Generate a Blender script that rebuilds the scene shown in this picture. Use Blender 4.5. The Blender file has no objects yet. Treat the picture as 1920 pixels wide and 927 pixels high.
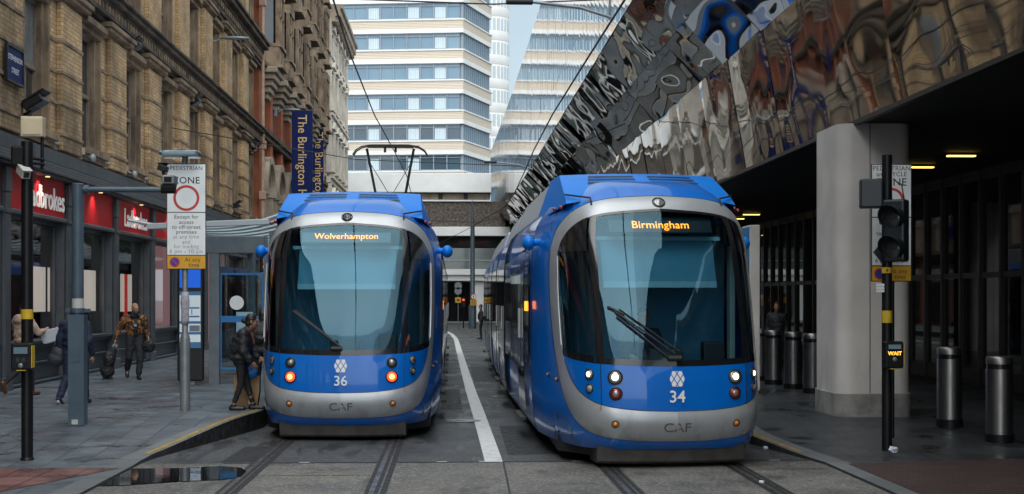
import bpy, math, random
from mathutils import Vector, Matrix, noise
random.seed(7)
R = math.radians
SC = bpy.context.scene
COL = SC.collection
PI = math.pi

# ---------------------------------------------------------------- camera
FPX = 2683.0                       # focal length in photograph pixels (1920 wide)
CAMH = 2.1
YAW = math.atan(113 / FPX)
cam_d = bpy.data.cameras.new('street_camera')
cam_d.sensor_width = 36.0
cam_d.lens = FPX / 1920 * 36
cam_d.shift_y = (560 - 463.5) / 1920
cam_d.clip_start = 0.1
cam_d.clip_end = 3000
cam = bpy.data.objects.new('street_camera', cam_d)
COL.objects.link(cam)
cam.location = (0, 0, CAMH)
cam.rotation_euler = (R(90), 0, -YAW)
SC.camera = cam

# ---------------------------------------------------------------- world
SUN_EL, SUN_AZ = R(62), R(186)     # azimuth clockwise from +Y: high behind the camera, veiled
wd = bpy.data.worlds.new('World')
SC.world = wd
wd.use_nodes = True
nt = wd.node_tree
for n in list(nt.nodes):
    nt.nodes.remove(n)
wo = nt.nodes.new('ShaderNodeOutputWorld')
bg = nt.nodes.new('ShaderNodeBackground')
sky = nt.nodes.new('ShaderNodeTexSky')
sky.sky_type = 'NISHITA'
sky.sun_disc = False
sky.sun_elevation = SUN_EL
sky.sun_rotation = SUN_AZ
sky.air_density = 1.0
sky.dust_density = 2.0
tc = nt.nodes.new('ShaderNodeTexCoord')
nz = nt.nodes.new('ShaderNodeTexNoise')
nz.inputs['Scale'].default_value = 2.2
nz.inputs['Detail'].default_value = 6
cr = nt.nodes.new('ShaderNodeValToRGB')
cr.color_ramp.elements[0].position = 0.36
cr.color_ramp.elements[0].color = (0.55, 0.55, 0.55, 1)
cr.color_ramp.elements[1].position = 0.62
cr.color_ramp.elements[1].color = (1, 1, 1, 1)
mx = nt.nodes.new('ShaderNodeMixRGB')
mx.inputs[2].default_value = (11.6, 13.4, 14.4, 1)      # bright high cloud
# sky glow added low behind the camera as fill; duller and bluer ahead
CL_EL, CL_AZ = R(38), R(184)
dt = nt.nodes.new('ShaderNodeVectorMath')
dt.operation = 'DOT_PRODUCT'
dt.inputs[1].default_value = (math.sin(CL_AZ) * math.cos(CL_EL), math.cos(CL_AZ) * math.cos(CL_EL), math.sin(CL_EL))
nt.links.new(tc.outputs['Generated'], dt.inputs[0])
gr = nt.nodes.new('ShaderNodeValToRGB')
gr.color_ramp.elements[0].position = 0.0
gr.color_ramp.elements[0].color = (5.6, 6.9, 7.4, 1)
gr.color_ramp.elements[1].position = 1.0
gr.color_ramp.elements[1].color = (27, 29, 30, 1)
e_ = gr.color_ramp.elements.new(0.5)
e_.color = (8.0, 9.5, 10.2, 1)
mr_ = nt.nodes.new('ShaderNodeMapRange')
mr_.inputs[1].default_value = -1
mr_.inputs[2].default_value = 1
nt.links.new(dt.outputs['Value'], mr_.inputs[0])
nt.links.new(mr_.outputs[0], gr.inputs['Fac'])
nt.links.new(gr.outputs['Color'], mx.inputs[2])
nt.links.new(tc.outputs['Generated'], nz.inputs['Vector'])
nt.links.new(nz.outputs['Fac'], cr.inputs['Fac'])
nt.links.new(cr.outputs['Color'], mx.inputs[0])
nt.links.new(sky.outputs['Color'], mx.inputs[1])
nt.links.new(mx.outputs['Color'], bg.inputs['Color'])
bg.inputs['Strength'].default_value = 0.10
nt.links.new(bg.outputs['Background'], wo.inputs['Surface'])

# ---------------------------------------------------------------- sun (veiled by cloud)
sd = bpy.data.lights.new('sun', 'SUN')
sd.energy = 1.2
sd.angle = R(60)
sd.color = (1.0, 0.93, 0.84)
so = bpy.data.objects.new('sun', sd)
COL.objects.link(so)
sdir = Vector((math.sin(SUN_AZ) * math.cos(SUN_EL), math.cos(SUN_AZ) * math.cos(SUN_EL), math.sin(SUN_EL)))
so.rotation_euler = (-sdir).to_track_quat('-Z', 'Y').to_euler()
so.location = (0, -20, 60)

vs = SC.view_settings
vs.view_transform = 'Standard'
vs.look = 'None'
vs.gamma = 1
vs.use_curve_mapping = False
vs.exposure = 0.28
SC.render.engine = 'CYCLES'
SC.cycles.max_bounces = 7
SC.cycles.glossy_bounces = 4
SC.cycles.transparent_max_bounces = 12
SC.cycles.use_denoising = True
SC.cycles.sample_clamp_indirect = 6

# ---------------------------------------------------------------- helpers
OFF = {}


def P(px, py, Z=None, Y=None, X=None):
    """photograph pixel -> place, on a level Z, a cross plane Y or a side plane X"""
    c, s = math.cos(YAW), math.sin(YAW)
    u, v = (px - 960) / FPX, (560 - py) / FPX
    d = Vector((s + u * c, c - u * s, v))
    if Z is not None:
        t = (Z - CAMH) / d.z
    elif Y is not None:
        t = Y / d.y
    else:
        t = X / d.x
    return Vector((0, 0, CAMH)) + d * t


def thing(name, label, cat, loc=(0, 0, 0), rz=0.0, group=None, local=False):
    o = bpy.data.objects.new(name, None)
    o.empty_display_size = 0.1
    COL.objects.link(o)
    o.location = loc
    o.rotation_euler = (0, 0, rz)
    o['label'] = label
    o['category'] = cat
    if group:
        o['group'] = group
    OFF[o.name] = Vector((0, 0, 0)) if local else Vector(loc)
    return o


def tag(o, label, cat, group=None):
    o['label'] = label
    o['category'] = cat
    if group:
        o['group'] = group
    return o


def copy_tree(o, parent=None, label=None):
    c = o.copy()
    COL.objects.link(c)
    OFF[c.name] = OFF.get(o.name, Vector((0, 0, 0)))
    if parent is not None:
        c.parent = parent
    if label:
        c['label'] = label
    for ch in list(o.children):
        copy_tree(ch, c)
    return c


class MB:
    def __init__(s):
        s.v, s.f, s.m, s.mi = [], [], [], 0

    def add(s, vs_, fs_):
        b = len(s.v)
        s.v += [Vector(p) for p in vs_]
        for f in fs_:
            s.f.append([b + i for i in f])
            s.m.append(s.mi)
        return s

    def poly(s, pts):
        return s.add(pts, [list(range(len(pts)))])

    def box(s, x0, x1, y0, y1, z0, z1):
        return s.add([(x0, y0, z0), (x1, y0, z0), (x1, y1, z0), (x0, y1, z0), (x0, y0, z1), (x1, y0, z1), (x1, y1, z1), (x0, y1, z1)],
                     [(0, 3, 2, 1), (4, 5, 6, 7), (0, 1, 5, 4), (1, 2, 6, 5), (2, 3, 7, 6), (3, 0, 4, 7)])

    def obox(s, c, size, M=None):
        M = M or Matrix.Identity(3)
        hx, hy, hz = size[0] / 2, size[1] / 2, size[2] / 2
        c = Vector(c)
        ps = [c + M @ Vector(p) for p in ((-hx, -hy, -hz), (hx, -hy, -hz), (hx, hy, -hz), (-hx, hy, -hz), (-hx, -hy, hz), (hx, -hy, hz), (hx, hy, hz), (-hx, hy, hz))]
        return s.add(ps, [(0, 3, 2, 1), (4, 5, 6, 7), (0, 1, 5, 4), (1, 2, 6, 5), (2, 3, 7, 6), (3, 0, 4, 7)])

    def tube(s, pts, r, n=10, cap=True):
        pts = [Vector(p) for p in pts]
        rs = r if isinstance(r, (list, tuple)) else [r] * len(pts)
        rings = []
        up = None
        for i, p in enumerate(pts):
            d = (pts[min(i + 1, len(pts) - 1)] - pts[max(i - 1, 0)])
            if d.length < 1e-9:
                d = Vector((0, 0, 1))
            d.normalize()
            if up is None:
                up = Vector((0, 0, 1)) if abs(d.z) < 0.9 else Vector((0, 1, 0))
            a = d.cross(up)
            if a.length < 1e-6:
                a = d.cross(Vector((1, 0, 0)))
            a.normalize()
            b = a.cross(d)
            up = b
            rings.append([p + (a * math.cos(2 * PI * k / n) + b * math.sin(2 * PI * k / n)) * rs[i] for k in range(n)])
        vs_ = [q for ring in rings for q in ring]
        fs_ = []
        for i in range(len(pts) - 1):
            for k in range(n):
                k2 = (k + 1) % n
                fs_.append((i * n + k, i * n + k2, (i + 1) * n + k2, (i + 1) * n + k))
        if cap:
            fs_.append(list(range(n - 1, -1, -1)))
            fs_.append([(len(pts) - 1) * n + k for k in range(n)])
        return s.add(vs_, fs_)

    def capsule(s, p, q, r0, r1, n=12):
        p, q = Vector(p), Vector(q)
        d = q - p
        L = d.length
        d = d / L if L > 1e-9 else Vector((0, 0, 1))
        pts, rs = [], []
        for a in (80, 55, 28):
            pts.append(p - d * r0 * math.sin(R(a)))
            rs.append(r0 * math.cos(R(a)))
        pts.append(p)
        rs.append(r0)
        pts.append(q)
        rs.append(r1)
        for a in (28, 55, 80):
            pts.append(q + d * r1 * math.sin(R(a)))
            rs.append(r1 * math.cos(R(a)))
        return s.tube(pts, rs, n)

    def ell(s, c, rad, M=None, nu=16, nv=10):
        c = Vector(c)
        M = M or Matrix.Identity(3)
        vs_, fs_ = [], []
        for j in range(1, nv):
            t = PI * j / nv
            for i in range(nu):
                p = 2 * PI * i / nu
                vs_.append(c + M @ Vector((rad[0] * math.sin(t) * math.cos(p), rad[1] * math.sin(t) * math.sin(p), rad[2] * math.cos(t))))
        top = len(vs_)
        vs_.append(c + M @ Vector((0, 0, rad[2])))
        vs_.append(c + M @ Vector((0, 0, -rad[2])))
        for j in range(nv - 2):
            for i in range(nu):
                i2 = (i + 1) % nu
                fs_.append((j * nu + i, (j + 1) * nu + i, (j + 1) * nu + i2, j * nu + i2))
        for i in range(nu):
            i2 = (i + 1) % nu
            fs_.append((top, i, i2))
            fs_.append((top + 1, (nv - 2) * nu + i2, (nv - 2) * nu + i))
        return s.add(vs_, fs_)

    def lathe(s, prof, c=(0, 0, 0), n=20, M=None):
        """prof: (radius, height) pairs round the local z axis"""
        c = Vector(c)
        M = M or Matrix.Identity(3)
        vs_, fs_ = [], []
        for r, z in prof:
            for k in range(n):
                a = 2 * PI * k / n
                vs_.append(c + M @ Vector((r * math.cos(a), r * math.sin(a), z)))
        for j in range(len(prof) - 1):
            for k in range(n):
                k2 = (k + 1) % n
                fs_.append((j * n + k, j * n + k2, (j + 1) * n + k2, (j + 1) * n + k))
        fs_.append(list(range(n - 1, -1, -1)))
        fs_.append([(len(prof) - 1) * n + k for k in range(n)])
        return s.add(vs_, fs_)

    def grid(s, Pn, flip=False, wrap=False):
        h, w = len(Pn), len(Pn[0])
        vs_ = [p for row in Pn for p in row]
        fs_ = []
        for j in range(h - 1):
            for i in range(w - 1 if not wrap else w):
                i2 = (i + 1) % w
                f = (j * w + i, j * w + i2, (j + 1) * w + i2, (j + 1) * w + i)
                fs_.append(f[::-1] if flip else f)
        return s.add(vs_, fs_)

    def prism(s, poly, vec):
        """planar polygon (3-D points) extruded by vec"""
        n = len(poly)
        poly = [Vector(p) for p in poly]
        vec = Vector(vec)
        fs_ = [list(range(n - 1, -1, -1)), [n + i for i in range(n)]]
        for i in range(n):
            j = (i + 1) % n
            fs_.append((i, j, n + j, n + i))
        return s.add(poly + [p + vec for p in poly], fs_)

    def build(s, name, mat, parent=None, smooth=False, bevel=0.0, kind=None, fix=False, label=None, seg=2):
        me = bpy.data.meshes.new(name)
        off = OFF.get(parent.name, Vector((0, 0, 0))) if parent is not None else Vector((0, 0, 0))
        me.from_pydata([tuple(p - off) for p in s.v], [], s.f)
        mats = mat if isinstance(mat, (list, tuple)) else [mat]
        for m in mats:
            me.materials.append(M_[m] if isinstance(m, str) else m)
        if len(mats) > 1:
            me.polygons.foreach_set('material_index', s.m)
        if fix:
            import bmesh
            bm = bmesh.new()
            bm.from_mesh(me)
            bmesh.ops.recalc_face_normals(bm, faces=bm.faces)
            bm.to_mesh(me)
            bm.free()
        if smooth is True:
            me.polygons.foreach_set('use_smooth', [True] * len(me.polygons))
        elif smooth:
            me.polygons.foreach_set('use_smooth', [True] * len(me.polygons))
            me.set_sharp_from_angle(angle=R(smooth))
        me.update()
        o = bpy.data.objects.new(name, me)
        COL.objects.link(o)
        if bevel:
            b = o.modifiers.new('edge', 'BEVEL')
            b.width = bevel
            b.segments = seg
            b.limit_method = 'ANGLE'
            b.angle_limit = R(40)
        if parent is not None:
            o.parent = parent
            OFF[o.name] = off
        if kind:
            o['kind'] = kind
        if label:
            o['label'] = label
        return o


_tcache = {}


def text_mb(body, size, origin, right, up, mb=None, depth=0.0, align='CENTER', sx=1.0, off=0.0, spacing=1.0, line=1.0):
    """lettering as mesh faces; origin is the centre of the first line"""
    mb = mb or MB()
    key = (body, align, off, spacing, line, depth / size if depth else 0)
    if key not in _tcache:
        cu = bpy.data.curves.new('lettering', 'FONT')
        cu.body = body
        cu.size = 1
        cu.align_x = align
        cu.offset = off
        cu.space_character = spacing
        cu.space_line = line
        cu.resolution_u = 3
        cu.extrude = depth / size / 2 if depth else 0
        ob = bpy.data.objects.new('lettering', cu)
        me = bpy.data.meshes.new_from_object(ob)
        _tcache[key] = ([v.co.copy() for v in me.vertices], [list(p.vertices) for p in me.polygons])
        bpy.data.objects.remove(ob)
        bpy.data.curves.remove(cu)
        bpy.data.meshes.remove(me)
    vs_, fs_ = _tcache[key]
    o, r, u = Vector(origin), Vector(right).normalized(), Vector(up).normalized()
    nrm = r.cross(u)
    return mb.add([o + r * (v.x * size * sx) + u * ((v.y - 0.34) * size) + nrm * (v.z * size) for v in vs_], fs_)


# ---------------------------------------------------------------- materials
M_ = {}


def _new(name):
    m = bpy.data.materials.new(name)
    m.use_nodes = True
    t = m.node_tree
    b = t.nodes['Principled BSDF']
    M_[name] = m
    return m, t, b


def _coord(t, which='Object'):
    return t.nodes.new('ShaderNodeTexCoord').outputs[which]


def pm(name, col, col2=None, rough=0.6, rough2=None, scale=6.0, metal=0.0, bump=0.0, bscale=None, coat=0.0, emit=None, estr=0.0, detail=5, spec=None, lo=0.35, hi=0.65):
    """painted / plain surface with uneven colour, gloss and relief"""
    m, t, b = _new(name)
    b.inputs['Base Color'].default_value = (*col, 1)
    b.inputs['Roughness'].default_value = rough
    b.inputs['Metallic'].default_value = metal
    if spec is not None:
        b.inputs['Specular IOR Level'].default_value = spec
    if coat:
        b.inputs['Coat Weight'].default_value = coat
        b.inputs['Coat Roughness'].default_value = 0.04
    if emit:
        b.inputs['Emission Color'].default_value = (*emit, 1)
        b.inputs['Emission Strength'].default_value = estr
    co = _coord(t)
    if col2 is not None or rough2 is not None:
        n = t.nodes.new('ShaderNodeTexNoise')
        n.inputs['Scale'].default_value = scale
        n.inputs['Detail'].default_value = detail
        t.links.new(co, n.inputs['Vector'])
        if col2 is not None:
            r = t.nodes.new('ShaderNodeValToRGB')
            r.color_ramp.elements[0].position = lo
            r.color_ramp.elements[1].position = hi
            r.color_ramp.elements[0].color = (*col, 1)
            r.color_ramp.elements[1].color = (*col2, 1)
            t.links.new(n.outputs['Fac'], r.inputs['Fac'])
            t.links.new(r.outputs['Color'], b.inputs['Base Color'])
        if rough2 is not None:
            q = t.nodes.new('ShaderNodeMapRange')
            q.inputs[1].default_value = lo
            q.inputs[2].default_value = hi
            q.inputs[3].default_value = rough
            q.inputs[4].default_value = rough2
            t.links.new(n.outputs['Fac'], q.inputs[0])
            t.links.new(q.outputs[0], b.inputs['Roughness'])
    if bump:
        n2 = t.nodes.new('ShaderNodeTexNoise')
        n2.inputs['Scale'].default_value = bscale or scale * 4
        n2.inputs['Detail'].default_value = 4
        t.links.new(co, n2.inputs['Vector'])
        bp = t.nodes.new('ShaderNodeBump')
        bp.inputs['Strength'].default_value = 1.0
        bp.inputs['Distance'].default_value = bump
        t.links.new(n2.outputs['Fac'], bp.inputs['Height'])
        t.links.new(bp.outputs['Normal'], b.inputs['Normal'])
    return m


def bricks(name, c1, c2, mortar, bw, bh, gap=0.01, plane='YZ', rough=0.85, bump=0.006, dirt=None, dscale=0.35, offset=0.5, rough2=None, bias=0.0):
    """brick / slab / tile courses in a world plane, with soot"""
    m, t, b = _new(name)
    g = t.nodes.new('ShaderNodeNewGeometry')
    sp = t.nodes.new('ShaderNodeSeparateXYZ')
    t.links.new(g.outputs['Position'], sp.inputs[0])
    cb = t.nodes.new('ShaderNodeCombineXYZ')
    if plane == 'YZ':
        ad = t.nodes.new('ShaderNodeMath')
        t.links.new(sp.outputs['X'], ad.inputs[0])
        t.links.new(sp.outputs['Y'], ad.inputs[1])
        t.links.new(ad.outputs[0], cb.inputs['X'])
        t.links.new(sp.outputs['Z'], cb.inputs['Y'])
    else:
        t.links.new(sp.outputs['Y' if plane == 'YX' else 'X'], cb.inputs['X'])
        t.links.new(sp.outputs['X' if plane == 'YX' else 'Y'], cb.inputs['Y'])
    br = t.nodes.new('ShaderNodeTexBrick')
    br.offset = offset
    br.inputs['Color1'].default_value = (*c1, 1)
    br.inputs['Color2'].default_value = (*c2, 1)
    br.inputs['Mortar'].default_value = (*mortar, 1)
    br.inputs['Scale'].default_value = 1
    br.inputs['Brick Width'].default_value = bw
    br.inputs['Row Height'].default_value = bh
    br.inputs['Mortar Size'].default_value = gap
    br.inputs['Bias'].default_value = bias
    t.links.new(cb.outputs[0], br.inputs['Vector'])
    n = t.nodes.new('ShaderNodeTexNoise')
    n.inputs['Scale'].default_value = dscale
    n.inputs['Detail'].default_value = 8
    n.inputs['Roughness'].default_value = 0.7
    t.links.new(g.outputs['Position'], n.inputs['Vector'])
    mr = t.nodes.new('ShaderNodeMapRange')
    mr.inputs[1].default_value = 0.42
    mr.inputs[2].default_value = 0.68
    mr.inputs[3].default_value = 0.0
    mr.inputs[4].default_value = 0.75
    t.links.new(n.outputs['Fac'], mr.inputs[0])
    mxx = t.nodes.new('ShaderNodeMixRGB')
    d = dirt or tuple(x * 0.45 for x in c1)
    mxx.inputs[2].default_value = (*d, 1)
    t.links.new(mr.outputs[0], mxx.inputs[0])
    t.links.new(br.outputs['Color'], mxx.inputs[1])
    t.links.new(mxx.outputs[0], b.inputs['Base Color'])
    b.inputs['Roughness'].default_value = rough
    if rough2 is not None:
        q = t.nodes.new('ShaderNodeMapRange')
        q.inputs[1].default_value = 0.4
        q.inputs[2].default_value = 0.62
        q.inputs[3].default_value = rough
        q.inputs[4].default_value = rough2
        t.links.new(n.outputs['Fac'], q.inputs[0])
        t.links.new(q.outputs[0], b.inputs['Roughness'])
    bp = t.nodes.new('ShaderNodeBump')
    bp.inputs['Distance'].default_value = bump
    iv = t.nodes.new('ShaderNodeMath')
    iv.operation = 'SUBTRACT'
    iv.inputs[0].default_value = 1.0
    t.links.new(br.outputs['Fac'], iv.inputs[1])
    t.links.new(iv.outputs[0], bp.inputs['Height'])
    t.links.new(bp.outputs['Normal'], b.inputs['Normal'])
    return m


def glass(name, tint, ior=1.6, rough=0.02, refl=(1, 1, 1)):
    """clear pane: tinted see-through plus a Fresnel mirror"""
    m = bpy.data.materials.new(name)
    m.use_nodes = True
    t = m.node_tree
    for n in list(t.nodes):
        t.nodes.remove(n)
    out = t.nodes.new('ShaderNodeOutputMaterial')
    mixs = t.nodes.new('ShaderNodeMixShader')
    tr = t.nodes.new('ShaderNodeBsdfTransparent')
    tr.inputs['Color'].default_value = (*tint, 1)
    gl = t.nodes.new('ShaderNodeBsdfGlossy')
    gl.inputs['Roughness'].default_value = rough
    gl.inputs['Color'].default_value = (*refl, 1)
    fr = t.nodes.new('ShaderNodeFresnel')
    fr.inputs['IOR'].default_value = ior
    t.links.new(fr.outputs[0], mixs.inputs[0])
    t.links.new(tr.outputs[0], mixs.inputs[1])
    t.links.new(gl.outputs[0], mixs.inputs[2])
    t.links.new(mixs.outputs[0], out.inputs['Surface'])
    M_[name] = m
    return m


def emis(name, col, s):
    return pm(name, tuple(c * 0.4 for c in col), emit=col, estr=s, rough=0.5)


def asphalt(name, c1, c2, speck, rough, rough2, patch=0.25):
    m, t, b = _new(name)
    g = t.nodes.new('ShaderNodeNewGeometry')
    n1 = t.nodes.new('ShaderNodeTexNoise')
    n1.inputs['Scale'].default_value = patch
    n1.inputs['Detail'].default_value = 8
    n1.inputs['Roughness'].default_value = 0.65
    t.links.new(g.outputs['Position'], n1.inputs['Vector'])
    r1 = t.nodes.new('ShaderNodeValToRGB')
    r1.color_ramp.elements[0].position = 0.36
    r1.color_ramp.elements[1].position = 0.66
    r1.color_ramp.elements[0].color = (*c1, 1)
    r1.color_ramp.elements[1].color = (*c2, 1)
    t.links.new(n1.outputs['Fac'], r1.inputs['Fac'])
    vo = t.nodes.new('ShaderNodeTexVoronoi')
    vo.inputs['Scale'].default_value = 42
    t.links.new(g.outputs['Position'], vo.inputs['Vector'])
    sx = t.nodes.new('ShaderNodeSeparateXYZ')
    t.links.new(vo.outputs['Color'], sx.inputs[0])
    mr = t.nodes.new('ShaderNodeMapRange')
    mr.inputs[1].default_value = 0.72
    mr.inputs[2].default_value = 1.0
    mr.inputs[3].default_value = 0.0
    mr.inputs[4].default_value = 0.8
    t.links.new(sx.outputs['X'], mr.inputs[0])
    mxx = t.nodes.new('ShaderNodeMixRGB')
    mxx.inputs[2].default_value = (*speck, 1)
    t.links.new(mr.outputs[0], mxx.inputs[0])
    t.links.new(r1.outputs['Color'], mxx.inputs[1])
    t.links.new(mxx.outputs[0], b.inputs['Base Color'])
    q = t.nodes.new('ShaderNodeMapRange')
    q.inputs[1].default_value = 0.38
    q.inputs[2].default_value = 0.62
    q.inputs[3].default_value = rough
    q.inputs[4].default_value = rough2
    t.links.new(n1.outputs['Fac'], q.inputs[0])
    t.links.new(q.outputs[0], b.inputs['Roughness'])
    bp = t.nodes.new('ShaderNodeBump')
    bp.inputs['Distance'].default_value = 0.006
    bp.inputs['Strength'].default_value = 0.7
    t.links.new(sx.outputs['Y'], bp.inputs['Height'])
    t.links.new(bp.outputs['Normal'], b.inputs['Normal'])
    return m


asphalt('asphalt', (0.030, 0.033, 0.036), (0.060, 0.062, 0.064), (0.15, 0.15, 0.15), 0.42, 0.75, 0.5)
asphalt('concrete_road', (0.068, 0.066, 0.062), (0.155, 0.148, 0.135), (0.33, 0.31, 0.285), 0.5, 0.85, 0.8)
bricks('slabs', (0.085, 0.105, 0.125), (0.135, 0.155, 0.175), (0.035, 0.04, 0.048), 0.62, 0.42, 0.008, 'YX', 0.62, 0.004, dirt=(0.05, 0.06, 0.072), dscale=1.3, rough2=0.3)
bricks('kerbstone', (0.12, 0.13, 0.14), (0.16, 0.17, 0.18), (0.03, 0.03, 0.03), 0.9, 3, 0.01, 'YX', 0.7, 0.003)
bricks('slabs_shaded', (0.030, 0.035, 0.041), (0.046, 0.052, 0.058), (0.014, 0.016, 0.018), 0.6, 0.4, 0.008, 'YX', 0.55, 0.004, rough2=0.3)  # darker copy of slabs, undercroft shade put into the colour
bricks('red_blocks', (0.17, 0.075, 0.068), (0.22, 0.105, 0.095), (0.05, 0.03, 0.03), 0.4, 0.4, 0.012, 'XY', 0.55, 0.004, dirt=(0.05, 0.03, 0.03), dscale=1.5, rough2=0.25, offset=0)
bricks('red_setts', (0.060, 0.033, 0.030), (0.085, 0.048, 0.042), (0.014, 0.011, 0.011), 0.2, 0.1, 0.01, 'XY', 0.6, 0.005, dscale=1.2)
pm('rail_bed', (0.010, 0.010, 0.011), (0.022, 0.021, 0.021), rough=0.5, rough2=0.8, scale=9, bump=0.004)
pm('rail_steel', (0.34, 0.34, 0.34), (0.12, 0.11, 0.10), rough=0.25, rough2=0.5, scale=5, metal=0.9)
pm('white_line', (0.60, 0.61, 0.60), (0.36, 0.37, 0.37), rough=0.6, scale=7, lo=0.5, hi=0.75, bump=0.002)
pm('yellow_line', (0.42, 0.28, 0.04), (0.22, 0.16, 0.06), rough=0.65, scale=9)
pm('water', (0.008, 0.009, 0.010), rough=0.02, spec=0.6, bump=0.0006, bscale=3)


def add_spots(name, scale, col, thr=0.12, amount=0.7):
    """trodden gum and small stains"""
    m = M_[name]
    t = m.node_tree
    b = t.nodes['Principled BSDF']
    src = b.inputs['Base Color'].links[0].from_socket
    g = t.nodes.new('ShaderNodeNewGeometry')
    v = t.nodes.new('ShaderNodeTexVoronoi')
    v.inputs['Scale'].default_value = scale
    t.links.new(g.outputs['Position'], v.inputs['Vector'])
    r = t.nodes.new('ShaderNodeMapRange')
    r.inputs[1].default_value = thr
    r.inputs[2].default_value = thr * 0.7
    r.inputs[3].default_value = 0
    r.inputs[4].default_value = amount
    t.links.new(v.outputs['Distance'], r.inputs[0])
    x = t.nodes.new('ShaderNodeMixRGB')
    x.inputs[2].default_value = (*col, 1)
    t.links.new(r.outputs[0], x.inputs[0])
    t.links.new(src, x.inputs[1])
    t.links.new(x.outputs[0], b.inputs['Base Color'])


def add_blotch(name, scale, col, lo, hi, amount, zmax=None, stretch=(1, 1, 1), rough=None):
    """dried splashes, soot and damp patches with shapes of their own"""
    m = M_[name]
    t = m.node_tree
    b = t.nodes['Principled BSDF']
    g = t.nodes.new('ShaderNodeNewGeometry')
    mp = t.nodes.new('ShaderNodeMapping')
    mp.inputs['Scale'].default_value = stretch
    t.links.new(g.outputs['Position'], mp.inputs['Vector'])
    n = t.nodes.new('ShaderNodeTexNoise')
    n.inputs['Scale'].default_value = scale
    n.inputs['Detail'].default_value = 9
    n.inputs['Roughness'].default_value = 0.68
    t.links.new(mp.outputs[0], n.inputs['Vector'])
    r = t.nodes.new('ShaderNodeMapRange')
    r.inputs[1].default_value = lo
    r.inputs[2].default_value = hi
    r.inputs[3].default_value = 0
    r.inputs[4].default_value = amount
    t.links.new(n.outputs['Fac'], r.inputs[0])
    f = r.outputs[0]
    if zmax:
        s = t.nodes.new('ShaderNodeSeparateXYZ')
        t.links.new(g.outputs['Position'], s.inputs[0])
        q = t.nodes.new('ShaderNodeMapRange')
        q.inputs[1].default_value = zmax[0]
        q.inputs[2].default_value = zmax[1]
        q.inputs[3].default_value = 1
        q.inputs[4].default_value = 0
        t.links.new(s.outputs['Z'], q.inputs[0])
        k = t.nodes.new('ShaderNodeMath')
        k.operation = 'MULTIPLY'
        t.links.new(f, k.inputs[0])
        t.links.new(q.outputs[0], k.inputs[1])
        f = k.outputs[0]
    x = t.nodes.new('ShaderNodeMixRGB')
    x.inputs[2].default_value = (*col, 1)
    t.links.new(f, x.inputs[0])
    if b.inputs['Base Color'].links:
        t.links.new(b.inputs['Base Color'].links[0].from_socket, x.inputs[1])
    else:
        x.inputs[1].default_value = b.inputs['Base Color'].default_value
    t.links.new(x.outputs[0], b.inputs['Base Color'])
    if rough is not None:
        y = t.nodes.new('ShaderNodeMix')
        t.links.new(f, y.inputs[0])
        y.inputs[3].default_value = rough
        if b.inputs['Roughness'].links:
            t.links.new(b.inputs['Roughness'].links[0].from_socket, y.inputs[2])
        else:
            y.inputs[2].default_value = b.inputs['Roughness'].default_value
        t.links.new(y.outputs[0], b.inputs['Roughness'])


add_blotch('slabs', 1.1, (0.035, 0.043, 0.052), 0.56, 0.62, 0.75, stretch=(0.8, 1.6, 1), rough=0.16)
add_spots('slabs', 3.2, (0.22, 0.23, 0.24), 0.10, 0.5)
add_spots('slabs', 1.9, (0.04, 0.045, 0.05), 0.08, 0.7)
add_spots('slabs_shaded', 3.0, (0.10, 0.105, 0.11), 0.09, 0.5)
add_blotch('slabs_shaded', 1.3, (0.014, 0.016, 0.018), 0.54, 0.6, 0.7, rough=0.2)
add_blotch('concrete_road', 1.0, (0.055, 0.054, 0.052), 0.55, 0.63, 0.7, stretch=(1.6, 0.5, 1))
add_spots('concrete_road', 2.4, (0.05, 0.05, 0.05), 0.07, 0.6)
add_blotch('asphalt', 0.9, (0.022, 0.023, 0.025), 0.54, 0.60, 0.8, stretch=(1.8, 0.35, 1), rough=0.3)
add_spots('asphalt', 2.2, (0.13, 0.13, 0.13), 0.05, 0.6)
# buildings
bricks('buff_brick', (0.62, 0.42, 0.215), (0.43, 0.28, 0.14), (0.25, 0.18, 0.11), 0.26, 0.095, 0.010, 'YZ', 0.85, 0.005, dirt=(0.15, 0.095, 0.05), dscale=0.8)
pm('brown_stone', (0.145, 0.10, 0.063), (0.27, 0.195, 0.125), rough=0.85, scale=1.6, bump=0.02, bscale=9)
pm('sooty_stone', (0.03, 0.025, 0.021), (0.11, 0.08, 0.055), rough=0.9, scale=1.4, bump=0.02, bscale=8)
pm('pale_stone', (0.36, 0.30, 0.23), (0.24, 0.19, 0.14), rough=0.85, scale=1.1, bump=0.015, bscale=9)
bricks('white_course', (0.46, 0.42, 0.37), (0.36, 0.33, 0.29), (0.14, 0.12, 0.1), 0.9, 0.32, 0.008, 'YZ', 0.7, 0.006, dirt=(0.2, 0.17, 0.13))
bricks('slate_course', (0.035, 0.043, 0.052), (0.055, 0.065, 0.078), (0.012, 0.014, 0.017), 0.62, 0.42, 0.012, 'YZ', 0.45, 0.008, dirt=(0.02, 0.024, 0.03))
pm('slate_mould', (0.022, 0.026, 0.032), (0.04, 0.046, 0.055), rough=0.45, scale=3)
bricks('red_brick', (0.34, 0.095, 0.045), (0.22, 0.062, 0.032), (0.07, 0.04, 0.03), 0.24, 0.08, 0.01, 'YZ', 0.85, 0.008, dirt=(0.07, 0.035, 0.025))
pm('red_sandstone', (0.36, 0.11, 0.05), (0.22, 0.07, 0.038), rough=0.85, scale=1.3, bump=0.015, bscale=9)
pm('cream_stone', (0.64, 0.59, 0.51), (0.46, 0.41, 0.34), rough=0.8, scale=0.9, bump=0.02, bscale=6)
pm('frame_timber', (0.20, 0.155, 0.12), (0.15, 0.115, 0.09), rough=0.6, scale=5)
pm('white_timber', (0.55, 0.53, 0.5), rough=0.5)
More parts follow.
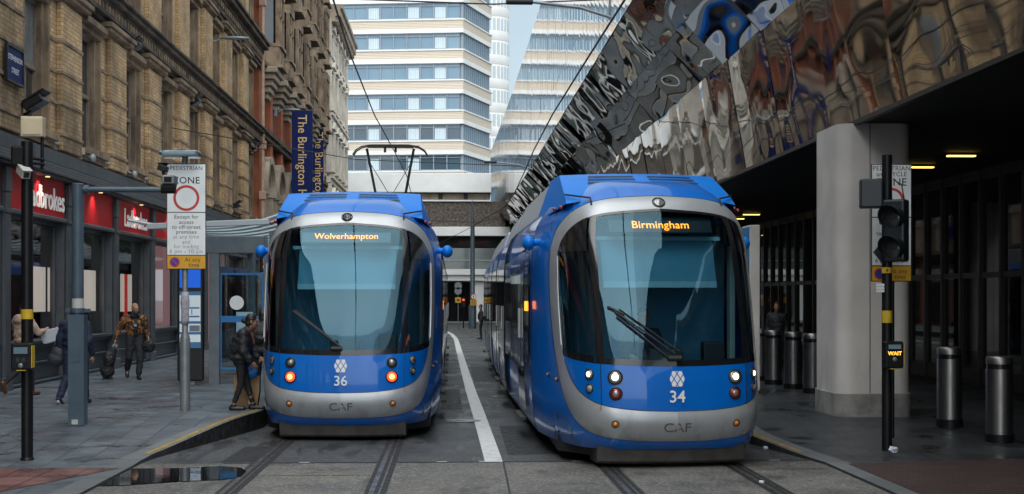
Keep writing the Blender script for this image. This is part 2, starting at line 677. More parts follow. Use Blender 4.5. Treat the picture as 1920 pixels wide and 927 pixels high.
pm('house_glass', (0.014, 0.018, 0.022), (0.03, 0.036, 0.042), rough=0.04, scale=0.5, spec=0.75)
pm('shop_paint', (0.075, 0.083, 0.092), (0.055, 0.062, 0.07), rough=0.38, scale=3)
pm('shop_paint_dark', (0.03, 0.037, 0.046), (0.022, 0.028, 0.036), rough=0.36, scale=3)
pm('sign_red', (0.56, 0.010, 0.016), (0.46, 0.008, 0.012), rough=0.5, scale=2, spec=0.2)
pm('sign_white_glow', (0.85, 0.85, 0.83), rough=0.5, emit=(1, 1, 0.97), estr=0.10)  # letters glow by themselves in place of downlighting
glass('shop_glass', (0.80, 0.84, 0.86), 1.55)
pm('shop_inside', (0.03, 0.034, 0.04), (0.05, 0.055, 0.06), rough=0.8, scale=1.2)
pm('poster_white', (0.72, 0.68, 0.62), emit=(1.0, 0.88, 0.76), estr=0.42, rough=0.6)
pm('poster_red', (0.5, 0.02, 0.02), emit=(1.0, 0.06, 0.05), estr=0.30, rough=0.6)
pm('pink_wall_glow', (0.62, 0.36, 0.36), emit=(1.0, 0.5, 0.52), estr=0.22, rough=0.7)  # wall given its own glow, painting in the lit interior
pm('navy_sign', (0.004, 0.012, 0.075), (0.005, 0.014, 0.09), rough=0.55, scale=2, spec=0.15)
pm('gold', (0.62, 0.42, 0.16), rough=0.45)
pm('drain_cream', (0.42, 0.27, 0.19), (0.32, 0.2, 0.14), rough=0.6, scale=3)
add_blotch('buff_brick', 0.55, (0.075, 0.05, 0.03), 0.50, 0.66, 0.75, stretch=(1, 1, 0.45))
add_blotch('brown_stone', 0.8, (0.045, 0.034, 0.025), 0.48, 0.62, 0.8, stretch=(1, 1, 0.4))
add_blotch('red_brick', 0.5, (0.05, 0.03, 0.024), 0.48, 0.64, 0.75, stretch=(1, 1, 0.4))
add_blotch('pale_stone', 0.7, (0.09, 0.07, 0.05), 0.50, 0.64, 0.7, stretch=(1, 1, 0.4))
add_blotch('cream_stone', 0.6, (0.26, 0.22, 0.18), 0.52, 0.66, 0.4, stretch=(1, 1, 0.4))
pm('sky_sheen', (0.19, 0.21, 0.225), (0.15, 0.17, 0.18), rough=0.12, scale=2, coat=0.8)  # sky reflection put into a pale pane colour
# mirrored station
pm('mirror', (0.52, 0.51, 0.50), (0.42, 0.415, 0.41), rough=0.02, rough2=0.05, scale=0.35, metal=1.0)
pm('mirror_seam', (0.02, 0.02, 0.022), rough=0.4)
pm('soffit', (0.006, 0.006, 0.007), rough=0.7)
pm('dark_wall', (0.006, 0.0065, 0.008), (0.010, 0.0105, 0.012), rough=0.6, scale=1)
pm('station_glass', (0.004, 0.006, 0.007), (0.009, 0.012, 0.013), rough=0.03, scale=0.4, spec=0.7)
pm('mullion', (0.010, 0.011, 0.012), rough=0.4)
pm('column_concrete', (0.66, 0.62, 0.58), (0.52, 0.49, 0.46), rough=0.6, scale=1.1, bump=0.002, bscale=30)
pm('plinth', (0.30, 0.29, 0.275), (0.2, 0.195, 0.185), rough=0.75, scale=2.2)
emis('lamp_yellow', (1.0, 0.66, 0.16), 2.6)
emis('downlight', (1.0, 0.70, 0.30), 1.1)
# tower, bridge
pm('tower_white', (0.64, 0.64, 0.63), (0.58, 0.58, 0.57), rough=0.6, scale=0.4)
bricks('tower_ribs', (0.62, 0.53, 0.43), (0.58, 0.49, 0.395), (0.36, 0.30, 0.24), 40, 0.17, 0.022, 'YZ', 0.6, 0.02, dirt=(0.52, 0.44, 0.35))
pm('tower_glass', (0.09, 0.165, 0.23), (0.14, 0.23, 0.30), rough=0.05, scale=0.12, spec=0.7)
pm('tower_glass_dark', (0.03, 0.055, 0.08), (0.05, 0.085, 0.11), rough=0.05, scale=0.2, spec=0.7)
pm('tower_frame', (0.22, 0.26, 0.30), rough=0.5)
bricks('curtain', (0.55, 0.62, 0.66), (0.46, 0.54, 0.58), (0.34, 0.42, 0.47), 0.16, 9, 0.03, 'YZ', 0.8, 0.01, dirt=(0.44, 0.52, 0.57))
bricks('round_hazed', (0.78, 0.76, 0.71), (0.70, 0.70, 0.66), (0.80, 0.79, 0.76), 1.1, 1.6, 0.12, 'YZ', 0.5, 0.0, dirt=(0.74, 0.72, 0.68))  # distance haze put into the pale colours
pm('bridge_white', (0.84, 0.85, 0.85), (0.72, 0.73, 0.73), rough=0.6, scale=0.5)
pm('pebbledash', (0.05, 0.042, 0.036), (0.16, 0.135, 0.115), rough=0.9, scale=5, bump=0.03, bscale=5)
pm('bridge_dark', (0.015, 0.016, 0.018), (0.03, 0.03, 0.032), rough=0.6, scale=1)
pm('sign_maroon', (0.035, 0.012, 0.014), rough=0.5)
pm('maroon_letters', (0.25, 0.06, 0.06), rough=0.5)
pm('green_glass', (0.05, 0.075, 0.07), (0.08, 0.11, 0.10), rough=0.08, scale=0.7, spec=0.7)
# trams
pm('tram_blue', (0.000, 0.122, 0.50), (0.000, 0.132, 0.54), rough=0.34, scale=1.5, coat=0.65, spec=0.2)
pm('tram_roof_blue', (0.002, 0.16, 0.60), (0.002, 0.175, 0.64), rough=0.45, scale=1.5, coat=0.1, spec=0.2)
pm('tram_silver', (0.39, 0.41, 0.43), (0.35, 0.37, 0.39), rough=0.36, scale=3, metal=0.4)
pm('tram_skirt', (0.028, 0.026, 0.024), (0.05, 0.046, 0.042), rough=0.75, scale=6, bump=0.004)
pm('tram_black', (0.009, 0.010, 0.012), rough=0.14, coat=0.4)
pm('tram_dark', (0.012, 0.013, 0.014), rough=0.6)
glass('windscreen_glass', (0.62, 0.86, 0.95), 1.62, 0.012, (0.45, 0.80, 1.0))
glass('cab_side_glass', (0.66, 0.78, 0.80), 1.6, 0.015)
pm('tram_window', (0.007, 0.009, 0.012), rough=0.04, spec=0.7)
pm('tram_door_navy', (0.008, 0.02, 0.075), (0.01, 0.025, 0.09), rough=0.18, scale=1.0, coat=0.6)
pm('tram_grey_roof', (0.35, 0.40, 0.46), rough=0.3, metal=0.3)
pm('cab_inside', (0.045, 0.19, 0.29), (0.035, 0.15, 0.24), rough=0.7, scale=2)
pm('cab_pale', (0.42, 0.47, 0.44), rough=0.6)
pm('blind', (0.05, 0.18, 0.25), (0.04, 0.15, 0.215), rough=0.7, scale=1.2)
pm('blind_bar', (0.22, 0.37, 0.42), rough=0.5)
emis('led_orange', (1.0, 0.25, 0.02), 3.4)
pm('display_black', (0.006, 0.012, 0.018), rough=0.3)
emis('lamp_white_lit', (1.0, 0.90, 0.68), 4.2)
emis('lamp_red_lit', (1.0, 0.06, 0.02), 2.2)
emis('lamp_red_core', (1.0, 0.36, 0.10), 3.2)
pm('lamp_red_off', (0.22, 0.014, 0.012), rough=0.15, coat=0.5)
pm('lamp_clear_off', (0.30, 0.31, 0.30), rough=0.15, metal=0.4, coat=0.5)
pm('lamp_dark_off', (0.035, 0.038, 0.042), rough=0.15, coat=0.6)
pm('lamp_amber', (0.62, 0.20, 0.02), rough=0.2, coat=0.5)
pm('decal_white', (0.74, 0.76, 0.78), rough=0.4)
pm('embossed', (0.13, 0.13, 0.13), rough=0.5, metal=0.5)
pm('handle_grey', (0.42, 0.43, 0.44), rough=0.4)
add_blotch('column_concrete', 1.4, (0.22, 0.20, 0.18), 0.52, 0.66, 0.5, (0.3, 1.6), (2, 2, 0.4))
add_blotch('plinth', 1.6, (0.11, 0.10, 0.09), 0.50, 0.62, 0.7)
add_blotch('tram_blue', 3.0, (0.075, 0.062, 0.05), 0.42, 0.70, 0.55, (0.30, 0.75), (1, 1, 0.5), 0.6)
add_blotch('tram_silver', 5.0, (0.14, 0.115, 0.09), 0.48, 0.72, 0.55, (0.4, 0.95), (1, 1, 0.5), 0.6)
add_blotch('tram_door_navy', 3.0, (0.10, 0.085, 0.07), 0.42, 0.70, 0.5, (0.4, 1.0), (1, 1, 0.5), 0.6)
# street furniture
pm('black_pole', (0.006, 0.006, 0.007), (0.010, 0.010, 0.011), rough=0.4, scale=8, spec=0.3)
pm('grey_pole', (0.055, 0.085, 0.115), (0.075, 0.11, 0.14), rough=0.4, scale=4)
pm('signal_black', (0.016, 0.021, 0.026), (0.022, 0.028, 0.034), rough=0.4, scale=4)
pm('galv', (0.24, 0.26, 0.27), (0.18, 0.20, 0.21), rough=0.45, scale=5, metal=0.4)
pm('yellow_band', (0.62, 0.42, 0.02), (0.5, 0.33, 0.02), rough=0.5, scale=12)
pm('yellow_plate', (0.70, 0.37, 0.02), (0.62, 0.32, 0.02), rough=0.45, scale=8)
pm('sign_face', (0.80, 0.83, 0.84), (0.68, 0.72, 0.74), rough=0.45, scale=3.5, lo=0.45, hi=0.75)
pm('sign_black', (0.012, 0.012, 0.013), rough=0.5)
pm('sign_worn', (0.16, 0.17, 0.18), (0.42, 0.45, 0.47), rough=0.5, scale=40, lo=0.42, hi=0.55)
pm('roundel_red', (0.55, 0.04, 0.04), (0.48, 0.06, 0.05), rough=0.5, scale=6)
pm('roundel_blue', (0.035, 0.045, 0.32), rough=0.4)
pm('beige_box', (0.60, 0.50, 0.34), (0.54, 0.45, 0.31), rough=0.5, scale=5)
pm('camera_white', (0.50, 0.50, 0.47), rough=0.4)
pm('steel_brushed', (0.36, 0.35, 0.34), (0.28, 0.275, 0.27), rough=0.32, rough2=0.42, scale=3, metal=1.0)
emis('wait_orange', (1.0, 0.42, 0.05), 2.4)
pm('led_panel', (0.05, 0.08, 0.10), emit=(0.3, 0.5, 0.6), estr=0.12, rough=0.3)
pm('totem_blue', (0.008, 0.07, 0.52), emit=(0.02, 0.2, 1.0), estr=0.32, rough=0.25)
pm('totem_white', (0.60, 0.66, 0.70), emit=(0.75, 0.9, 1.0), estr=0.16, rough=0.3)
pm('totem_photo', (0.25, 0.20, 0.16), (0.10, 0.2, 0.32), rough=0.3, scale=22)
pm('totem_teal', (0.07, 0.20, 0.40), rough=0.4)
glass('canopy_glass', (0.80, 0.88, 0.90), 1.9, 0.10)
glass('screen_glass', (0.72, 0.82, 0.86), 1.5)
pm('shelter_grey', (0.14, 0.165, 0.185), (0.11, 0.13, 0.15), rough=0.45, scale=4)
pm('shelter_beam', (0.36, 0.41, 0.44), rough=0.4)
pm('shelter_blue', (0.02, 0.17, 0.42), rough=0.4)
pm('cable', (0.012, 0.012, 0.013), rough=0.6)
pm('paper_white', (0.66, 0.68, 0.76), rough=0.7)
pm('wrap', (0.48, 0.45, 0.50), (0.3, 0.28, 0.33), rough=0.7, scale=18, bump=0.01)
# people
pm('skin_light', (0.46, 0.25, 0.17), (0.40, 0.21, 0.14), rough=0.55, scale=9)
pm('skin_tan', (0.30, 0.15, 0.09), (0.26, 0.13, 0.08), rough=0.5, scale=9)
pm('hair_black', (0.008, 0.007, 0.007), (0.016, 0.013, 0.012), rough=0.45, scale=30)
pm('hair_brown', (0.075, 0.035, 0.018), (0.045, 0.02, 0.012), rough=0.5, scale=30)
pm('jacket_black', (0.010, 0.011, 0.014), (0.018, 0.019, 0.022), rough=0.6, scale=9, bump=0.02, bscale=14)
pm('trouser_black', (0.008, 0.008, 0.010), (0.014, 0.014, 0.016), rough=0.8, scale=12)
pm('trouser_charcoal', (0.014, 0.015, 0.018), (0.025, 0.026, 0.030), rough=0.8, scale=12, bump=0.01, bscale=16)
pm('navy_cloth', (0.007, 0.012, 0.035), (0.011, 0.018, 0.05), rough=0.75, scale=8, bump=0.01, bscale=12)
pm('beige_cloth', (0.42, 0.30, 0.22), (0.34, 0.24, 0.18), rough=0.85, scale=9, bump=0.015, bscale=14)
pm('pattern_cloth', (0.045, 0.014, 0.010), (0.30, 0.135, 0.045), rough=0.8, scale=17, bump=0.01, bscale=20, lo=0.46, hi=0.54)
pm('brown_leather', (0.10, 0.04, 0.016), rough=0.45)
pm('shoe_black', (0.008, 0.008, 0.009), rough=0.4)
pm('shoe_white', (0.45, 0.42, 0.43), rough=0.5)
pm('kraft', (0.36, 0.22, 0.11), (0.30, 0.18, 0.09), rough=0.75, scale=5, bump=0.01, bscale=7)
pm('bag_blue', (0.01, 0.16, 0.46), rough=0.5)
pm('bag_grey', (0.03, 0.036, 0.045), rough=0.6)
pm('eye_dark', (0.02, 0.014, 0.012), rough=0.2)
pm('scarf_rust', (0.11, 0.045, 0.025), rough=0.8)
# ================================================================ SETTING
def flat(name, polys, mat, z, kind='structure'):
    mb = MB()
    for p in polys:
        mb.poly([(x, y, z) for x, y in p])
    return mb.build(name, mat, None, kind=kind)


def pav_z(y, hi=0.25):
    t = min(max((y - 17.7) / 5.2, 0), 1)
    return 0.03 + hi * t * t * (3 - 2 * t)


def kerb_l(y):
    if y < 18.7:
        return -3.95
    if y < 23.2:
        return -3.95 + (y - 18.7) / 4.5 * 0.87
    return -3.08


def kerb_r(y):
    if y < 17.9:
        return 4.72
    if y < 20.6:
        return 4.72 - (y - 17.9) / 2.7 * 0.42
    return 4.30


flat('ground', [[(-700, -300), (700, -300), (700, 1400), (-700, 1400)]], 'asphalt', -0.012)
flat('road', [[(-4.2, -40), (5.2, -40), (5.2, 18.3), (-4.2, 18.3)][::1], ], 'concrete_road', 0.004)
flat('tram_road', [[(-4.2, 18.3), (5.2, 18.3), (5.2, 150), (-4.2, 150)]], 'asphalt', 0.003)
# expansion joint across the street
flat('road_joint', [[(-2.9, 18.28), (4.6, 18.30), (4.6, 18.40), (-2.9, 18.38)]], 'rail_bed', 0.0075)
mb = MB()
for x0 in (-1.95, -0.2, 0.35, 1.55, 1.85, 4.1):
    mb.poly([(x0, 18.31, 0.0115), (x0 + 0.14, 18.31, 0.0115), (x0 + 0.14, 18.36, 0.0115), (x0, 18.36, 0.0115)])
mb.build('joint_markings', 'white_line', None, kind='structure')
mb = MB()
for (x0, y0, x1, y1) in ((0.62, 15, 0.66, 18.28), (-2.4, 17.0, -0.95, 17.02), (3.6, 17.4, 4.6, 17.42)):
    dx, dy = x1 - x0, y1 - y0
    n = Vector((-dy, dx)).normalized() * 0.012
    mb.poly([(x0 + n.x, y0 + n.y, 0.0085), (x0 - n.x, y0 - n.y, 0.0085), (x1 - n.x, y1 - n.y, 0.0085), (x1 + n.x, y1 + n.y, 0.0085)])
mb.build('road_seams', 'rail_bed', None, kind='structure')


def rail_x(c, y, side):
    bend = -3.2 * max((y - 62) / 60, 0) ** 2
    return c + side * 0.80 + bend + (y - 18) * (0.0 if c < 0 else -0.006)


for c in (-1.62, 2.74):
    bed, st = MB(), MB()
    for sd in (-1, 1):
        ys = [-12 + 3 * k for k in range(46)]
        for lo, hi, mbx, z in ((-0.125, 0.115, bed, 0.008), (-0.075, -0.018, st, 0.0125), (0.030, 0.052, st, 0.0125)):
            mbx.grid([[Vector((rail_x(c, y, sd) + o, y, z)) for y in ys] for o in (hi, lo)])
    bed.build('rail_bed', 'rail_bed', None, kind='structure')
    st.build('rails', 'rail_steel', None, kind='structure')

# worn drip bands, patched trenches and cover plates
rnd = random.Random(12)
mb = MB()
for (x0, x1, y0, y1) in ((-2.95, -2.55, 18.5, 20.4), (0.75, 1.45, 19.2, 23.5), (-0.2, 0.2, 27, 33), (0.55, 1.2, 36, 44)):
    mb.poly([(x0, y0, 0.0065), (x1, y0 + 0.03, 0.0065), (x1 - 0.02, y1, 0.0065), (x0 + 0.03, y1 - 0.04, 0.0065)])
mb.build('road_patch', 'rail_bed', None, kind='structure')
mb = MB()
for (x, y) in ((0.2, 24.5), (1.15, 30.5)):
    mb.poly([(x + 0.3 * math.cos(2 * PI * k / 24), y + 0.3 * math.sin(2 * PI * k / 24), 0.0125) for k in range(24)])
mb.build('manhole_cover', 'rail_steel', None, kind='structure')

# centre line, bending left far up the street
cl = [(935, 866), (905, 780), (888, 735), (873, 690), (862, 655), (856, 636), (848, 627), (838, 622)]
cw = [0.115, 0.115, 0.115, 0.12, 0.12, 0.12, 0.12, 0.12]
mb = MB()
pts = [P(x - 9 * (y - 600) / 266, y, Z=0.009) for x, y in cl]
rows = [[], []]
for p in pts:
    rows[0].append(p + Vector((0.115, 0, 0)))
    rows[1].append(p - Vector((0.115, 0, 0)))
mb.grid(rows)
mb.build('centre_line', 'white_line', None, kind='structure')

# pavements
ys = [-40, -20, 0, 10, 15, 17.7] + [17.9 + 0.5 * k for k in range(12)] + [24, 40, 80, 150]
for nm, kx, edge, far, mtl in (('pavement', kerb_l, -1, -9.3, 'slabs'), ('station_pavement', kerb_r, 1, 13.2, 'slabs_shaded')):
    top, kb, yl = MB(), MB(), MB()
    A = [[], []]
    K = [[], [], []]
    Yl = [[], []]
    for y in ys:
        z = pav_z(y, 0.25 if edge < 0 else 0.17)
        x = kx(y)
        A[0].append((x + edge * 0.3, y, z))
        A[1].append((far, y, z))
        K[0].append((x + edge * 0.3, y, z))
        K[1].append((x, y, z))
        K[2].append((x + edge * -0.02, y, -0.01))
        if 18.4 < y:
            Yl[0].append((x + edge * 0.05, y, z + 0.004))
            Yl[1].append((x + edge * 0.13, y, z + 0.004))
    fl = edge < 0
    top.grid(A, flip=fl)
    kb.grid(K[:2], flip=fl)
    kb.mi = 1
    kb.grid(K[1:], flip=not fl if False else fl)
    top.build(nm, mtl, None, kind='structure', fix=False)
    kb.build('kerb', ['kerbstone', 'rail_bed'], None, kind='structure')
    yl.grid(Yl, flip=fl)
    yl.build('kerb_line', 'yellow_line', None, kind='structure')

# red paving at the crossing
flat('tactile_paving', [[(-4.05, 17.62), (-7.6, 17.62), (-7.6, 12), (-5.35, 12), (-4.9, 15.3)]], 'red_blocks', 0.036)
mb = MB()
for i in range(34):
    for j in range(40):
        x, y = -4.3 - i * 0.085, 17.5 - j * 0.085
        if x > -4.15 - (17.62 - y) * 0.35 or y < 14.9:
            continue
        mb.add([(x - .022, y - .022, .0362), (x + .022, y - .022, .0362), (x + .022, y + .022, .0362), (x - .022, y + .022, .0362), (x, y, .043)],
               [(0, 1, 4), (1, 2, 4), (2, 3, 4), (3, 0, 4)])
mb.build('tactile_studs', 'red_blocks', None, kind='structure', smooth=True)
mb = MB()
mb.grid([[Vector((4.95 + (13 - 4.95) * f, yy + f * (0.0 if yy < 15 else 1.6), pav_z(yy + f * (0.0 if yy < 15 else 1.6), 0.17) + 0.005)) for f in (0, .2, .4, .6, .8, 1)] for yy in (10, 14, 15.1, 16, 17, 17.7)])
mb.build('red_block_paving', 'red_setts', None, kind='structure')
# sunk join under the red blocks so that they meet the pavement
# puddle
mb = MB()
pp = [(150, 912), (190, 884), (235, 879), (330, 878), (415, 874), (452, 877), (462, 884), (452, 894), (420, 899), (352, 902), (285, 906), (235, 910)]
mb.poly([P(x, y, Z=0.0135) for x, y in pp][::-1])
o = mb.build('puddle', 'water', None, kind='structure', fix=True)
# far traffic island
mb = MB()
mb.box(-9, 3.6, 116.5, 122, -0.01, 0.16)
mb.build('traffic_island', 'kerbstone', None, kind='structure', bevel=0.05)

# ================================================================ LEFT TERRACE 1 (buff brick, shop below)
XF = -8.8
bld = thing('corner_building', 'buff brick terrace with dark shopfronts beneath banded pilasters and deep soot-stained cornices', 'building', (XF, 42, 0.28))
Y0, Y1 = -24.0, 65.4
BAY = 4.6
bays = [30.8 + BAY * k for k in range(-11, 8)]
bays = [b for b in bays if Y0 + 2 < b < Y1 - 1.5]
mb = MB()
mb.box(XF - 9, XF - 0.34, Y0, Y1, 4.9, 19.5)
mb.build('wall', 'buff_brick', bld)
FL = [(5.70, 8.55, 9.05), (9.85, 12.15, 12.65), (13.75, 16.0, 16.4)]   # sill, head, capital top
for fi, (zs, zh, zt) in enumerate(FL):
    wproto = pproto = None
    wsheen = None
    for b in bays:
        # pilaster between this window and the next
        yp = b + BAY / 2
        if yp < Y1 - 1.0:
            if pproto is None:
                m = MB()
                y = yp
                m.box(XF - 0.34, XF, y - 1.3, y + 1.3, zs - 0.3, zt - 0.35)
                m.box(XF, XF + 0.14, y - 0.85, y + 0.85, zs - 0.3, zt - 0.35)
                m.mi = 1
                n = 4 if fi == 0 else 0
                for k in range(n):
                    zz = zs + 0.02 + k * (zt - 0.6 - zs) / n
                    m.box(XF - 0.30, XF + 0.03, y - 1.325, y + 1.325, zz, zz + 0.085)
                    m.box(XF + 0.03, XF + 0.17, y - 0.88, y + 0.88, zz, zz + 0.085)
                m.box(XF - 0.3, XF + 0.08, y - 1.38, y + 1.38, zt - 0.35, zt - 0.22)
                m.box(XF - 0.3, XF + 0.24, y - 1.34, y + 1.34, zt - 0.22, zt - 0.12)
                m.box(XF - 0.3, XF + 0.30, y - 1.42, y + 1.42, zt - 0.12, zt)
                pproto = m.build('pilaster', ['buff_brick', 'brown_stone'], bld, bevel=0.012, seg=1)
                pbase = y
            else:
                c = pproto.copy()
                COL.objects.link(c)
                c.location.y = yp - pbase
        if wproto is None:
            y = b
            wbase = b
            m = MB()
            # stepped stone jambs, lintel and sill
            for s_ in (-1, 1):
                m.box(XF - 0.33, XF - 0.10, y + s_ * 0.78 - 0.10, y + s_ * 0.78 + 0.10, zs, zh)
                m.box(XF - 0.33, XF + 0.0, y + s_ * 0.93 - 0.055, y + s_ * 0.93 + 0.055, zs, zh)
            m.box(XF - 0.33, XF + 0.02, y - 1.0, y + 1.0, zh, zh + 0.16)
            m.box(XF - 0.33, XF + 0.16, y - 1.0, y + 1.0, zh + 0.16, zh + 0.32)
            m.box(XF - 0.33, XF + 0.20, y - 1.02, y + 1.02, zs - 0.16, zs)
            m.box(XF - 0.33, XF + 0.10, y - 0.98, y + 0.98, zs - 0.30, zs - 0.16)
            w = m.build('window', 'brown_stone', bld, bevel=0.012, seg=1)
            f = MB()
            for s_ in (-1, 1):
                f.box(XF - 0.32, XF - 0.22, y + s_ * 0.645 - 0.035, y + s_ * 0.645 + 0.035, zs, zh)
            f.box(XF - 0.32, XF - 0.22, y - 0.61, y + 0.61, zh - 0.08, zh)
            f.box(XF - 0.32, XF - 0.22, y - 0.61, y + 0.61, zs, zs + 0.09)
            zm = (zs + zh) / 2 - 0.05
            f.box(XF - 0.32, XF - 0.21, y - 0.61, y + 0.61, zm - 0.045, zm + 0.045)
            f.box(XF - 0.32, XF - 0.24, y - 0.02, y + 0.02, zs + 0.09, zm - 0.045)
            f.build('sash', 'frame_timber', w)
            g = MB()
            for (za, zb, xx) in ((zs + 0.09, zm - 0.045, XF - 0.29), (zm + 0.045, zh - 0.08, XF - 0.27)):
                g.poly([(xx, y - 0.61, za), (xx, y + 0.61, za), (xx, y + 0.61, zb), (xx, y - 0.61, zb)])
            g.build('pane', 'house_glass', w)
            wproto = w
        else:
            c = copy_tree(wproto, bld)
            c.location.y = b - wbase
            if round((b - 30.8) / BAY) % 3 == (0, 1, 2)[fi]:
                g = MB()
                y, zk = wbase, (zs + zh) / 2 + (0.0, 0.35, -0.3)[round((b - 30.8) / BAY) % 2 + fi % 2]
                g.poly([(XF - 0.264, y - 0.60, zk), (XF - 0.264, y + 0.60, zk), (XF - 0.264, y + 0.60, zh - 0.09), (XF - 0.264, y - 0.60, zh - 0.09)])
                bl_ = g.build('pane_sheen', 'sky_sheen', bld)  # pale sheet painting a sky reflection over the upper pane
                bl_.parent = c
# string courses and cornices
for z0, spec_, mt in ((5.40, ((0.0, 0.10, 0.04), (0.10, 0.26, 0.10)), 'white_course'),
                      (9.05, ((0, 0.10, 0.10), (0.10, 0.22, 0.22), (0.42, 0.52, 0.22), (0.52, 0.66, 0.34), (0.66, 0.74, 0.42)), 'sooty_stone'),
                      (12.65, ((0, 0.14, 0.12), (0.14, 0.3, 0.2), (0.55, 0.70, 0.30), (0.70, 0.88, 0.50), (0.88, 1.0, 0.6)), 'sooty_stone'),
                      (16.4, ((0, 0.2, 0.2), (0.2, 0.5, 0.5), (0.5, 0.8, 0.8)), 'sooty_stone')):
    m = MB()
    for a, b_, d in spec_:
        m.box(XF - 0.34, XF + d, Y0, Y1, z0 + a, z0 + b_)
    m.build('string_course' if z0 < 6 else 'cornice', mt, bld, bevel=0.015, seg=1)
    if z0 > 8:
        m = MB()
        za, zb, dd, st = {9.05: (0.23, 0.41, 0.20, 0.34), 12.65: (0.31, 0.54, 0.26, 0.46), 16.4: (-0.3, -0.02, 0.2, 0.5)}[z0]
        m.box(XF - 0.33, XF + 0.06, Y0, Y1, z0 + za - 0.008, z0 + zb + 0.008)
        y = Y0 + 0.2
        while y < Y1 - 0.2:
            m.box(XF - 0.1, XF + dd, y, y + st * 0.5, z0 + za, z0 + zb)
            y += st
        m.build('dentils', 'brown_stone', bld)
# white ashlar course, slate band, shop cornice
m = MB()
m.box(XF - 0.34, XF - 0.02, Y0, Y1, 4.9, 5.40)
m.build('ashlar_course', 'white_course', bld)
m = MB()
m.box(XF - 0.3, XF + 0.16, Y0, Y1 + 0.02, 4.98, 5.32)
m.build('slate_band', 'slate_course', bld)
m = MB()
for a, b_, d in ((4.70, 4.75, 0.30), (4.75, 4.82, 0.38), (4.82, 4.90, 0.32), (4.90, 4.98, 0.24)):
    m.box(XF - 0.3, XF + d, Y0, Y1 + 0.02, a, b_)
m.build('shop_cornice', 'slate_mould', bld, bevel=0.012, seg=1)
# shopfront: posts, fascia boards, windows, stall risers
m = MB()
m.box(XF - 3.4, XF - 3.3, Y0, Y1, 0.05, 4.9)
m.box(XF - 3.3, XF - 0.35, Y0, Y1, 4.2, 4.3)
m.box(XF - 3.3, XF - 0.35, Y0, Y1, 0.05, 0.26)
for yy in (23.9, 33.1, 42.3, 46.9):
    m.box(XF - 3.3, XF - 0.9, yy - 0.06, yy + 0.06, 0.26, 4.2)
m.build('shop_interior', 'shop_inside', bld)
ppost = None
posts = [28.5 + BAY * k for k in range(-10, 9)]
posts = [p for p in posts if Y0 < p < Y1]
for y in posts:
    if ppost is None:
        m = MB()
        m.box(XF - 0.3, XF + 0.02, y - 0.26, y + 0.26, 0.1, 4.695)
        m.box(XF + 0.02, XF + 0.10, y - 0.17, y + 0.17, 0.1, 4.2)
        m.box(XF + 0.02, XF + 0.13, y - 0.22, y + 0.22, 0.1, 0.55)
        m.box(XF + 0.02, XF + 0.12, y - 0.20, y + 0.20, 4.2, 4.69)
        m.box(XF + 0.02, XF + 0.14, y - 0.19, y + 0.19, 3.78, 3.86)
        ppost = m.build('shop_post', 'shop_paint', bld, bevel=0.012, seg=1)
        pb = y
    else:
        c = ppost.copy()
        COL.objects.link(c)
        c.location.y = y - pb
ENTRANCE = (51.5, 56.1)
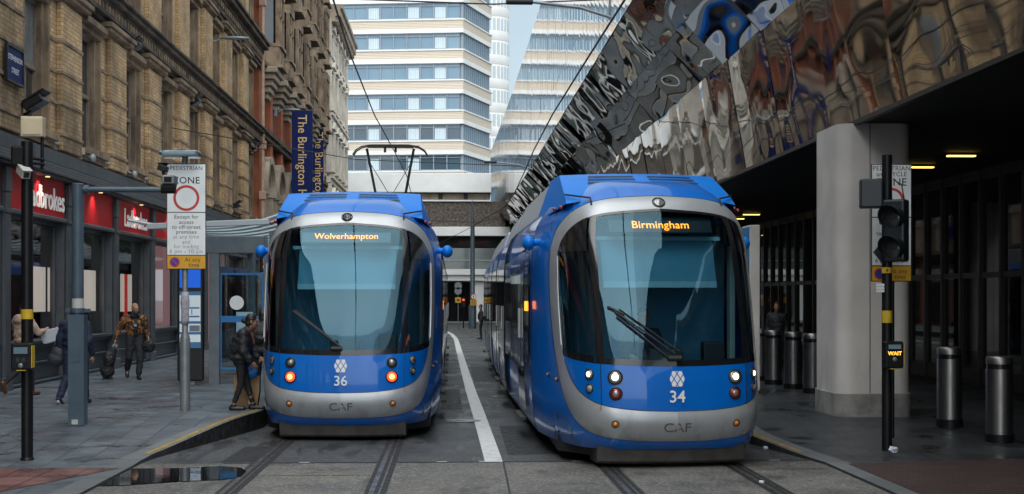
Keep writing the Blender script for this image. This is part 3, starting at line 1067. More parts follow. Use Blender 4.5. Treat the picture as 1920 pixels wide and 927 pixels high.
for i in range(len(posts) - 1):
    ya, yb = posts[i] + 0.26, posts[i + 1] - 0.26
    yc = (ya + yb) / 2
    red = yc < 47.5
    if abs(posts[i] - 51.5) < 0.3:
        # pink shop entrance with self-glowing lining
        m = MB()
        m.box(XF - 3.28, XF - 3.2, ya - 0.6, yb + 0.4, 0.28, 4.2)
        m.box(XF - 3.2, XF - 0.2, yb + 0.1, yb + 0.2, 0.28, 4.2)
        m.box(XF - 3.2, XF - 0.4, ya - 0.6, ya - 0.5, 0.28, 4.2)
        m.build('entrance_lining', 'pink_wall_glow', bld)
    else:
        m = MB()
        xg = XF - 0.22
        m.poly([(xg, ya, 1.22), (xg, yb, 1.22), (xg, yb, 3.80), (xg, ya, 3.80)])
        gl = m.build('shop_window', 'shop_glass', bld)
        m = MB()
        m.box(XF - 0.27, XF - 0.16, ya, ya + 0.09, 1.22, 3.80)
        m.box(XF - 0.27, XF - 0.16, yb - 0.09, yb, 1.22, 3.80)
        m.box(XF - 0.27, XF - 0.16, ya + 0.09, yb - 0.09, 3.72, 3.80)
        m.build('window_frame', 'shop_paint', gl)
        m = MB()
        for a, b_, d in ((0.1, 0.30, -0.02), (0.30, 0.36, 0.02), (0.36, 0.70, -0.10), (0.70, 0.76, -0.03), (0.76, 1.06, -0.10), (1.06, 1.14, -0.02), (1.14, 1.22, 0.06)):
            m.box(XF - 0.3, XF + d, ya, yb, a, b_)
        m.build('stall_riser', 'shop_paint_dark', bld, bevel=0.012, seg=1)
    m = MB()
    m.box(XF - 0.3, XF + 0.02, ya, yb, 3.90, 4.70)
    fs = m.build('shop_fascia', 'sign_red' if red else 'shop_paint_dark', bld)
    m = MB()
    m.box(XF - 0.3, XF + 0.09, ya, yb, 3.80, 3.90)
    m.build('fascia_moulding', 'shop_paint', fs, bevel=0.02)
    k = round((yc - 30.8) / BAY)
    if red and k in (0, 2):
        m = MB()
        text_mb('Ladbrokes', 0.70, (XF + 0.055, yc + (0.50 if k == 0 else 0.1), 4.28), (0, 1, 0), (0, 0, 1), m, depth=0.02, sx=0.98, off=0.004, spacing=1.0)
        m.build('fascia_lettering', 'sign_white_glow', fs)
    if red and yc > 26:
        m = MB()
        m.lathe([(0.0, 0), (0.05, 0.0), (0.05, 0.02), (0.0, 0.02)], (XF + 0.22, yc, 4.676), 12)
        m.build('downlight', 'downlight', fs)
        if yc < 46:
            sl = bpy.data.lights.new('fascia_downlight', 'SPOT')
            sl.energy = 17
            sl.color = (1.0, 0.86, 0.7)
            sl.spot_size = R(110)
            sl.spot_blend = 0.7
            sl.shadow_soft_size = 0.05
            so2 = bpy.data.objects.new('fascia_downlight', sl)
            COL.objects.link(so2)
            so2.location = (XF + 0.24, yc, 4.66)
            so2.rotation_euler = (0, R(28), 0)
# lit posters in the shop windows
for (ya, yb, z0, z1, mt) in ((31.55, 32.0, 1.8, 2.85, 'poster_red'), (32.05, 33.0, 1.8, 2.81, 'poster_white'), (33.3, 33.45, 1.8, 2.81, 'poster_white'),
                             (36.0, 36.35, 1.76, 2.82, 'poster_red'), (36.4, 37.6, 1.78, 2.82, 'poster_white'), (40.5, 40.85, 1.73, 2.79, 'poster_white'),
                             (40.9, 41.25, 1.4, 2.79, 'poster_red'), (41.3, 41.8, 1.73, 2.79, 'poster_white'), (28.9, 29.9, 0.9, 2.0, 'poster_red')):
    m = MB()
    m.box(XF - 0.48, XF - 0.44, ya, yb, z0, z1)
    m.build('window_poster', mt, bld)

# lamp inside the pink entrance
pl_ = bpy.data.lights.new('entrance_lamp', 'POINT')
pl_.energy = 75
pl_.color = (1.0, 0.72, 0.62)
pl_.shadow_soft_size = 0.15
po = bpy.data.objects.new('entrance_lamp', pl_)
COL.objects.link(po)
po.location = (XF - 1.2, 53.8, 3.7)

# drainpipe at the party wall
t = thing('drainpipe', 'cream painted rainwater pipe between the buff brick and red brick fronts', 'drainpipe', (XF + 0.2, 65.5, 0.28))
m = MB()
m.tube([(XF + 0.2, 65.55, 0.28), (XF + 0.2, 65.55, 21)], 0.09, 10)
m.build('pipe', 'drain_cream', t, smooth=40)
for z in (6.6, 8.9, 15.4):
    m = MB()
    m.box(XF + 0.04, XF + 0.36, 65.4, 65.7, z, z + 0.38)
    m.build('hopper', 'drain_cream', t, bevel=0.03)

# ================================================================ LEFT TERRACE 2 (red brick, hotel)
h = thing('hotel_building', 'red brick and brown stone hotel front with corbelled bay windows above an arched doorway', 'building', (XF, 82, 0.28))
HY0, HY1 = 65.75, 100
m = MB()
m.box(XF - 10, XF - 0.25, HY0, HY1, 0, 25)
m.build('wall', 'red_brick', h)
m = MB()
y = HY0 + 0.4
while y < HY1:
    m.box(XF - 0.3, XF + 0.02, y - 0.35, y + 0.35, 0.2, 25)
    y += 4.25
m.build('pier', 'red_sandstone', h, bevel=0.03, seg=1)
for z0, d in ((4.7, 0.35), (9.6, 0.22), (12.6, 0.25), (17.0, 0.3), (21.2, 0.3), (25, 0.6)):
    m = MB()
    m.box(XF - 0.3, XF + d * 0.5, HY0, HY1, z0, z0 + 0.25)
    m.box(XF - 0.3, XF + d, HY0, HY1, z0 + 0.25, z0 + 0.45)
    m.build('cornice', 'sooty_stone', h)
# arched openings on the lower floors
for i in range(8):
    yc = HY0 + 2.55 + i * 4.25
    m = MB()
    ring = []
    n = 14
    for k in range(n + 1):
        a = PI * k / n
        ring.append((math.cos(a), math.sin(a)))
    for (ro, ri, d, z0) in ((1.62, 1.28, 0.30, 7.2), (1.34, 1.0, 0.14, 7.2)):
        P0 = [[], [], [], []]
        for (c_, s_) in ring:
            P0[0].append((XF - 0.25, yc + ro * c_, z0 + ro * s_))
            P0[1].append((XF + d, yc + ro * c_, z0 + ro * s_))
            P0[2].append((XF + d, yc + ri * c_, z0 + ri * s_))
            P0[3].append((XF - 0.25, yc + ri * c_, z0 + ri * s_))
        m.grid(P0)
    for s_ in (-1, 1):
        m.box(XF - 0.25, XF + 0.2, yc + s_ * 1.3 - 0.22, yc + s_ * 1.3 + 0.22, 5.2, 7.2)
        m.box(XF - 0.25, XF + 0.32, yc + s_ * 1.3 - 0.3, yc + s_ * 1.3 + 0.3, 6.95, 7.22)
    w = m.build('arched_window', 'pale_stone', h, fix=True)
    m = MB()
    m.poly([(XF - 0.2, yc - 1.1, 5.2), (XF - 0.2, yc + 1.1, 5.2), (XF - 0.2, yc + 1.1, 7.2)] + [(XF - 0.2, yc + 1.1 * c_, 7.2 + 1.1 * s_) for c_, s_ in ring[1:-1]] + [(XF - 0.2, yc - 1.1, 7.2)])
    m.build('pane', 'house_glass', w)
    m = MB()
    m.box(XF - 0.22, XF - 0.12, yc - 1.5, yc + 1.5, 0.6, 4.3)
    m.build('shop_window', 'house_glass', h)
    # upper storeys: stone bay on corbels
    if i < 7:
        zb = 13.0
        m = MB()
        for k in range(5):
            dd = 0.16 + 0.13 * k
            m.box(XF - 0.2, XF + dd, yc - 0.6 - 0.2 * k, yc + 0.6 + 0.2 * k, zb - 1.5 + 0.28 * k, zb - 1.5 + 0.28 * (k + 1))
        bay = m.build('bay_window', 'pale_stone', h, bevel=0.03, seg=1)
        m = MB()
        for zf in (13.0, 17.3, 21.3):
            for zz, hh, dd in ((zf - 0.1, 0.18, 0.9), (zf + 0.08, 0.8, 0.74), (zf + 0.88, 0.14, 0.84), (zf + 3.3, 0.4, 0.78)):
                m.prism([(XF - 0.2, yc - 1.55, zz), (XF + dd, yc - 1.0, zz), (XF + dd, yc + 1.0, zz), (XF - 0.2, yc + 1.55, zz)], (0, 0, hh))
            for (xx, yy) in ((XF + 0.68, -0.95), (XF + 0.68, 0.0), (XF + 0.68, 0.95), (XF + 0.05, -1.4), (XF + 0.05, 1.4)):
                m.box(xx - 0.1, xx + 0.06, yc + yy - 0.14, yc + yy + 0.14, zf + 1.0, zf + 3.3)
            m.box(XF + 0.6, XF + 0.74, yc - 1.0, yc + 1.0, zf + 2.35, zf + 2.5)
        m.build('mullion', 'brown_stone', bay)
        m = MB()
        for zf in (13.0, 17.3, 21.3):
            m.prism([(XF - 0.2, yc - 1.4, zf + 1.0), (XF + 0.62, yc - 0.92, zf + 1.0), (XF + 0.62, yc + 0.92, zf + 1.0), (XF - 0.2, yc + 1.4, zf + 1.0)], (0, 0, 2.3))
        m.build('pane', 'house_glass', bay)
        m = MB()
        for zf in (13.0, 17.3, 21.3):
            for (ya, yb) in ((yc - 0.8, yc - 0.14), (yc + 0.14, yc + 0.8)):
                m.box(XF + 0.62, XF + 0.66, ya, ya + 0.06, zf + 1.0, zf + 2.35)
                m.box(XF + 0.62, XF + 0.66, yb - 0.06, yb, zf + 1.0, zf + 2.35)
                m.box(XF + 0.62, XF + 0.66, ya + 0.06, yb - 0.06, zf + 1.62, zf + 1.7)
        m.build('sash', 'white_timber', bay)

# hanging banners
for (px0, px1, y, ztop, zbot, lab, fs_, body) in ((547, 586, 75, 11.9, 5.4, 'navy hotel banner with gold vertical lettering, the nearer and wider of the two', 0.655, 'The Burlington Hotel'),
                                                 (583, 606.5, 90, 12.75, 6.0, 'navy hotel banner with gold vertical lettering, partly covered by the nearer one', 0.72, 'The Burlington Hotel')):
    x0, x1 = P(px0, 300, Y=y).x, P(px1, 300, Y=y).x
    t = thing('hanging_banner', lab, 'banner', ((x0 + x1) / 2, y, zbot), group='hotel banners on the red brick front')
    m = MB()
    m.box(x0, x1, y, y + 0.12, zbot, ztop)
    pn = m.build('banner_panel', 'navy_sign', t, bevel=0.01)
    m = MB()
    L = ztop - zbot
    text_mb(body, fs_, ((x0 + x1) / 2 + (0.02 if y < 80 else 0.12), y - 0.012, ztop - 0.22), (0, 0, -1), (1, 0, 0), m, align='LEFT', off=0.004, sx=0.93)
    m.build('lettering', 'gold', pn)
    m = MB()
    for z in (zbot + 0.4, ztop - 0.3):
        m.box(XF - 0.1, x0 + 0.02, y + 0.03, y + 0.09, z, z + 0.06)
    m.build('bracket', 'black_pole', t)

# ================================================================ LEFT TERRACE 3 (cream stone)
c3 = thing('stone_building', 'pale cream classical stone building with pedimented windows and heavy eaves cornice', 'building', (XF, 108, 0.28))
CY0, CY1, CX = 100.05, 116, -8.55
m = MB()
m.box(CX - 10, CX - 0.2, CY0, CY1, 0, 21)
m.build('wall', 'cream_stone', c3)
m = MB()
for a, b_, d in ((21.0, 21.4, 0.2), (21.4, 21.8, 0.45), (21.8, 22.3, 0.8), (22.3, 22.6, 0.95)):
    m.box(CX - 10, CX + d, CY0, CY1 + d * 0.5, a, b_)
y = CY0 + 0.3
while y < CY1:
    m.box(CX - 0.1, CX + 0.7, y, y + 0.3, 21.42, 21.78)
    y += 0.9
m.build('eaves_cornice', 'pale_stone', c3)
for z0 in (5.5, 10.2, 14.6, 18.6):
    m = MB()
    m.box(CX - 0.3, CX + 0.15, CY0, CY1 + 0.1, z0, z0 + 0.3)
    m.box(CX - 0.3, CX + 0.3, CY0, CY1 + 0.15, z0 + 0.3, z0 + 0.45)
    m.build('string_course', 'cream_stone', c3)
for zf in (1.2, 6.6, 11.2, 15.5, 19.2):
    hh = 1.5 if zf > 19 else 2.6
    for k in range(5):
        yc = CY0 + 1.7 + k * 3.1
        m = MB()
        for s_ in (-1, 1):
            m.box(CX - 0.2, CX + 0.12, yc + s_ * 0.75 - 0.14, yc + s_ * 0.75 + 0.14, zf, zf + hh)
        m.box(CX - 0.2, CX + 0.16, yc - 0.95, yc + 0.95, zf + hh, zf + hh + 0.2)
        m.box(CX - 0.2, CX + 0.28, yc - 1.0, yc + 1.0, zf - 0.2, zf)
        m.prism([(CX - 0.2, yc - 1.1, zf + hh + 0.2), (CX - 0.2, yc + 1.1, zf + hh + 0.2), (CX - 0.2, yc, zf + hh + 0.75)], (0.55, 0, 0))
        w = m.build('window', 'cream_stone', c3, fix=True)
        m = MB()
        m.poly([(CX - 0.17, yc - 0.62, zf), (CX - 0.17, yc + 0.62, zf), (CX - 0.17, yc + 0.62, zf + hh), (CX - 0.17, yc - 0.62, zf + hh)])
        m.build('pane', 'house_glass', w)
    m = MB()
    for k in range(6):
        yc = CY0 + 0.15 + k * 3.1
        m.box(CX - 0.2, CX + 0.18, yc - 0.25, yc + 0.25, zf - 0.3, zf + hh + 0.9)
    m.build('pilaster', 'cream_stone', c3)

# ================================================================ MIRRORED STATION
st = thing('station_building', 'station front clad in rippled mirror panels leaning over a dark open undercroft', 'building', (9, 60, 0.28))
SY0, SY1 = -12.0, 140.0


def sx(y):
    return -0.55 * max((y - 60) / 80, 0) ** 2


PROF = [(6.50, 4.93), (6.08, 7.37), (4.35, 9.23), (4.35, 16.36)]


def cladding(name, a, b, rows, w, amp, L, bow, seed, zs=1.6, tilt=0.0):
    a, b = Vector((a[0], 0, a[1])), Vector((b[0], 0, b[1]))
    up = (b - a)
    nrm = Vector((-up.z, 0, up.x)).normalized()
    mb = MB()
    n = int((SY1 - SY0) / w)
    rnd = random.Random(seed)
    for r in range(rows):
        for c in range(n):
            y0 = SY0 + c * w
            res = int((14 if 8 < y0 < 45 else (10 if y0 < 80 and y0 > -2 else 5)) * max(1, w / 2.4))
            ox, oy = rnd.uniform(-50, 50), rnd.uniform(-50, 50)
            tx, ty = rnd.gauss(0, bow * 0.35) + rnd.gauss(0, tilt), rnd.gauss(0, bow * 0.5) + rnd.gauss(0, tilt)
            k = rnd.uniform(0.4, 1.3)
            G = []
            for j in range(res + 1):
                row = []
                v = j / res
                for i in range(res + 1):
                    u = i / res
                    uu, vv = 0.003 + u * 0.994, 0.003 + v * 0.994
                    y = y0 + uu * w
                    p = a + up * ((r + vv) / rows)
                    p.y = y
                    p.x += sx(y)
                    edge = 4 * u * (1 - u) * 0.5 + 0.5
                    d = amp * noise.noise(Vector(((y + ox) / L, ((a - p).length * 0 + up.length * (r + vv) / rows + oy) / (L * zs), seed))) * 1.6
                    d += amp * 0.3 * noise.noise(Vector(((y + oy) / (L * 0.45), (p.z + ox) / (L * zs * 0.45), seed + 5)))
                    d = d * edge + bow * k * 4 * u * (1 - u) + tx * (u - 0.5) * w + ty * (v - 0.5)
                    row.append(p + nrm * (d + 0.04))
                G.append(row)
            mb.grid(G, flip=True)
    return mb.build(name, 'mirror', st, smooth=True)


cladding('fascia_cladding', PROF[0], PROF[1], 1, 3.6, 0.016, 2.0, 0.010, 3, 0.8)
cladding('leaning_cladding', PROF[1], PROF[2], 2, 3.6, 0.042, 2.3, 0.012, 11, 0.36, 0.03)
cladding('upper_cladding', PROF[2], PROF[3], 4, 1.25, 0.0010, 0.8, 0.0060, 23)
m = MB()
ysr = [SY0 + 4 * k for k in range(39)]
for (p, q) in zip(PROF[:-1], PROF[1:]):
    m.grid([[Vector((p[0] + sx(y) + 0.03, y, p[1])) for y in ysr], [Vector((q[0] + sx(y) + 0.03, y, q[1])) for y in ysr]], flip=True)
m.grid([[Vector((4.38 + sx(y), y, 16.36)) for y in ysr], [Vector((22, y, 16.36)) for y in ysr]], flip=True)
for ye, dx in ((SY1, sx(SY1)), (SY0, 0)):
    m.poly([(22, ye, 0), (22, ye, 16.36)] + [(p[0] + dx + 0.03, ye, p[1]) for p in PROF[::-1]] + [(12, ye, 4.9), (12, ye, 0)])
m.box(6.53, 12, SY0 - 0.2, SY0 - 0.02, 0, 4.92)  # unseen end wall added to keep light out of the undercroft
m.build('backing_wall', 'mirror_seam', st, fix=False)
m = MB()
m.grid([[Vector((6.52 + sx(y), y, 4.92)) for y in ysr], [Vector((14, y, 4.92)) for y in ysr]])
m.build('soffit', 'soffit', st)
m = MB()
m.grid([[Vector((6.44 + sx(y), y, z)) for y in ysr] for z in (4.885, 4.955)], flip=False)
m.grid([[Vector((6.44 + sx(y), y, 4.885)) for y in ysr], [Vector((6.54 + sx(y), y, 4.885)) for y in ysr]])
m.build('edge_trim', 'mullion', st)
# undercroft: glazed screen, end walls
m = MB()
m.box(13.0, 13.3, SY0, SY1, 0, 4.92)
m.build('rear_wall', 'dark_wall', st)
m = MB()
rnd = random.Random(5)
y = 8.0
while y < 120:
    m.box(11.58, 11.62, y + 0.06, y + 1.14, 0.55, 2.55)
    m.box(11.58, 11.62, y + 0.06, y + 1.14, 2.67, 4.7)
    y += 1.2
m.build('glazed_screen', 'station_glass', st)
m = MB()
y = 8.0
while y < 121:
    m.box(11.5, 11.72, y - 0.06, y + 0.06, 0.2, 4.92)
    y += 1.2
m.box(11.52, 11.70, 8.06, 120, 0.2, 0.55)
m.box(11.52, 11.70, 8.06, 120, 2.55, 2.67)
m.box(11.52, 11.70, 8.06, 120, 4.7, 4.915)
m.build('screen_frame', 'mullion', st)
# soffit lamps
lp = None
for k, y in enumerate((27.3, 29.7, 46.7, 49.2, 62.0, 75.0)):
    for x in (9.85,):
        if lp is None:
            lt = thing('soffit_lamp', 'narrow warm yellow strip lamp glowing on the dark undercroft ceiling', 'ceiling lamp', (x, y, 4.86), group='strip lamps on the undercroft ceiling')
            m = MB()
            m.box(x - 0.29, x + 0.29, y - 0.05, y + 0.05, 4.87, 4.915)
            m.build('lamp_housing', 'soffit', lt)
            m = MB()
            m.box(x - 0.27, x + 0.27, y - 0.06, y + 0.06, 4.845, 4.868)
            m.build('diffuser', 'lamp_yellow', lt)
            lp = lt
        else:
            c = copy_tree(lp)
            c.location = (x, y, 4.86)


def round_rect(x0, x1, y0, y1, r, n=8):
    pts = []
    for (cx, cy, a0) in ((x1 - r, y0 + r, -90), (x1 - r, y1 - r, 0), (x0 + r, y1 - r, 90), (x0 + r, y0 + r, 180)):
        for k in range(n + 1):
            a = R(a0 + 90 * k / n)
            pts.append((cx + r * math.cos(a), cy + r * math.sin(a)))
    return pts


# concrete columns of the undercroft
for i, yc in enumerate((22.7, 41.0, 59.0)):
    z0 = 0.2
    col_ = thing('concrete_column', ['smooth pale concrete column with rounded corners behind the right traffic signal', 'pale concrete column farther back behind the right tram', 'farthest pale concrete column of the undercroft'][i], 'column', (6.55, yc + 0.7, z0), group='undercroft columns')
    x0 = 6.20 if i == 0 else 6.9
    m = MB()
    rr = round_rect(x0, x0 + 1.20, yc, yc + 1.6, 0.24)
    m.prism([(x, y, 0.57) for x, y in rr], (0, 0, 4.34))
    m.build('shaft', 'column_concrete', col_, smooth=40, fix=True)
    m = MB()
    rr = round_rect(x0 - 0.025, x0 + 1.225, yc - 0.025, yc + 1.625, 0.25)
    m.prism([(x, y, z0 - 0.06) for x, y in rr], (0, 0, 0.435))
    m.build('plinth', 'plinth', col_, smooth=40, bevel=0.012, fix=True)
    m = MB()
    m.box(x0 + 0.50, x0 + 0.512, yc - 0.004, yc + 0.01, 0.58, 4.9)
    m.build('panel_joint', 'mullion', col_)

# ================================================================ FAR END: bridge, tower
br = thing('road_bridge', 'concrete bridge building closing the street with white bands over dark shopfronts and underpass', 'bridge', (-5, 124, 0))
BX0, BX1, BY = -16.0, 3.3, 120.0


def bz(py):
    return CAMH + (560 - py) * BY / FPX


m = MB()
m.box(BX0, BX1, BY - 0.6, BY + 18, bz(362), bz(326))
m.build('parapet', 'bridge_white', br, bevel=0.03)
m = MB()
m.box(BX0, BX1 - 0.1, BY, BY + 17, bz(376), bz(362.2))
cw_ = m.build('clerestory', 'bridge_dark', br)
m = MB()
for k in range(9):
    x = BX0 + 0.4 + k * 2.12
    m.box(x, x + 1.75, BY - 0.03, BY, bz(374.5), bz(364))
m.build('clerestory_pane', 'pale_stone', cw_)
m = MB()
m.box(BX0, BX1 - 0.1, BY - 0.35, BY - 0.02, bz(378.5), bz(375.6))
m.build('string_course', 'bridge_white', br)
m = MB()
m.box(BX0, BX1 + 1.2, BY - 0.2, BY + 17.5, bz(426), bz(378.6))
m.build('wall', 'pebbledash', br)
m = MB()
m.box(BX0, BX1 + 1.6, BY - 0.5, BY + 17.3, bz(443), bz(426.2))
m.build('canopy', 'bridge_white', br, bevel=0.02)
m = MB()
m.box(BX0, BX1 + 1.6, BY + 1.2, BY + 17, bz(505), bz(443.2))
sh = m.build('shopfront', 'bridge_dark', br)
m = MB()
xa, xb = P(856, 450, Y=BY).x, P(922, 450, Y=BY).x
m.box(xa, xb, BY + 1.0, BY + 1.17, bz(462), bz(446))
fsn = m.build('shop_sign', 'sign_maroon', sh)
m = MB()
text_mb('BAGEL WORLD', 0.36, ((xa + xb) / 2, BY + 0.985, bz(453.5)), (1, 0, 0), (0, 0, 1), m, off=0.01)
m.build('sign_lettering', 'maroon_letters', fsn)
m = MB()
for k in range(14):
    x = BX0 + 1.3 * k + 0.5
    m.box(x, x + 0.05, BY + 1.1, BY + 1.19, bz(504), bz(464))
m.build('shop_mullion', 'galv', sh)
m = MB()
m.box(BX0, BX1 + 1.2, BY - 0.45, BY - 0.42, bz(505), bz(466))
m.build('glass_balustrade', 'green_glass', br)
m = MB()
m.tube([(BX0, BY - 0.44, bz(489)), (BX1 + 1.2, BY - 0.44, bz(489))], 0.05, 8)
m.build('handrail', 'galv', br)
m = MB()
m.box(BX0, BX1 + 1.6, BY - 0.5, BY + 17.2, bz(516), bz(505.3))
m.box(BX0, BX1 + 1.6, BY - 0.3, BY + 17.2, bz(527), bz(516.3))
m.build('deck_slab', 'bridge_white', br, bevel=0.02)
m = MB()
m.box(BX0, BX1 + 4, BY + 9, BY + 9.4, 0, bz(527))
m.build('underpass_wall', 'bridge_dark', br)
m = MB()
for px in (896, 700, 560):
    x = P(px, 560, Y=BY).x
    m.box(x - 0.5, x + 0.5, BY, BY + 1.4, 0, bz(527.4))
m.build('pier', 'bridge_white', br, bevel=0.04)
m = MB()
for k in range(11):
    m.box(BX0 + k * 1.8, BX0 + k * 1.8 + 0.08, BY + 8.9, BY + 9, 0, bz(530))
m.build('underpass_frame', 'mullion', br)

# tower
TC = P(868, 300, Y=155)
RA = math.atan((1764 - 847) / FPX)
RD = Vector((math.sin(RA), math.cos(RA), 0))          # along the right-hand face, away from us
FD = Vector((-math.cos(RA * 0.42), math.sin(RA * 0.42), 0))   # along the front face, to the left
TOPZ = 62.0
tw = thing('office_tower', 'tall white office tower with ribbon windows and cream ribbed bands beyond the bridge', 'tower', (TC.x, TC.y, 0))
TB = Vector((TC.x, TC.y, 0))
FWID, RLEN = 26.0, 10.2


def tq(o, d, L, z0, z1, out=0.0):
    nn = Vector((d.y, -d.x, 0)) if d is FD else Vector((d.y, -d.x, 0))
    if d is FD:
        nn = Vector((-d.y, d.x, 0))
    nn = nn * out
    p = TB + d * o + nn
    q = TB + d * (o + L) + nn
    return p, q


def tslab(mb, o, L, d, z0, z1, out, back=0.4):
    nn = Vector((d.y, -d.x, 0))
    if d is FD:
        nn = -nn
    p = TB + d * o + nn * out
    q = TB + d * (o + L) + nn * out
    mb.prism([(p.x, p.y, z0), (q.x, q.y, z0), (q.x - nn.x * (back + out), q.y - nn.y * (back + out), z0), (p.x - nn.x * (back + out), p.y - nn.y * (back + out), z0)], (0, 0, z1 - z0))


m = MB()
e = 0.45
a0, b0, c0 = TB + RD * e + FD * e, TB + FD * FWID + RD * e, TB + RD * RLEN + FD * e
m.prism([(a0.x, a0.y, 0), (b0.x, b0.y, 0), (b0.x + RD.x * RLEN, b0.y + RD.y * RLEN, 0), (c0.x, c0.y, 0)], (0, 0, TOPZ))
m.build('core', 'tower_frame', tw, fix=True)
PXM = FPX / 155
PITCH = 57 / PXM
Zw0 = CAMH + (560 - 92) / PXM       # bottom of one window row
HW = 30.5 / PXM
ROWS = range(-4, 9)
nbay = 15
wb = 25.3 / PXM
bands_w, bands_r = MB(), MB()
for r in range(-9, 10):
    zb = Zw0 + r * PITCH
    if zb < 2 or zb > TOPZ - 1:
        continue
    zt = zb + HW
    zn = zb + PITCH
    for d, L in ((FD, FWID), (RD, RLEN)):
        s0 = 0.0 if d is FD else 0.02
        h = zn - zt
        tslab(bands_w, s0, L, d, zt, zt + h * 0.30, 0.10)
        tslab(bands_w, s0, L, d, zn - h * 0.10, zn, 0.16)
        tslab(bands_r, s0, L, d, zt + h * 0.30, zn - h * 0.10, 0.06)
bands_w.build('white_band', 'tower_white', tw, fix=True)
bands_r.build('ribbed_band', 'tower_ribs', tw, fix=True)
nF = Vector((-FD.y, FD.x, 0)) * 1.0
nF = -Vector((FD.y, -FD.x, 0))
nR = Vector((RD.y, -RD.x, 0))
curt = {2, 4, 7, 9, 12}
wcount = 0
for r in range(-4, 3):
    zb = Zw0 + r * PITCH
    if zb < 8:
        continue
    dark = r < -2
    for k in range(9):
        o = 0.35 + k * wb * 1.0
        c = TB + FD * (o + wb / 2)
        Mx = Matrix((-FD, -nF, Vector((0, 0, 1)))).transposed()
        m = MB()
        hw2 = wb / 2
        for (cx, cz, w_, h_) in ((-hw2 + 0.05, HW / 2, 0.10, HW), (0, 0.06, wb, 0.12), (0, HW - 0.05, wb, 0.10), (0, HW * 0.8, wb, 0.05)):
            m.obox(c + Vector((0, 0, zb + cz)) + Mx @ Vector((cx, 0.1, 0)), (w_, 0.12, h_), Mx)
        w = m.build('window', 'tower_frame', tw)
        m = MB()
        m.obox(c + Vector((0, 0, zb + HW / 2)) + Mx @ Vector((0.04, 0.18, 0)), (wb - 0.1, 0.05, HW - 0.1), Mx)
        m.build('pane', 'tower_glass_dark' if dark else 'tower_glass', w)
        if k in (1, 3, 6) and (r * 3 + k) % 7 != 3:
            m = MB()
            m.obox(c + Vector((0, 0, zb + HW * 0.42)) + Mx @ Vector((0.04, 0.145, 0)), (wb * 0.82, 0.02, HW * 0.7), Mx)
            m.build('curtain', 'curtain', w)
# the rest of the window rows as ribbons
mg, mf = MB(), MB()
for r in range(-9, 10):
    zb = Zw0 + r * PITCH
    if zb < 2 or zb > TOPZ - 2:
        continue
    start = 0.35 + 9 * wb if (-4 <= r < 3 and zb >= 8) else 0.3
    tslab(mg, start, FWID - start, FD, zb + 0.05, zb + HW - 0.05, -0.15, 0.5)
    k = 0
    while start + k * wb < FWID:
        tslab(mf, start + k * wb, 0.1, FD, zb, zb + HW, -0.08, 0.4)
        k += 1
    tslab(mg, 0.3, RLEN - 0.4, RD, zb + 0.05, zb + HW - 0.05, -0.15, 0.5)
    k = 0
    while 0.25 + k * 0.72 < RLEN:
        tslab(mf, 0.25 + k * 0.72, 0.09, RD, zb, zb + HW, -0.05, 0.4)
        k += 1
mg.build('window_ribbon', 'tower_glass', tw, fix=True)
mf.build('window_mullions', 'tower_frame', tw, fix=True)

rt = thing('round_tower', 'pale curved tower rising behind the right edge of the white office tower', 'tower', (5.0, 205, 0))
m = MB()
m.lathe([(3.2, 0), (3.2, 68)], (5.0, 205, 0), 40)
m.build('drum', 'round_hazed', rt, smooth=40)
m = MB()
z = 8
while z < 66:
    m.lathe([(3.21, z), (3.23, z + 0.05), (3.23, z + 1.35), (3.21, z + 1.4)], (5.0, 205, 0), 40)
    z += 3.4
m.build('spandrel_ring', 'tower_white', rt, smooth=40)
m = MB()
z = 9.4
while z < 66:
    for k in range(30):
        a = 2 * PI * k / 30
        M3 = Matrix.Rotation(a, 3, 'Z')
        m.obox(Vector((5.0, 205, z + 0.9)) + M3 @ Vector((3.2, 0, 0)), (0.06, 0.42, 1.7), M3)
    z += 3.4
m.build('window_strips', 'curtain', rt)
# ================================================================ TRAMS
def interp(tab, x):
    if x <= tab[0][0]:
        return tab[0][1]
    for (a, b), (c, d) in zip(tab[:-1], tab[1:]):
        if x <= c:
            return b + (d - b) * (x - a) / (c - a)
    return tab[-1][1]


def spline(pts, n):
    """Catmull-Rom through 2-D points, n samples spaced by length"""
    out = []
    for i in range(len(pts) - 1):
        p0 = pts[max(i - 1, 0)]
        p1, p2 = pts[i], pts[i + 1]
        p3 = pts[min(i + 2, len(pts) - 1)]
        for k in range(24):
            t = k / 24
            out.append(tuple(0.5 * (2 * p1[j] + (p2[j] - p0[j]) * t + (2 * p0[j] - 5 * p1[j] + 4 * p2[j] - p3[j]) * t * t + (3 * p1[j] - p0[j] - 3 * p2[j] + p3[j]) * t ** 3) for j in (0, 1)))
    out.append(tuple(pts[-1]))
    L = [0]
    for a, b in zip(out[:-1], out[1:]):
        L.append(L[-1] + math.hypot(b[0] - a[0], b[1] - a[1]))
    res, i = [], 0
    for k in range(n):
        s = L[-1] * k / (n - 1)
        while i < len(L) - 2 and L[i + 1] < s:
            i += 1
        f = (s - L[i]) / max(L[i + 1] - L[i], 1e-9)
        res.append(tuple(out[i][j] + (out[i + 1][j] - out[i][j]) * f for j in (0, 1)))
    return res


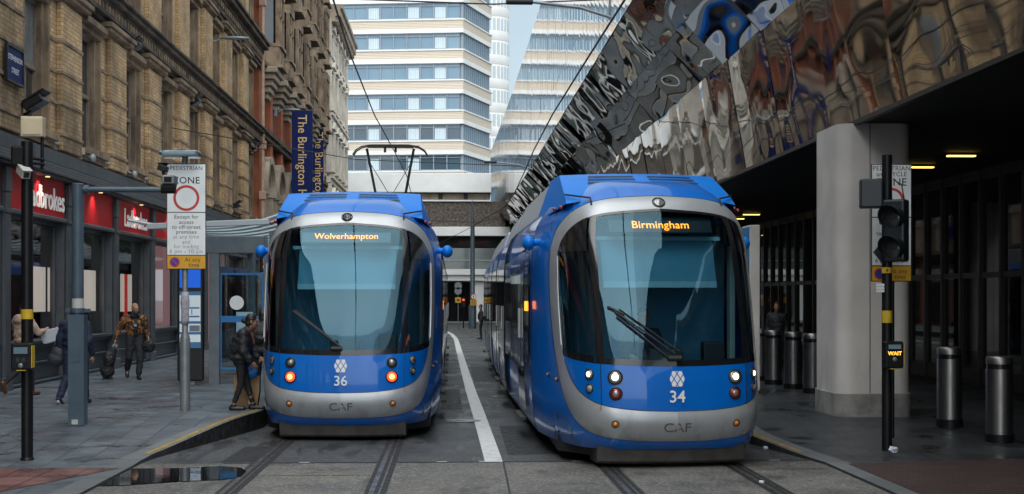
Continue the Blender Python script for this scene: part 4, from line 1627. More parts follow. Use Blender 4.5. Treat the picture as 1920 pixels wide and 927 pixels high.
PLAN = [(0, 0), (0.5, 0.035), (0.91, 0.15), (1.13, 0.46), (1.255, 0.95), (1.335, 1.7), (1.40, 2.7)]
_pl = spline(PLAN, 400)
_pa = [0]
for a_, b_ in zip(_pl[:-1], _pl[1:]):
    _pa.append(_pa[-1] + math.hypot(b_[0] - a_[0], b_[1] - a_[1]))
AMAX = _pa[-1]
SET = [(0.2, 0.22), (0.33, 0.10), (0.5, 0.035), (0.72, 0.0), (1.32, 0.05), (2.0, 0.27), (2.7, 0.58), (3.25, 0.92), (3.43, 1.10), (3.6, 1.40), (3.68, 1.8), (3.74, 2.4)]
WID = [(0.2, 0.93), (0.33, 0.965), (0.6, 0.99), (1.0, 1.0), (2.6, 1.0), (2.9, 0.985), (3.1, 0.95), (3.25, 0.895), (3.43, 0.79), (3.55, 0.69), (3.68, 0.55), (3.74, 0.42)]
_set = spline(SET, 200)
_wid = spline(WID, 200)


def S(a, z, out=0.0):
    """tram nose surface: a = distance round the nose from the centre line, z = height"""
    sg = -1 if a < 0 else 1
    q = min(abs(a) / AMAX, 1) * 399
    # arc table is already nearly uniform
    i = min(int(q), 398)
    f = q - i
    x = _pl[i][0] + (_pl[i + 1][0] - _pl[i][0]) * f
    y = _pl[i][1] + (_pl[i + 1][1] - _pl[i][1]) * f
    s = interp(_set, z)
    w = interp(_wid, z)
    p = Vector((sg * x * w, y + s * (1 - y / 2.7), z))
    if out:
        p = p + N(a, z) * out
    return p


def N(a, z):
    e = 0.012
    aa = a if abs(a) > 1e-6 else 1e-6
    du = S(aa + e, z) - S(aa - e, z)
    dv = S(aa, z + e) - S(aa, z - e)
    n = du.cross(dv)
    n.normalize()
    return n


OUTER = [(0, .35), (.5, .36), (.93, .41), (1.3, .53), (1.6, .72), (1.85, .97), (2.08, 1.36), (2.22, 1.85), (2.26, 2.3), (2.18, 2.66), (1.95, 2.96), (1.6, 3.17), (1.2, 3.31), (.9, 3.37), (.6, 3.405), (0, 3.43)]
INNER = [(0, .72), (.5, .735), (.93, .80), (1.3, .95), (1.58, 1.17), (1.76, 1.42), (1.88, 1.8), (1.93, 2.2), (1.88, 2.55), (1.66, 2.83), (1.32, 3.03), (.95, 3.155), (.6, 3.21), (0, 3.25)]
NR = 90
so_, si_ = spline(OUTER, NR), spline(INNER, NR)


def branch(curve, a):
    """lower and upper height of a ring curve at arc position a"""
    a = abs(a)
    k = max(range(len(curve)), key=lambda i: curve[i][0])
    lo = [(c[0], c[1]) for c in curve[:k + 1]]
    hi = [(c[0], c[1]) for c in curve[k:]][::-1]
    return interp(lo, a), interp(hi, a), curve[k][0]


def frange(a, b, n):
    return [a + (b - a) * k / n for k in range(n + 1)]


def patch(mb, a0, a1, zl, zu, na, nz, out=0.0):
    G = []
    for a in frange(a0, a1, na):
        l, u = zl(a), zu(a)
        G.append([S(a, l + (u - l) * k / nz, out) for k in range(nz + 1)])
    mb.grid(G, flip=True)


def zbelt(a):
    return 1.265 + 0.035 * min(abs(a), 1.8) ** 2


SIDE = [(0.20, 0.93), (0.33, 0.965), (0.6, 0.99), (1.0, 1.0), (1.8, 1.0), (2.6, 1.0), (2.9, 0.985), (3.1, 0.95), (3.25, 0.895), (3.43, 0.79), (3.55, 0.69), (3.68, 0.55), (3.74, 0.42)]
LEN = 33.0


def side_pt(sd, z, y, out=0.0):
    return Vector((sd * (1.40 * interp(_wid, z) + out), y, z))


def lamp(parent, name, a, z, r, mats, label=None, core=0.62, out=0.002):
    n = N(a, z)
    c = S(a, z, out)
    q = n.to_track_quat('Z', 'Y').to_matrix()
    m = MB()
    m.lathe([(r * 1.22, -0.02), (r * 1.22, 0.012), (r * 1.05, 0.020), (r * 1.0, 0.008)], c, 20, q)
    o = m.build(name, 'tram_dark', parent, smooth=50, label=label)
    m = MB()
    m.lathe([(r * 0.98, 0.004), (r * 0.9, 0.014), (r * core, 0.024)], c, 20, q)
    m.mi = 1
    m.lathe([(r * core * 0.98, 0.020), (r * core * 0.6, 0.034), (0.004, 0.038)], c, 20, q)
    m.build('lens', mats, o, smooth=50)
    return o


def make_tram(lit, number, dest, label, loc, rz, seed):
    t = thing('tram', label, 'tram', loc, rz, 'trams at the stop', local=True)
    # ---- body shell
    m = MB()
    ko = max(c[0] for c in so_)
    for sg in (-1, 1):
        cols = sorted(set([0, 0.93] + frange(0, ko, 60) + frange(ko, AMAX, 14)))
        lo_g, hi_g, full = [], [], []
        for a in cols:
            if a <= ko + 1e-6:
                l, u, _ = branch(so_, a)
                lo_g.append([S(sg * a, 0.24 + (l + 0.006 - 0.24) * k / 8) for k in range(9)])
                hi_g.append([S(sg * a, u - 0.006 + (3.735 - u) * k / 8) for k in range(9)])
            if a >= ko - 1e-6:
                full.append([S(sg * a, 0.24 + (3.729 - 0.24) * k / 40) for k in range(41)])
        m.grid(lo_g, flip=sg > 0)
        m.grid(hi_g, flip=sg > 0)
        m.grid(full, flip=sg > 0)
        prof = frange(0.24, 3.729, 40)
        m.grid([[side_pt(sg, z, y) for z in prof] for y in (2.7, 12, 22, LEN)], flip=sg > 0)
    m.grid([[Vector((x * 0.62, y, 3.70 + (0.03 if abs(x) < 0.9 else 0))) for x in (-1, -.5, 0, .5, 1)] for y in (2.2, LEN)], flip=False)
    m.poly([side_pt(1, z, LEN) for z in frange(0.24, 3.7, 12)] + [side_pt(-1, z, LEN) for z in frange(3.7, 0.24, 12)])
    body = m.build('body', 'tram_blue', t, smooth=35)
    # dark underframe
    m = MB()
    m.prism([(-1.25, 1.3, 0.12), (-0.85, 0.55, 0.12), (0.85, 0.55, 0.12), (1.25, 1.3, 0.12), (1.25, LEN, 0.12), (-1.25, LEN, 0.12)], (0, 0, 0.24))
    m.build('underframe', 'tram_dark', t)
    m = MB()
    G = []
    for k in range(13):
        x = -0.93 + 1.86 * k / 12
        yy = 0.20 + 0.10 * (x / 0.93) ** 2
        G.append([Vector((x, yy + 0.03, 0.06)), Vector((x, yy, 0.09)), Vector((x, yy, 0.28)), Vector((x, yy + 0.12, 0.33))])
    m.grid(G, flip=True)
    m.box(-0.93, 0.93, 0.36, 0.8, 0.06, 0.3)
    m.build('front_skirt', 'tram_skirt', t, smooth=35)
    # ---- silver ring
    m = MB()
    for sg in (-1, 1):
        G = []
        for k in range(NR):
            row = []
            (ao, zo), (ai, zi) = so_[k], si_[k]
            for j, f in enumerate((0.0, 0.0, 0.12, 0.3, 0.5, 0.7, 0.88, 1.0, 1.0)):
                o_ = (-0.01, 0.006, 0.011, 0.012, 0.013, 0.012, 0.011, 0.006, -0.02)[j]
                if zo < 1.0:
                    o_ += (0, 0.01, 0.03, 0.045, 0.055, 0.052, 0.02, 0.004, 0)[j] * (1 - zo)
                row.append(S(sg * (ao + (ai - ao) * f), zo + (zi - zo) * f, o_))
            G.append(row)
        m.grid(G, flip=sg < 0)
    ring = m.build('silver_surround', 'tram_silver', t, smooth=40)
    # joints across the bumper
    m = MB()
    for sg in (-1, 1):
        for k, (za, zb_) in enumerate(((0.43, 0.62), (0.62, 0.79))):
            pa, pb = S(sg * (0.91 if k == 0 else 0.955), za, 0.024), S(sg * (0.955 if k == 0 else 0.925), zb_, 0.03)
            m.tube([pa, pb], 0.008, 6)
    m.build('bumper_joint', 'drain_cream', ring)
    # ---- blue front panel
    m = MB()
    ki = 1.76
    for (a0, a1, na) in ((-ki, -0.935, 20), (-0.925, 0.925, 30), (0.935, ki, 20)):
        patch(m, a0, a1, lambda a: min(branch(si_, a)[0] - 0.004, zbelt(a)), zbelt, na, 8, 0.006)
    m.build('front_panel', 'tram_blue', t, smooth=40)
    # seams
    m = MB()
    for sg in (-1, 1):
        m.tube([S(sg * 0.93, z, 0.003) for z in frange(0.76, 1.36, 8)], 0.008, 5)
    for sg in (-1, 1):
        m.tube([S(sg * q[0], q[1], 0.004) for q in so_], 0.0065, 5)
        m.tube([S(sg * q[0], q[1], 0.006) for q in si_ if q[1] < 1.35], 0.0065, 5)
        m.tube([side_pt(sg, z, 2.72, 0.0) for z in frange(0.3, 3.5, 16)], 0.008, 5)
    m.build('panel_seam', 'tram_dark', t)
    for sg in (-1, 1):
        m = MB()
        m.tube([S(sg * 1.02, 3.30, 0.015), S(sg * 1.08, 3.38, 0.035), Vector((sg * 1.12, 1.50, 3.47))], 0.012, 6)
        m.build('roof_cable', 'tram_dark', t, smooth=True)
        for k in range(2):
            m = MB()
            m.ell(Vector((sg * (1.17 + 0.07 * k), 1.52 + 0.08 * k, 3.30 - 0.02 * k)), (0.028, 0.028, 0.028), nu=10, nv=6)
            m.build('roof_marker', 'lamp_red_off', t, smooth=True)
    # bolted access flaps on the lower corners
    for sg in (-1, 1):
        m = MB()
        q = [(1.50, 0.34), (2.10, 0.34), (2.10, 0.62), (1.62, 0.56)]
        m.tube([S(sg * u, v, 0.003) for u, v in q + q[:1]], 0.005, 5)
        for u, v in ((1.56, 0.38), (2.04, 0.38), (2.04, 0.56)):
            m.ell(S(sg * u, v, 0.004), (0.012, 0.012, 0.012), nu=8, nv=5)
        m.build('access_flap', 'tram_dark', t)
    # ---- glazing
    def zin_hi(a):
        return branch(si_, a)[1] + 0.004

    def zin_lo(a):
        return max(zbelt(a) + 0.001, branch(si_, a)[0])
    m = MB()
    patch(m, -0.90, 0.90, lambda a: zbelt(a) + 0.001, zin_hi, 36, 24, 0.004)
    ws = m.build('windscreen', 'windscreen_glass', t, smooth=True)
    amx = max(c[0] for c in si_)
    for sg in (-1, 1):
        m = MB()
        zl = lambda a: max(zbelt(a) + 0.08, branch(si_, a)[0] + 0.004)
        zu = lambda a: min(zin_hi(a), 2.72)
        m.grid([[S(sg * a, zl(a) + (zu(a) - zl(a)) * k / 14, 0.004) for k in range(15)] for a in frange(0.975, amx - 0.012, 24)], flip=sg > 0)
        m.build('cab_side_window', 'cab_side_glass', t, smooth=True)
    # black surround of the panes
    m = MB()
    for sg in (-1, 1):
        def pt(a0, a1, zl, zu, na, nz, out=0.008):
            m.grid([[S(sg * a, zl(a) + (zu(a) - zl(a)) * k / nz, out) for k in range(nz + 1)] for a in frange(a0, a1, na)], flip=sg > 0)
        pt(0.885, 0.985, lambda a: zbelt(a) + 0.001, zin_hi, 5, 24)
        pt(1.02, amx - 0.01, lambda a: min(2.70, zin_hi(a) - 0.01), zin_hi, 20, 5)
        pt(1.02, 1.77, lambda a: zbelt(a) + 0.001, lambda a: zbelt(a) + 0.09, 12, 2)
        pt(0, 0.90, lambda a: zbelt(a) + 0.001, lambda a: zbelt(a) + 0.075, 16, 2)
        pt(0, 0.90, lambda a: zin_hi(a) - 0.035, zin_hi, 16, 2)
    m.build('glazing_surround', 'tram_black', t, smooth=True)
    for sg in (-1, 1):
        m = MB()
        m.tube([S(sg * (1.80 + 0.05 * math.sin(PI * (z - 1.5) / 1.15)), z, 0.012) for z in frange(1.5, 2.65, 12)], 0.011, 6)
        m.build('window_bar', 'tram_silver', t)
    # ---- cab interior
    m = MB()
    m.box(-1.25, 1.25, 2.35, 2.42, 0.5, 3.1)
    m.box(-1.2, 1.2, 0.75, 2.4, 0.42, 0.5)
    m.box(-1.05, 1.05, 1.2, 2.4, 3.12, 3.16)
    m.build('cab_bulkhead', 'cab_inside', t)
    m = MB()
    m.prism([(-1.0, 0.42, 0.9), (1.0, 0.42, 0.9), (1.05, 1.05, 0.9), (-1.05, 1.05, 0.9)], (0, 0, 0.38))
    m.box(-0.22, 0.22, 0.55, 0.72, 1.28, 1.47)
    m.box(0.5, 0.78, 0.62, 0.8, 1.28, 1.55)
    m.build('dashboard', 'tram_dark', t, bevel=0.02)
    m = MB()
    for sg in (-1, 1):
        m.box(sg * 1.12 - 0.035, sg * 1.12 + 0.035, 1.45, 1.58, 1.3, 2.8)
    m.build('cab_post', 'cab_pale', t)
    m = MB()
    yb = 1.06
    m.poly([(-0.74, yb - 0.16, 2.30), (0.74, yb - 0.16, 2.30), (0.74, yb + 0.06, 2.86), (-0.74, yb + 0.06, 2.86)])
    bl = m.build('sun_blind', 'blind', t)
    m = MB()
    m.box(-0.84, 0.84, yb + 0.03, yb + 0.07, 2.855, 2.905)
    m.box(-0.74, 0.74, yb - 0.185, yb - 0.145, 2.24, 2.32)
    m.build('blind_bar', 'blind_bar', bl)
    # destination display behind the glass
    m = MB()
    zc = 3.045
    p0 = S(0, zc)
    yd = p0.y + 0.11
    tl = Vector((0, 0.52, 0.85)).normalized()
    nrm = Vector((1, 0, 0)).cross(tl)
    c = Vector((0, yd, zc))
    m.obox(c - nrm * 0.03, (1.34, 0.21, 0.04), Matrix((Vector((1, 0, 0)), tl, nrm)).transposed())
    dd = m.build('destination_display', 'display_black', t)
    m = MB()
    text_mb(dest, 0.145 if lit == 'rear' else 0.158, c + nrm * 0.006, (1, 0, 0), tl, m, sx=0.98, off=0.004, spacing=1.02)
    m.build('display_lettering', 'led_orange', dd)
    # ---- lamps, indicators
    if lit == 'front':
        sets = ((0.755, 1.135, 0.078, ['lamp_clear_off', 'lamp_white_lit'], 'headlamp', 'lit white headlamp'), (0.75, 0.935, 0.068, ['lamp_red_off', 'lamp_clear_off'], 'tail_lamp', 'unlit dark red tail lamp'),
                (1.10, 1.165, 0.060, ['lamp_clear_off', 'lamp_white_lit'], 'side_lamp', 'lit small side lamp'), (1.10, 0.99, 0.052, ['lamp_clear_off', 'lamp_clear_off'], 'side_lamp', None))
    else:
        sets = ((0.745, 1.16, 0.066, ['lamp_dark_off', 'lamp_clear_off'], 'headlamp', 'unlit headlamp'), (0.745, 0.955, 0.076, ['lamp_red_lit', 'lamp_red_core'], 'tail_lamp', 'lit red tail lamp'),
                (1.10, 1.19, 0.056, ['lamp_clear_off', 'lamp_dark_off'], 'side_lamp', None), (1.10, 1.03, 0.052, ['lamp_dark_off', 'lamp_clear_off'], 'side_lamp', None))
    for a, z, r, mm, nm, lb in sets:
        for sg in (-1, 1):
            lamp(t, nm, sg * a, z, r, mm, lb)
    for sg in (-1, 1):
        lamp(t, 'indicator', sg * 0.76, 0.575, 0.040, ['lamp_amber', 'lamp_amber'], None, 0.62, 0.034)
        lamp(t, 'marker_lamp', sg * 2.02, 1.06, 0.026, ['lamp_amber', 'lamp_amber'])
        lamp(t, 'marker_lamp', sg * 2.42, 1.10, 0.026, ['lamp_clear_off', 'lamp_clear_off'])
    lamp(t, 'roof_lamp', 0.0, 3.335, 0.072, ['lamp_clear_off', 'lamp_clear_off'] if lit == 'front' else ['lamp_dark_off', 'lamp_dark_off'])
    # ---- number, emblem, maker mark
    n = N(0, 0.93)
    upv = (S(0, 0.98) - S(0, 0.88)).normalized()
    m = MB()
    text_mb(number, 0.205, S(0.0, 0.90, 0.016), (1, 0, 0), upv, m, off=0.012, depth=0.004)
    m.build('fleet_number', 'decal_white', t)
    m = MB()
    o0 = S(0.0, 1.115, 0.012)
    upv = (S(0, 1.2) - S(0, 1.05)).normalized()

    def em(pts):
        m.poly([o0 + Vector((1, 0, 0)) * x * 0.094 + upv * y * 0.094 for x, y in pts])
    def clip(poly, nx, ny, lim):
        out = []
        for i in range(len(poly)):
            p, q = poly[i - 1], poly[i]
            fp, fq = p[0] * nx + p[1] * ny - lim, q[0] * nx + q[1] * ny - lim
            if (fp > 0) != (fq > 0):
                k = fp / (fp - fq)
                out.append((p[0] + (q[0] - p[0]) * k, p[1] + (q[1] - p[1]) * k))
            if fq <= 0:
                out.append(q)
        return out
    hexa = [(-0.62, -1), (0.62, -1), (1.0, 0), (0.62, 1), (-0.62, 1), (-1.0, 0)]
    cuts = [-3, -0.42, 0.42, 3]
    g = 0.07
    for u0, u1 in zip(cuts[:-1], cuts[1:]):
        for v0, v1 in zip(cuts[:-1], cuts[1:]):
            pl_ = hexa
            for (nx, ny, lim) in ((1, 0.62, u1 - g), (-1, -0.62, -u0 - g), (1, -0.62, v1 - g), (-1, 0.62, -v0 - g)):
                pl_ = clip(pl_, nx, ny, lim) if len(pl_) > 2 else []
            if len(pl_) > 2:
                em(pl_)
    m.build('fleet_emblem', 'decal_white', t, fix=True)
    m = MB()
    upv = (S(0, 0.6) - S(0, 0.5)).normalized()
    text_mb('CAF', 0.165, S(0.0, 0.535, 0.04), (1, 0, 0), upv, m, depth=0.012, sx=1.15, off=0.004)
    m.build('maker_mark', 'embossed', t)
    # ---- wipers
    m = MB()
    if lit == 'front':
        m.tube([S(-0.72 + 0.70 * k / 8, 1.93 - 0.52 * k / 8, 0.035 + 0.02 * math.sin(PI * k / 8)) for k in range(9)], 0.012, 6)
        m.tube([S(-0.70 + 0.62 * k / 8, 1.87 - 0.52 * k / 8, 0.035) for k in range(9)], 0.012, 6)
        m.tube([S(-0.66 + 0.70 * k / 8, 1.96 - 0.52 * k / 8, 0.03) for k in range(9)], 0.009, 6)
        m.tube([S(-0.80 + 0.2 * k / 4, 1.99 - 0.10 * k / 4, 0.03) for k in range(5)], 0.016, 6)
        px_ = -0.0
    else:
        m.tube([S(-0.72 + 0.70 * k / 8, 1.90 - 0.50 * k / 8, 0.035 + 0.02 * math.sin(PI * k / 8)) for k in range(9)], 0.017, 6)
        m.tube([S(-0.70 + 0.62 * k / 8, 1.92 - 0.46 * k / 8, 0.03) for k in range(9)], 0.009, 6)
        px_ = -0.04
    m.tube([S(px_ - 0.1, 1.36, 0.03), S(px_ + 0.06, 1.36, 0.03)], 0.035, 8)
    m.build('wiper', 'tram_dark', t)
    # pane joint down the windscreen and mirrored cable
    m = MB()
    for sg in (-1, 1):
        m = MB()
        c = Vector((sg * 1.50, 2.25, 2.86))
        m.ell(c, (0.09, 0.125, 0.10))
        m.capsule(c - Vector((sg * 0.22, -0.05, -0.02)), c, 0.05, 0.05, 10)
        m.build('camera_pod', 'tram_roof_blue', t, smooth=True)
    # ---- roof fairing
    m = MB()
    zb0, zt0 = 3.44, 3.815
    fr = [(-1.13, 1.30), (-0.6, 1.20), (0, 1.17), (0.6, 1.20), (1.13, 1.30)]
    G = []
    for k in range(25):
        x = -1.13 + 2.26 * k / 24
        y0 = 1.17 + 0.13 * (x / 1.13) ** 2
        zz = 3.43 - 0.09 * (abs(x) / 1.13) ** 2.2
        row = []
        for j in range(7):
            f = j / 6
            xx = x * (1 - 0.06 * f)
            row.append(Vector((xx, y0 + 0.06 + 0.98 * f, zz + (zt0 - 0.02 * (x / 1.13) ** 2 - zz) * (f ** 0.8))))
        row.append(Vector((x * 0.93, 3.6, zt0 + 0.01)))
        G.append(row)
    m.grid(G, flip=True)
    for sg in (-1, 1):
        x = 1.13
        pts = [Vector((sg * x, 1.36, 3.34)), Vector((sg * x * 0.94, 2.34, zt0 - 0.02)), Vector((sg * x * 0.93, 3.6, zt0)), Vector((sg * (x + 0.1), 3.6, 3.30)), Vector((sg * (x + 0.10), 2.2, 3.24))]
        m.poly(pts if sg > 0 else pts[::-1])
    rf = m.build('roof_fairing', 'tram_roof_blue', t, smooth=25)
    m = MB()
    for sg in (-1, 1):
        for j in range(3):
            f = 0.52 + 0.14 * j
            xs = frange(0.10, 0.78 - 0.02 * j, 8)
            top, bot = [], []
            for x in xs:
                y0 = 1.17 + 0.13 * (x / 1.13) ** 2 + 0.06
                zz = 3.43 - 0.09 * (x / 1.13) ** 2.2
                for (lst, ff) in ((top, f + 0.05), (bot, f)):
                    lst.append(Vector((sg * x * (1 - 0.06 * ff), y0 + 0.98 * ff - 0.004, zz + (zt0 - zz) * ff ** 0.8 + 0.006)))
            m.grid([top, bot], flip=sg < 0)
    m.build('louvre', 'tram_dark', rf)
    # long roof casing behind
    for (ya, yb2, hz) in ((3.62, 9.6, 3.82), (10.2, 15.9, 3.78), (19.0, 23.4, 3.78), (24.2, 32.4, 3.82)):
        m = MB()
        m.prism([(-1.2, ya, 3.30), (-1.02, ya, hz), (1.02, ya, hz), (1.2, ya, 3.30)], (0, yb2 - ya, 0))
        m.build('roof_casing', 'tram_grey_roof', t, bevel=0.03, fix=True)
    # ---- side: glazed band, doors, windows
    segs = []
    y = 3.15
    kinds = ['n', 'D', 'w', 'w', 'G', 'D', 'w', 'D', 'G', 'w', 'w', 'G', 'D', 'w', 'D', 'G', 'w', 'w', 'D', 'n']
    wdt = {'n': 0.75, 'D': 1.45, 'w': 2.05, 'G': 0.62}
    zlow = 0.42
    for kd in kinds:
        segs.append((kd, y, y + wdt[kd]))
        y += wdt[kd] + 0.03
    zs_ = frange(0, 1, 12)
    for kd, ya, yb2 in segs:
        if kd == 'G':
            for sg in (-1, 1):
                m = MB()
                rows = []
                n = 12
                for i in range(n + 1):
                    yy = ya + (yb2 - ya) * i / n
                    rows.append([side_pt(sg, 0.3 + 3.2 * f, yy, 0.012 if i % 2 else -0.01) for f in zs_])
                m.grid(rows, flip=sg > 0)
                m.build('bellows', 'tram_dark', t)
            continue
        zb_ = {'n': 1.15, 'D': zlow, 'w': 1.08}[kd]
        for sg in (-1, 1):
            m = MB()
            z1 = 2.74
            if kd == 'D':
                m.grid([[side_pt(sg, zb_ + (z1 + 0.05 - zb_) * f, yy, 0.010) for f in zs_] for yy in (ya, yb2)], flip=sg > 0)
                d = m.build('door', 'tram_door_navy', t, smooth=True)
                g = MB()
                ym = (ya + yb2) / 2
                for (p, q) in ((ya + 0.07, ym - 0.03), (ym + 0.03, yb2 - 0.07)):
                    g.grid([[side_pt(sg, zb_ + 0.5 + (z1 - zb_ - 0.58) * f, yy, 0.016) for f in zs_] for yy in (p, q)], flip=sg > 0)
                g.build('door_glass', 'tram_window', d, smooth=True)
                g = MB()
                for yy in (ym - 0.10, ym + 0.10):
                    g.tube([side_pt(sg, 1.5, yy, 0.035), side_pt(sg, 1.95, yy, 0.035)], 0.013, 6)
                g.build('handle', 'handle_grey', d)
                g = MB()
                g.box(*sorted((sg * 1.38, sg * 1.47)), ya + 0.05, yb2 - 0.05, 0.29, 0.33)
                g.build('step', 'tram_skirt', d)
            else:
                m.grid([[side_pt(sg, zb_ + (z1 - zb_) * f, yy, 0.012) for f in zs_] for yy in (ya + 0.02, yb2 - 0.02)], flip=sg > 0)
                w_ = m.build('side_window', 'tram_window', t, smooth=True)
                if kd == 'w':
                    m = MB()
                    ym = (ya + yb2) / 2
                    m.grid([[side_pt(sg, zb_ + (z1 - zb_) * f, yy, 0.016) for f in zs_] for yy in (ym - 0.02, ym + 0.02)], flip=sg > 0)
                    m.build('window_joint', 'tram_dark', w_)
                else:
                    # lit side number display
                    m = MB()
                    if ya < 6:
                        for k in range(5):
                            x = sg * (1.40 + 0.022)
                            p = [(x, ya + 0.08 + k * 0.12, 1.92), (x, ya + 0.16 + k * 0.12, 1.92), (x, ya + 0.16 + k * 0.12, 2.06), (x, ya + 0.08 + k * 0.12, 2.06)]
                            m.poly(p if sg > 0 else p[::-1])
                        m.build('side_display', 'led_orange', w_)
    # cant-rail line and lower seam
    m = MB()
    for sg in (-1, 1):
        m.tube([side_pt(sg, 2.84, 2.9, 0.008), side_pt(sg, 2.84, LEN - 0.1, 0.008)], 0.014, 5)
        m.tube([side_pt(sg, 0.98, 2.75, 0.004), side_pt(sg, 0.98, LEN - 0.1, 0.004)], 0.007, 5)
    m.build('cant_rail', 'tram_dark', t)
    return t


TL = make_tram('rear', '36', 'Wolverhampton', 'blue tram numbered 36 for Wolverhampton standing at the left platform, pantograph raised', (-1.62, 20.95, 0.0), 0.0, 1)
TR = make_tram('front', '34', 'Birmingham', 'blue tram numbered 34 for Birmingham on the right track with headlamps lit', (P(1270, 743, Y=17.4).x, 17.4, 0.0), 0.0, 2)


def bend(o, tab, lean):
    """the articulated car follows the curve of its track"""
    for ch in o.children:
        for v in ch.data.vertices:
            v.co.x, v.co.y = v.co.x + interp(tab, v.co.y), v.co.y + lean * v.co.x * max(0, 1 - v.co.y / 6)
        bend(ch, tab, lean)


_bt = lambda pts: spline(pts, 120)
bend(TR, [(q[0], q[1]) for q in _bt([(0, 0), (1, -0.09), (2.5, -0.22), (6, -0.30), (12, -0.33), (33, -0.22)])], 0.09)
bend(TL, [(q[0], q[1]) for q in _bt([(0, 0), (1, 0.025), (2.5, 0.05), (6, 0.06), (12, 0.06), (33, 0.06)])], -0.02)

# pantograph of the left tram
pg_y = 17.2
m = MB()
m.box(-0.5, 0.5, pg_y - 0.9, pg_y + 0.9, 3.83, 3.95)
m.tube([(-0.18, pg_y + 0.2, 3.95), (-0.36, pg_y + 0.05, 4.6)], 0.04, 8)
m.tube([(0.18, pg_y + 0.2, 3.95), (0.36, pg_y + 0.05, 4.6)], 0.04, 8)
hz = 6.12
m.tube([(-0.22, pg_y, 3.95), (-0.62, pg_y - 0.25, hz - 0.06)], 0.034, 8)
m.tube([(0.22, pg_y, 3.95), (0.62, pg_y - 0.25, hz - 0.06)], 0.034, 8)
m.tube([(-0.29, pg_y, 4.35), (0.29, pg_y, 4.35)], 0.03, 8)
m.tube([(-0.55, pg_y - 0.2, 5.7), (0.24, pg_y, 4.4)], 0.010, 5)
m.tube([(0.55, pg_y - 0.2, 5.7), (-0.24, pg_y, 4.4)], 0.010, 5)
pt_ = m.build('pantograph', 'tram_dark', TL, smooth=40)
m = MB()
for dy in (-0.42, -0.10):
    m.tube([(-0.98, pg_y + dy, hz - 0.24), (-0.90, pg_y + dy, hz - 0.12), (-0.74, pg_y + dy, hz - 0.02), (-0.5, pg_y + dy, hz + 0.015), (0.5, pg_y + dy, hz + 0.015), (0.74, pg_y + dy, hz - 0.02), (0.90, pg_y + dy, hz - 0.12), (0.98, pg_y + dy, hz - 0.24)], 0.018, 8)
m.box(-0.6, 0.6, pg_y - 0.42, pg_y - 0.10, hz - 0.035, hz - 0.005)
for x in (-0.14, 0.14):
    m.box(x - 0.03, x + 0.03, pg_y - 0.30, pg_y - 0.2, hz - 0.16, hz)
m.build('collector_head', 'tram_dark', pt_, smooth=40)
# ================================================================ OVERHEAD WIRES
def wire(pts, r=0.012, n=5, name='overhead_wire', label='', mat='cable', group=None):
    mb = MB()
    mb.tube(pts, r, n)
    o = mb.build(name, mat, None, smooth=True)
    return tag(o, label, 'cable', group)


wire([(-1.62, -20, 6.22)] + [(-1.62 + 0.12 * math.sin(k * 1.3), 8 * k, 6.20) for k in range(0, 8)] + [(-2.1, 70, 6.2), (-4.5, 110, 6.2)], 0.014, label='thin contact wire running above the left tram and its pantograph')
wire([(2.35, -20, 6.25)] + [(2.35 + 0.1 * math.sin(k * 1.1), 8 * k, 6.22) for k in range(0, 9)] + [(1.3, 80, 6.2), (-1.8, 118, 6.2)], 0.018, label='dark contact wire running above the right tram along the mirrored front')
wire([(-8.6, 21, 6.75), (-3, 21, 6.52), (0.6, 21.1, 6.44), (4.2, 21.1, 6.62), (4.75, 21.1, 9.9)], 0.012, name='span_wire', label='span wire crossing the street high in front of both trams')
wire([(-8.55, 44, 7.3), (-3, 45.5, 6.5), (2.4, 46, 6.35), (5.9, 46.2, 7.9)], 0.014, name='span_wire', label='span wire crossing beyond the trams to the mirrored wall')
wire([(-8.5, 78, 8.3), (-2.5, 80, 6.5), (1.6, 81, 6.4), (5.9, 82, 7.7)], 0.018, name='span_wire', label='farthest span wire crossing before the bridge')
for (y, x, z, s_, lab) in ((21.1, 1.3, 6.42, 1, 'pull-off arm with dark insulator on the near span wire'), (46.0, 1.55, 6.42, 1, 'pull-off arm with dark insulator on the far span wire')):
    t = thing('wire_support', lab, 'bracket', (x, y, z))
    m = MB()
    m.tube([(x - 0.12, y, z + 0.06), (x + 0.6, y, z - 0.02), (x + 1.05, y, z - 0.16)], 0.024, 8)
    m.tube([(x + 1.04, y, z + 0.1), (x + 1.04, y, z - 0.2)], 0.018, 6)
    m.build('arm', 'galv', t, smooth=40)
    m = MB()
    m.lathe([(0.02, -0.2), (0.045, -0.19), (0.045, 0.19), (0.02, 0.2)], (x - 0.3, y, z + 0.06), 12, Matrix.Rotation(R(90), 3, 'Y'))
    m.build('insulator', 'tram_dark', t, smooth=40)

# ================================================================ WALL FITTINGS
def wall_flood(px, py, y, lab, x=-8.3):
    p = P(px, py, Y=y)
    x = p.x
    t = thing('floodlight', lab, 'floodlight', (XF, y, p.z), group='black floodlights on the brick front')
    m = MB()
    m.tube([(XF + 0.05, y, p.z - 0.25), (x - 0.15, y, p.z - 0.22), (x, y, p.z - 0.05)], 0.03, 6)
    m.build('bracket', 'black_pole', t)
    m = MB()
    Mx = Matrix.Rotation(R(-32), 3, 'Y')
    m.obox((x, y, p.z), (0.42, 0.50, 0.17), Mx)
    m.obox((x + 0.03, y, p.z + 0.12), (0.52, 0.56, 0.05), Mx)
    m.build('lamp_head', 'black_pole', t, bevel=0.02)
    m = MB()
    m.obox(Vector((x, y, p.z)) + Mx @ Vector((0.02, 0, -0.09)), (0.34, 0.42, 0.02), Mx)
    m.build('lens', 'house_glass', t)


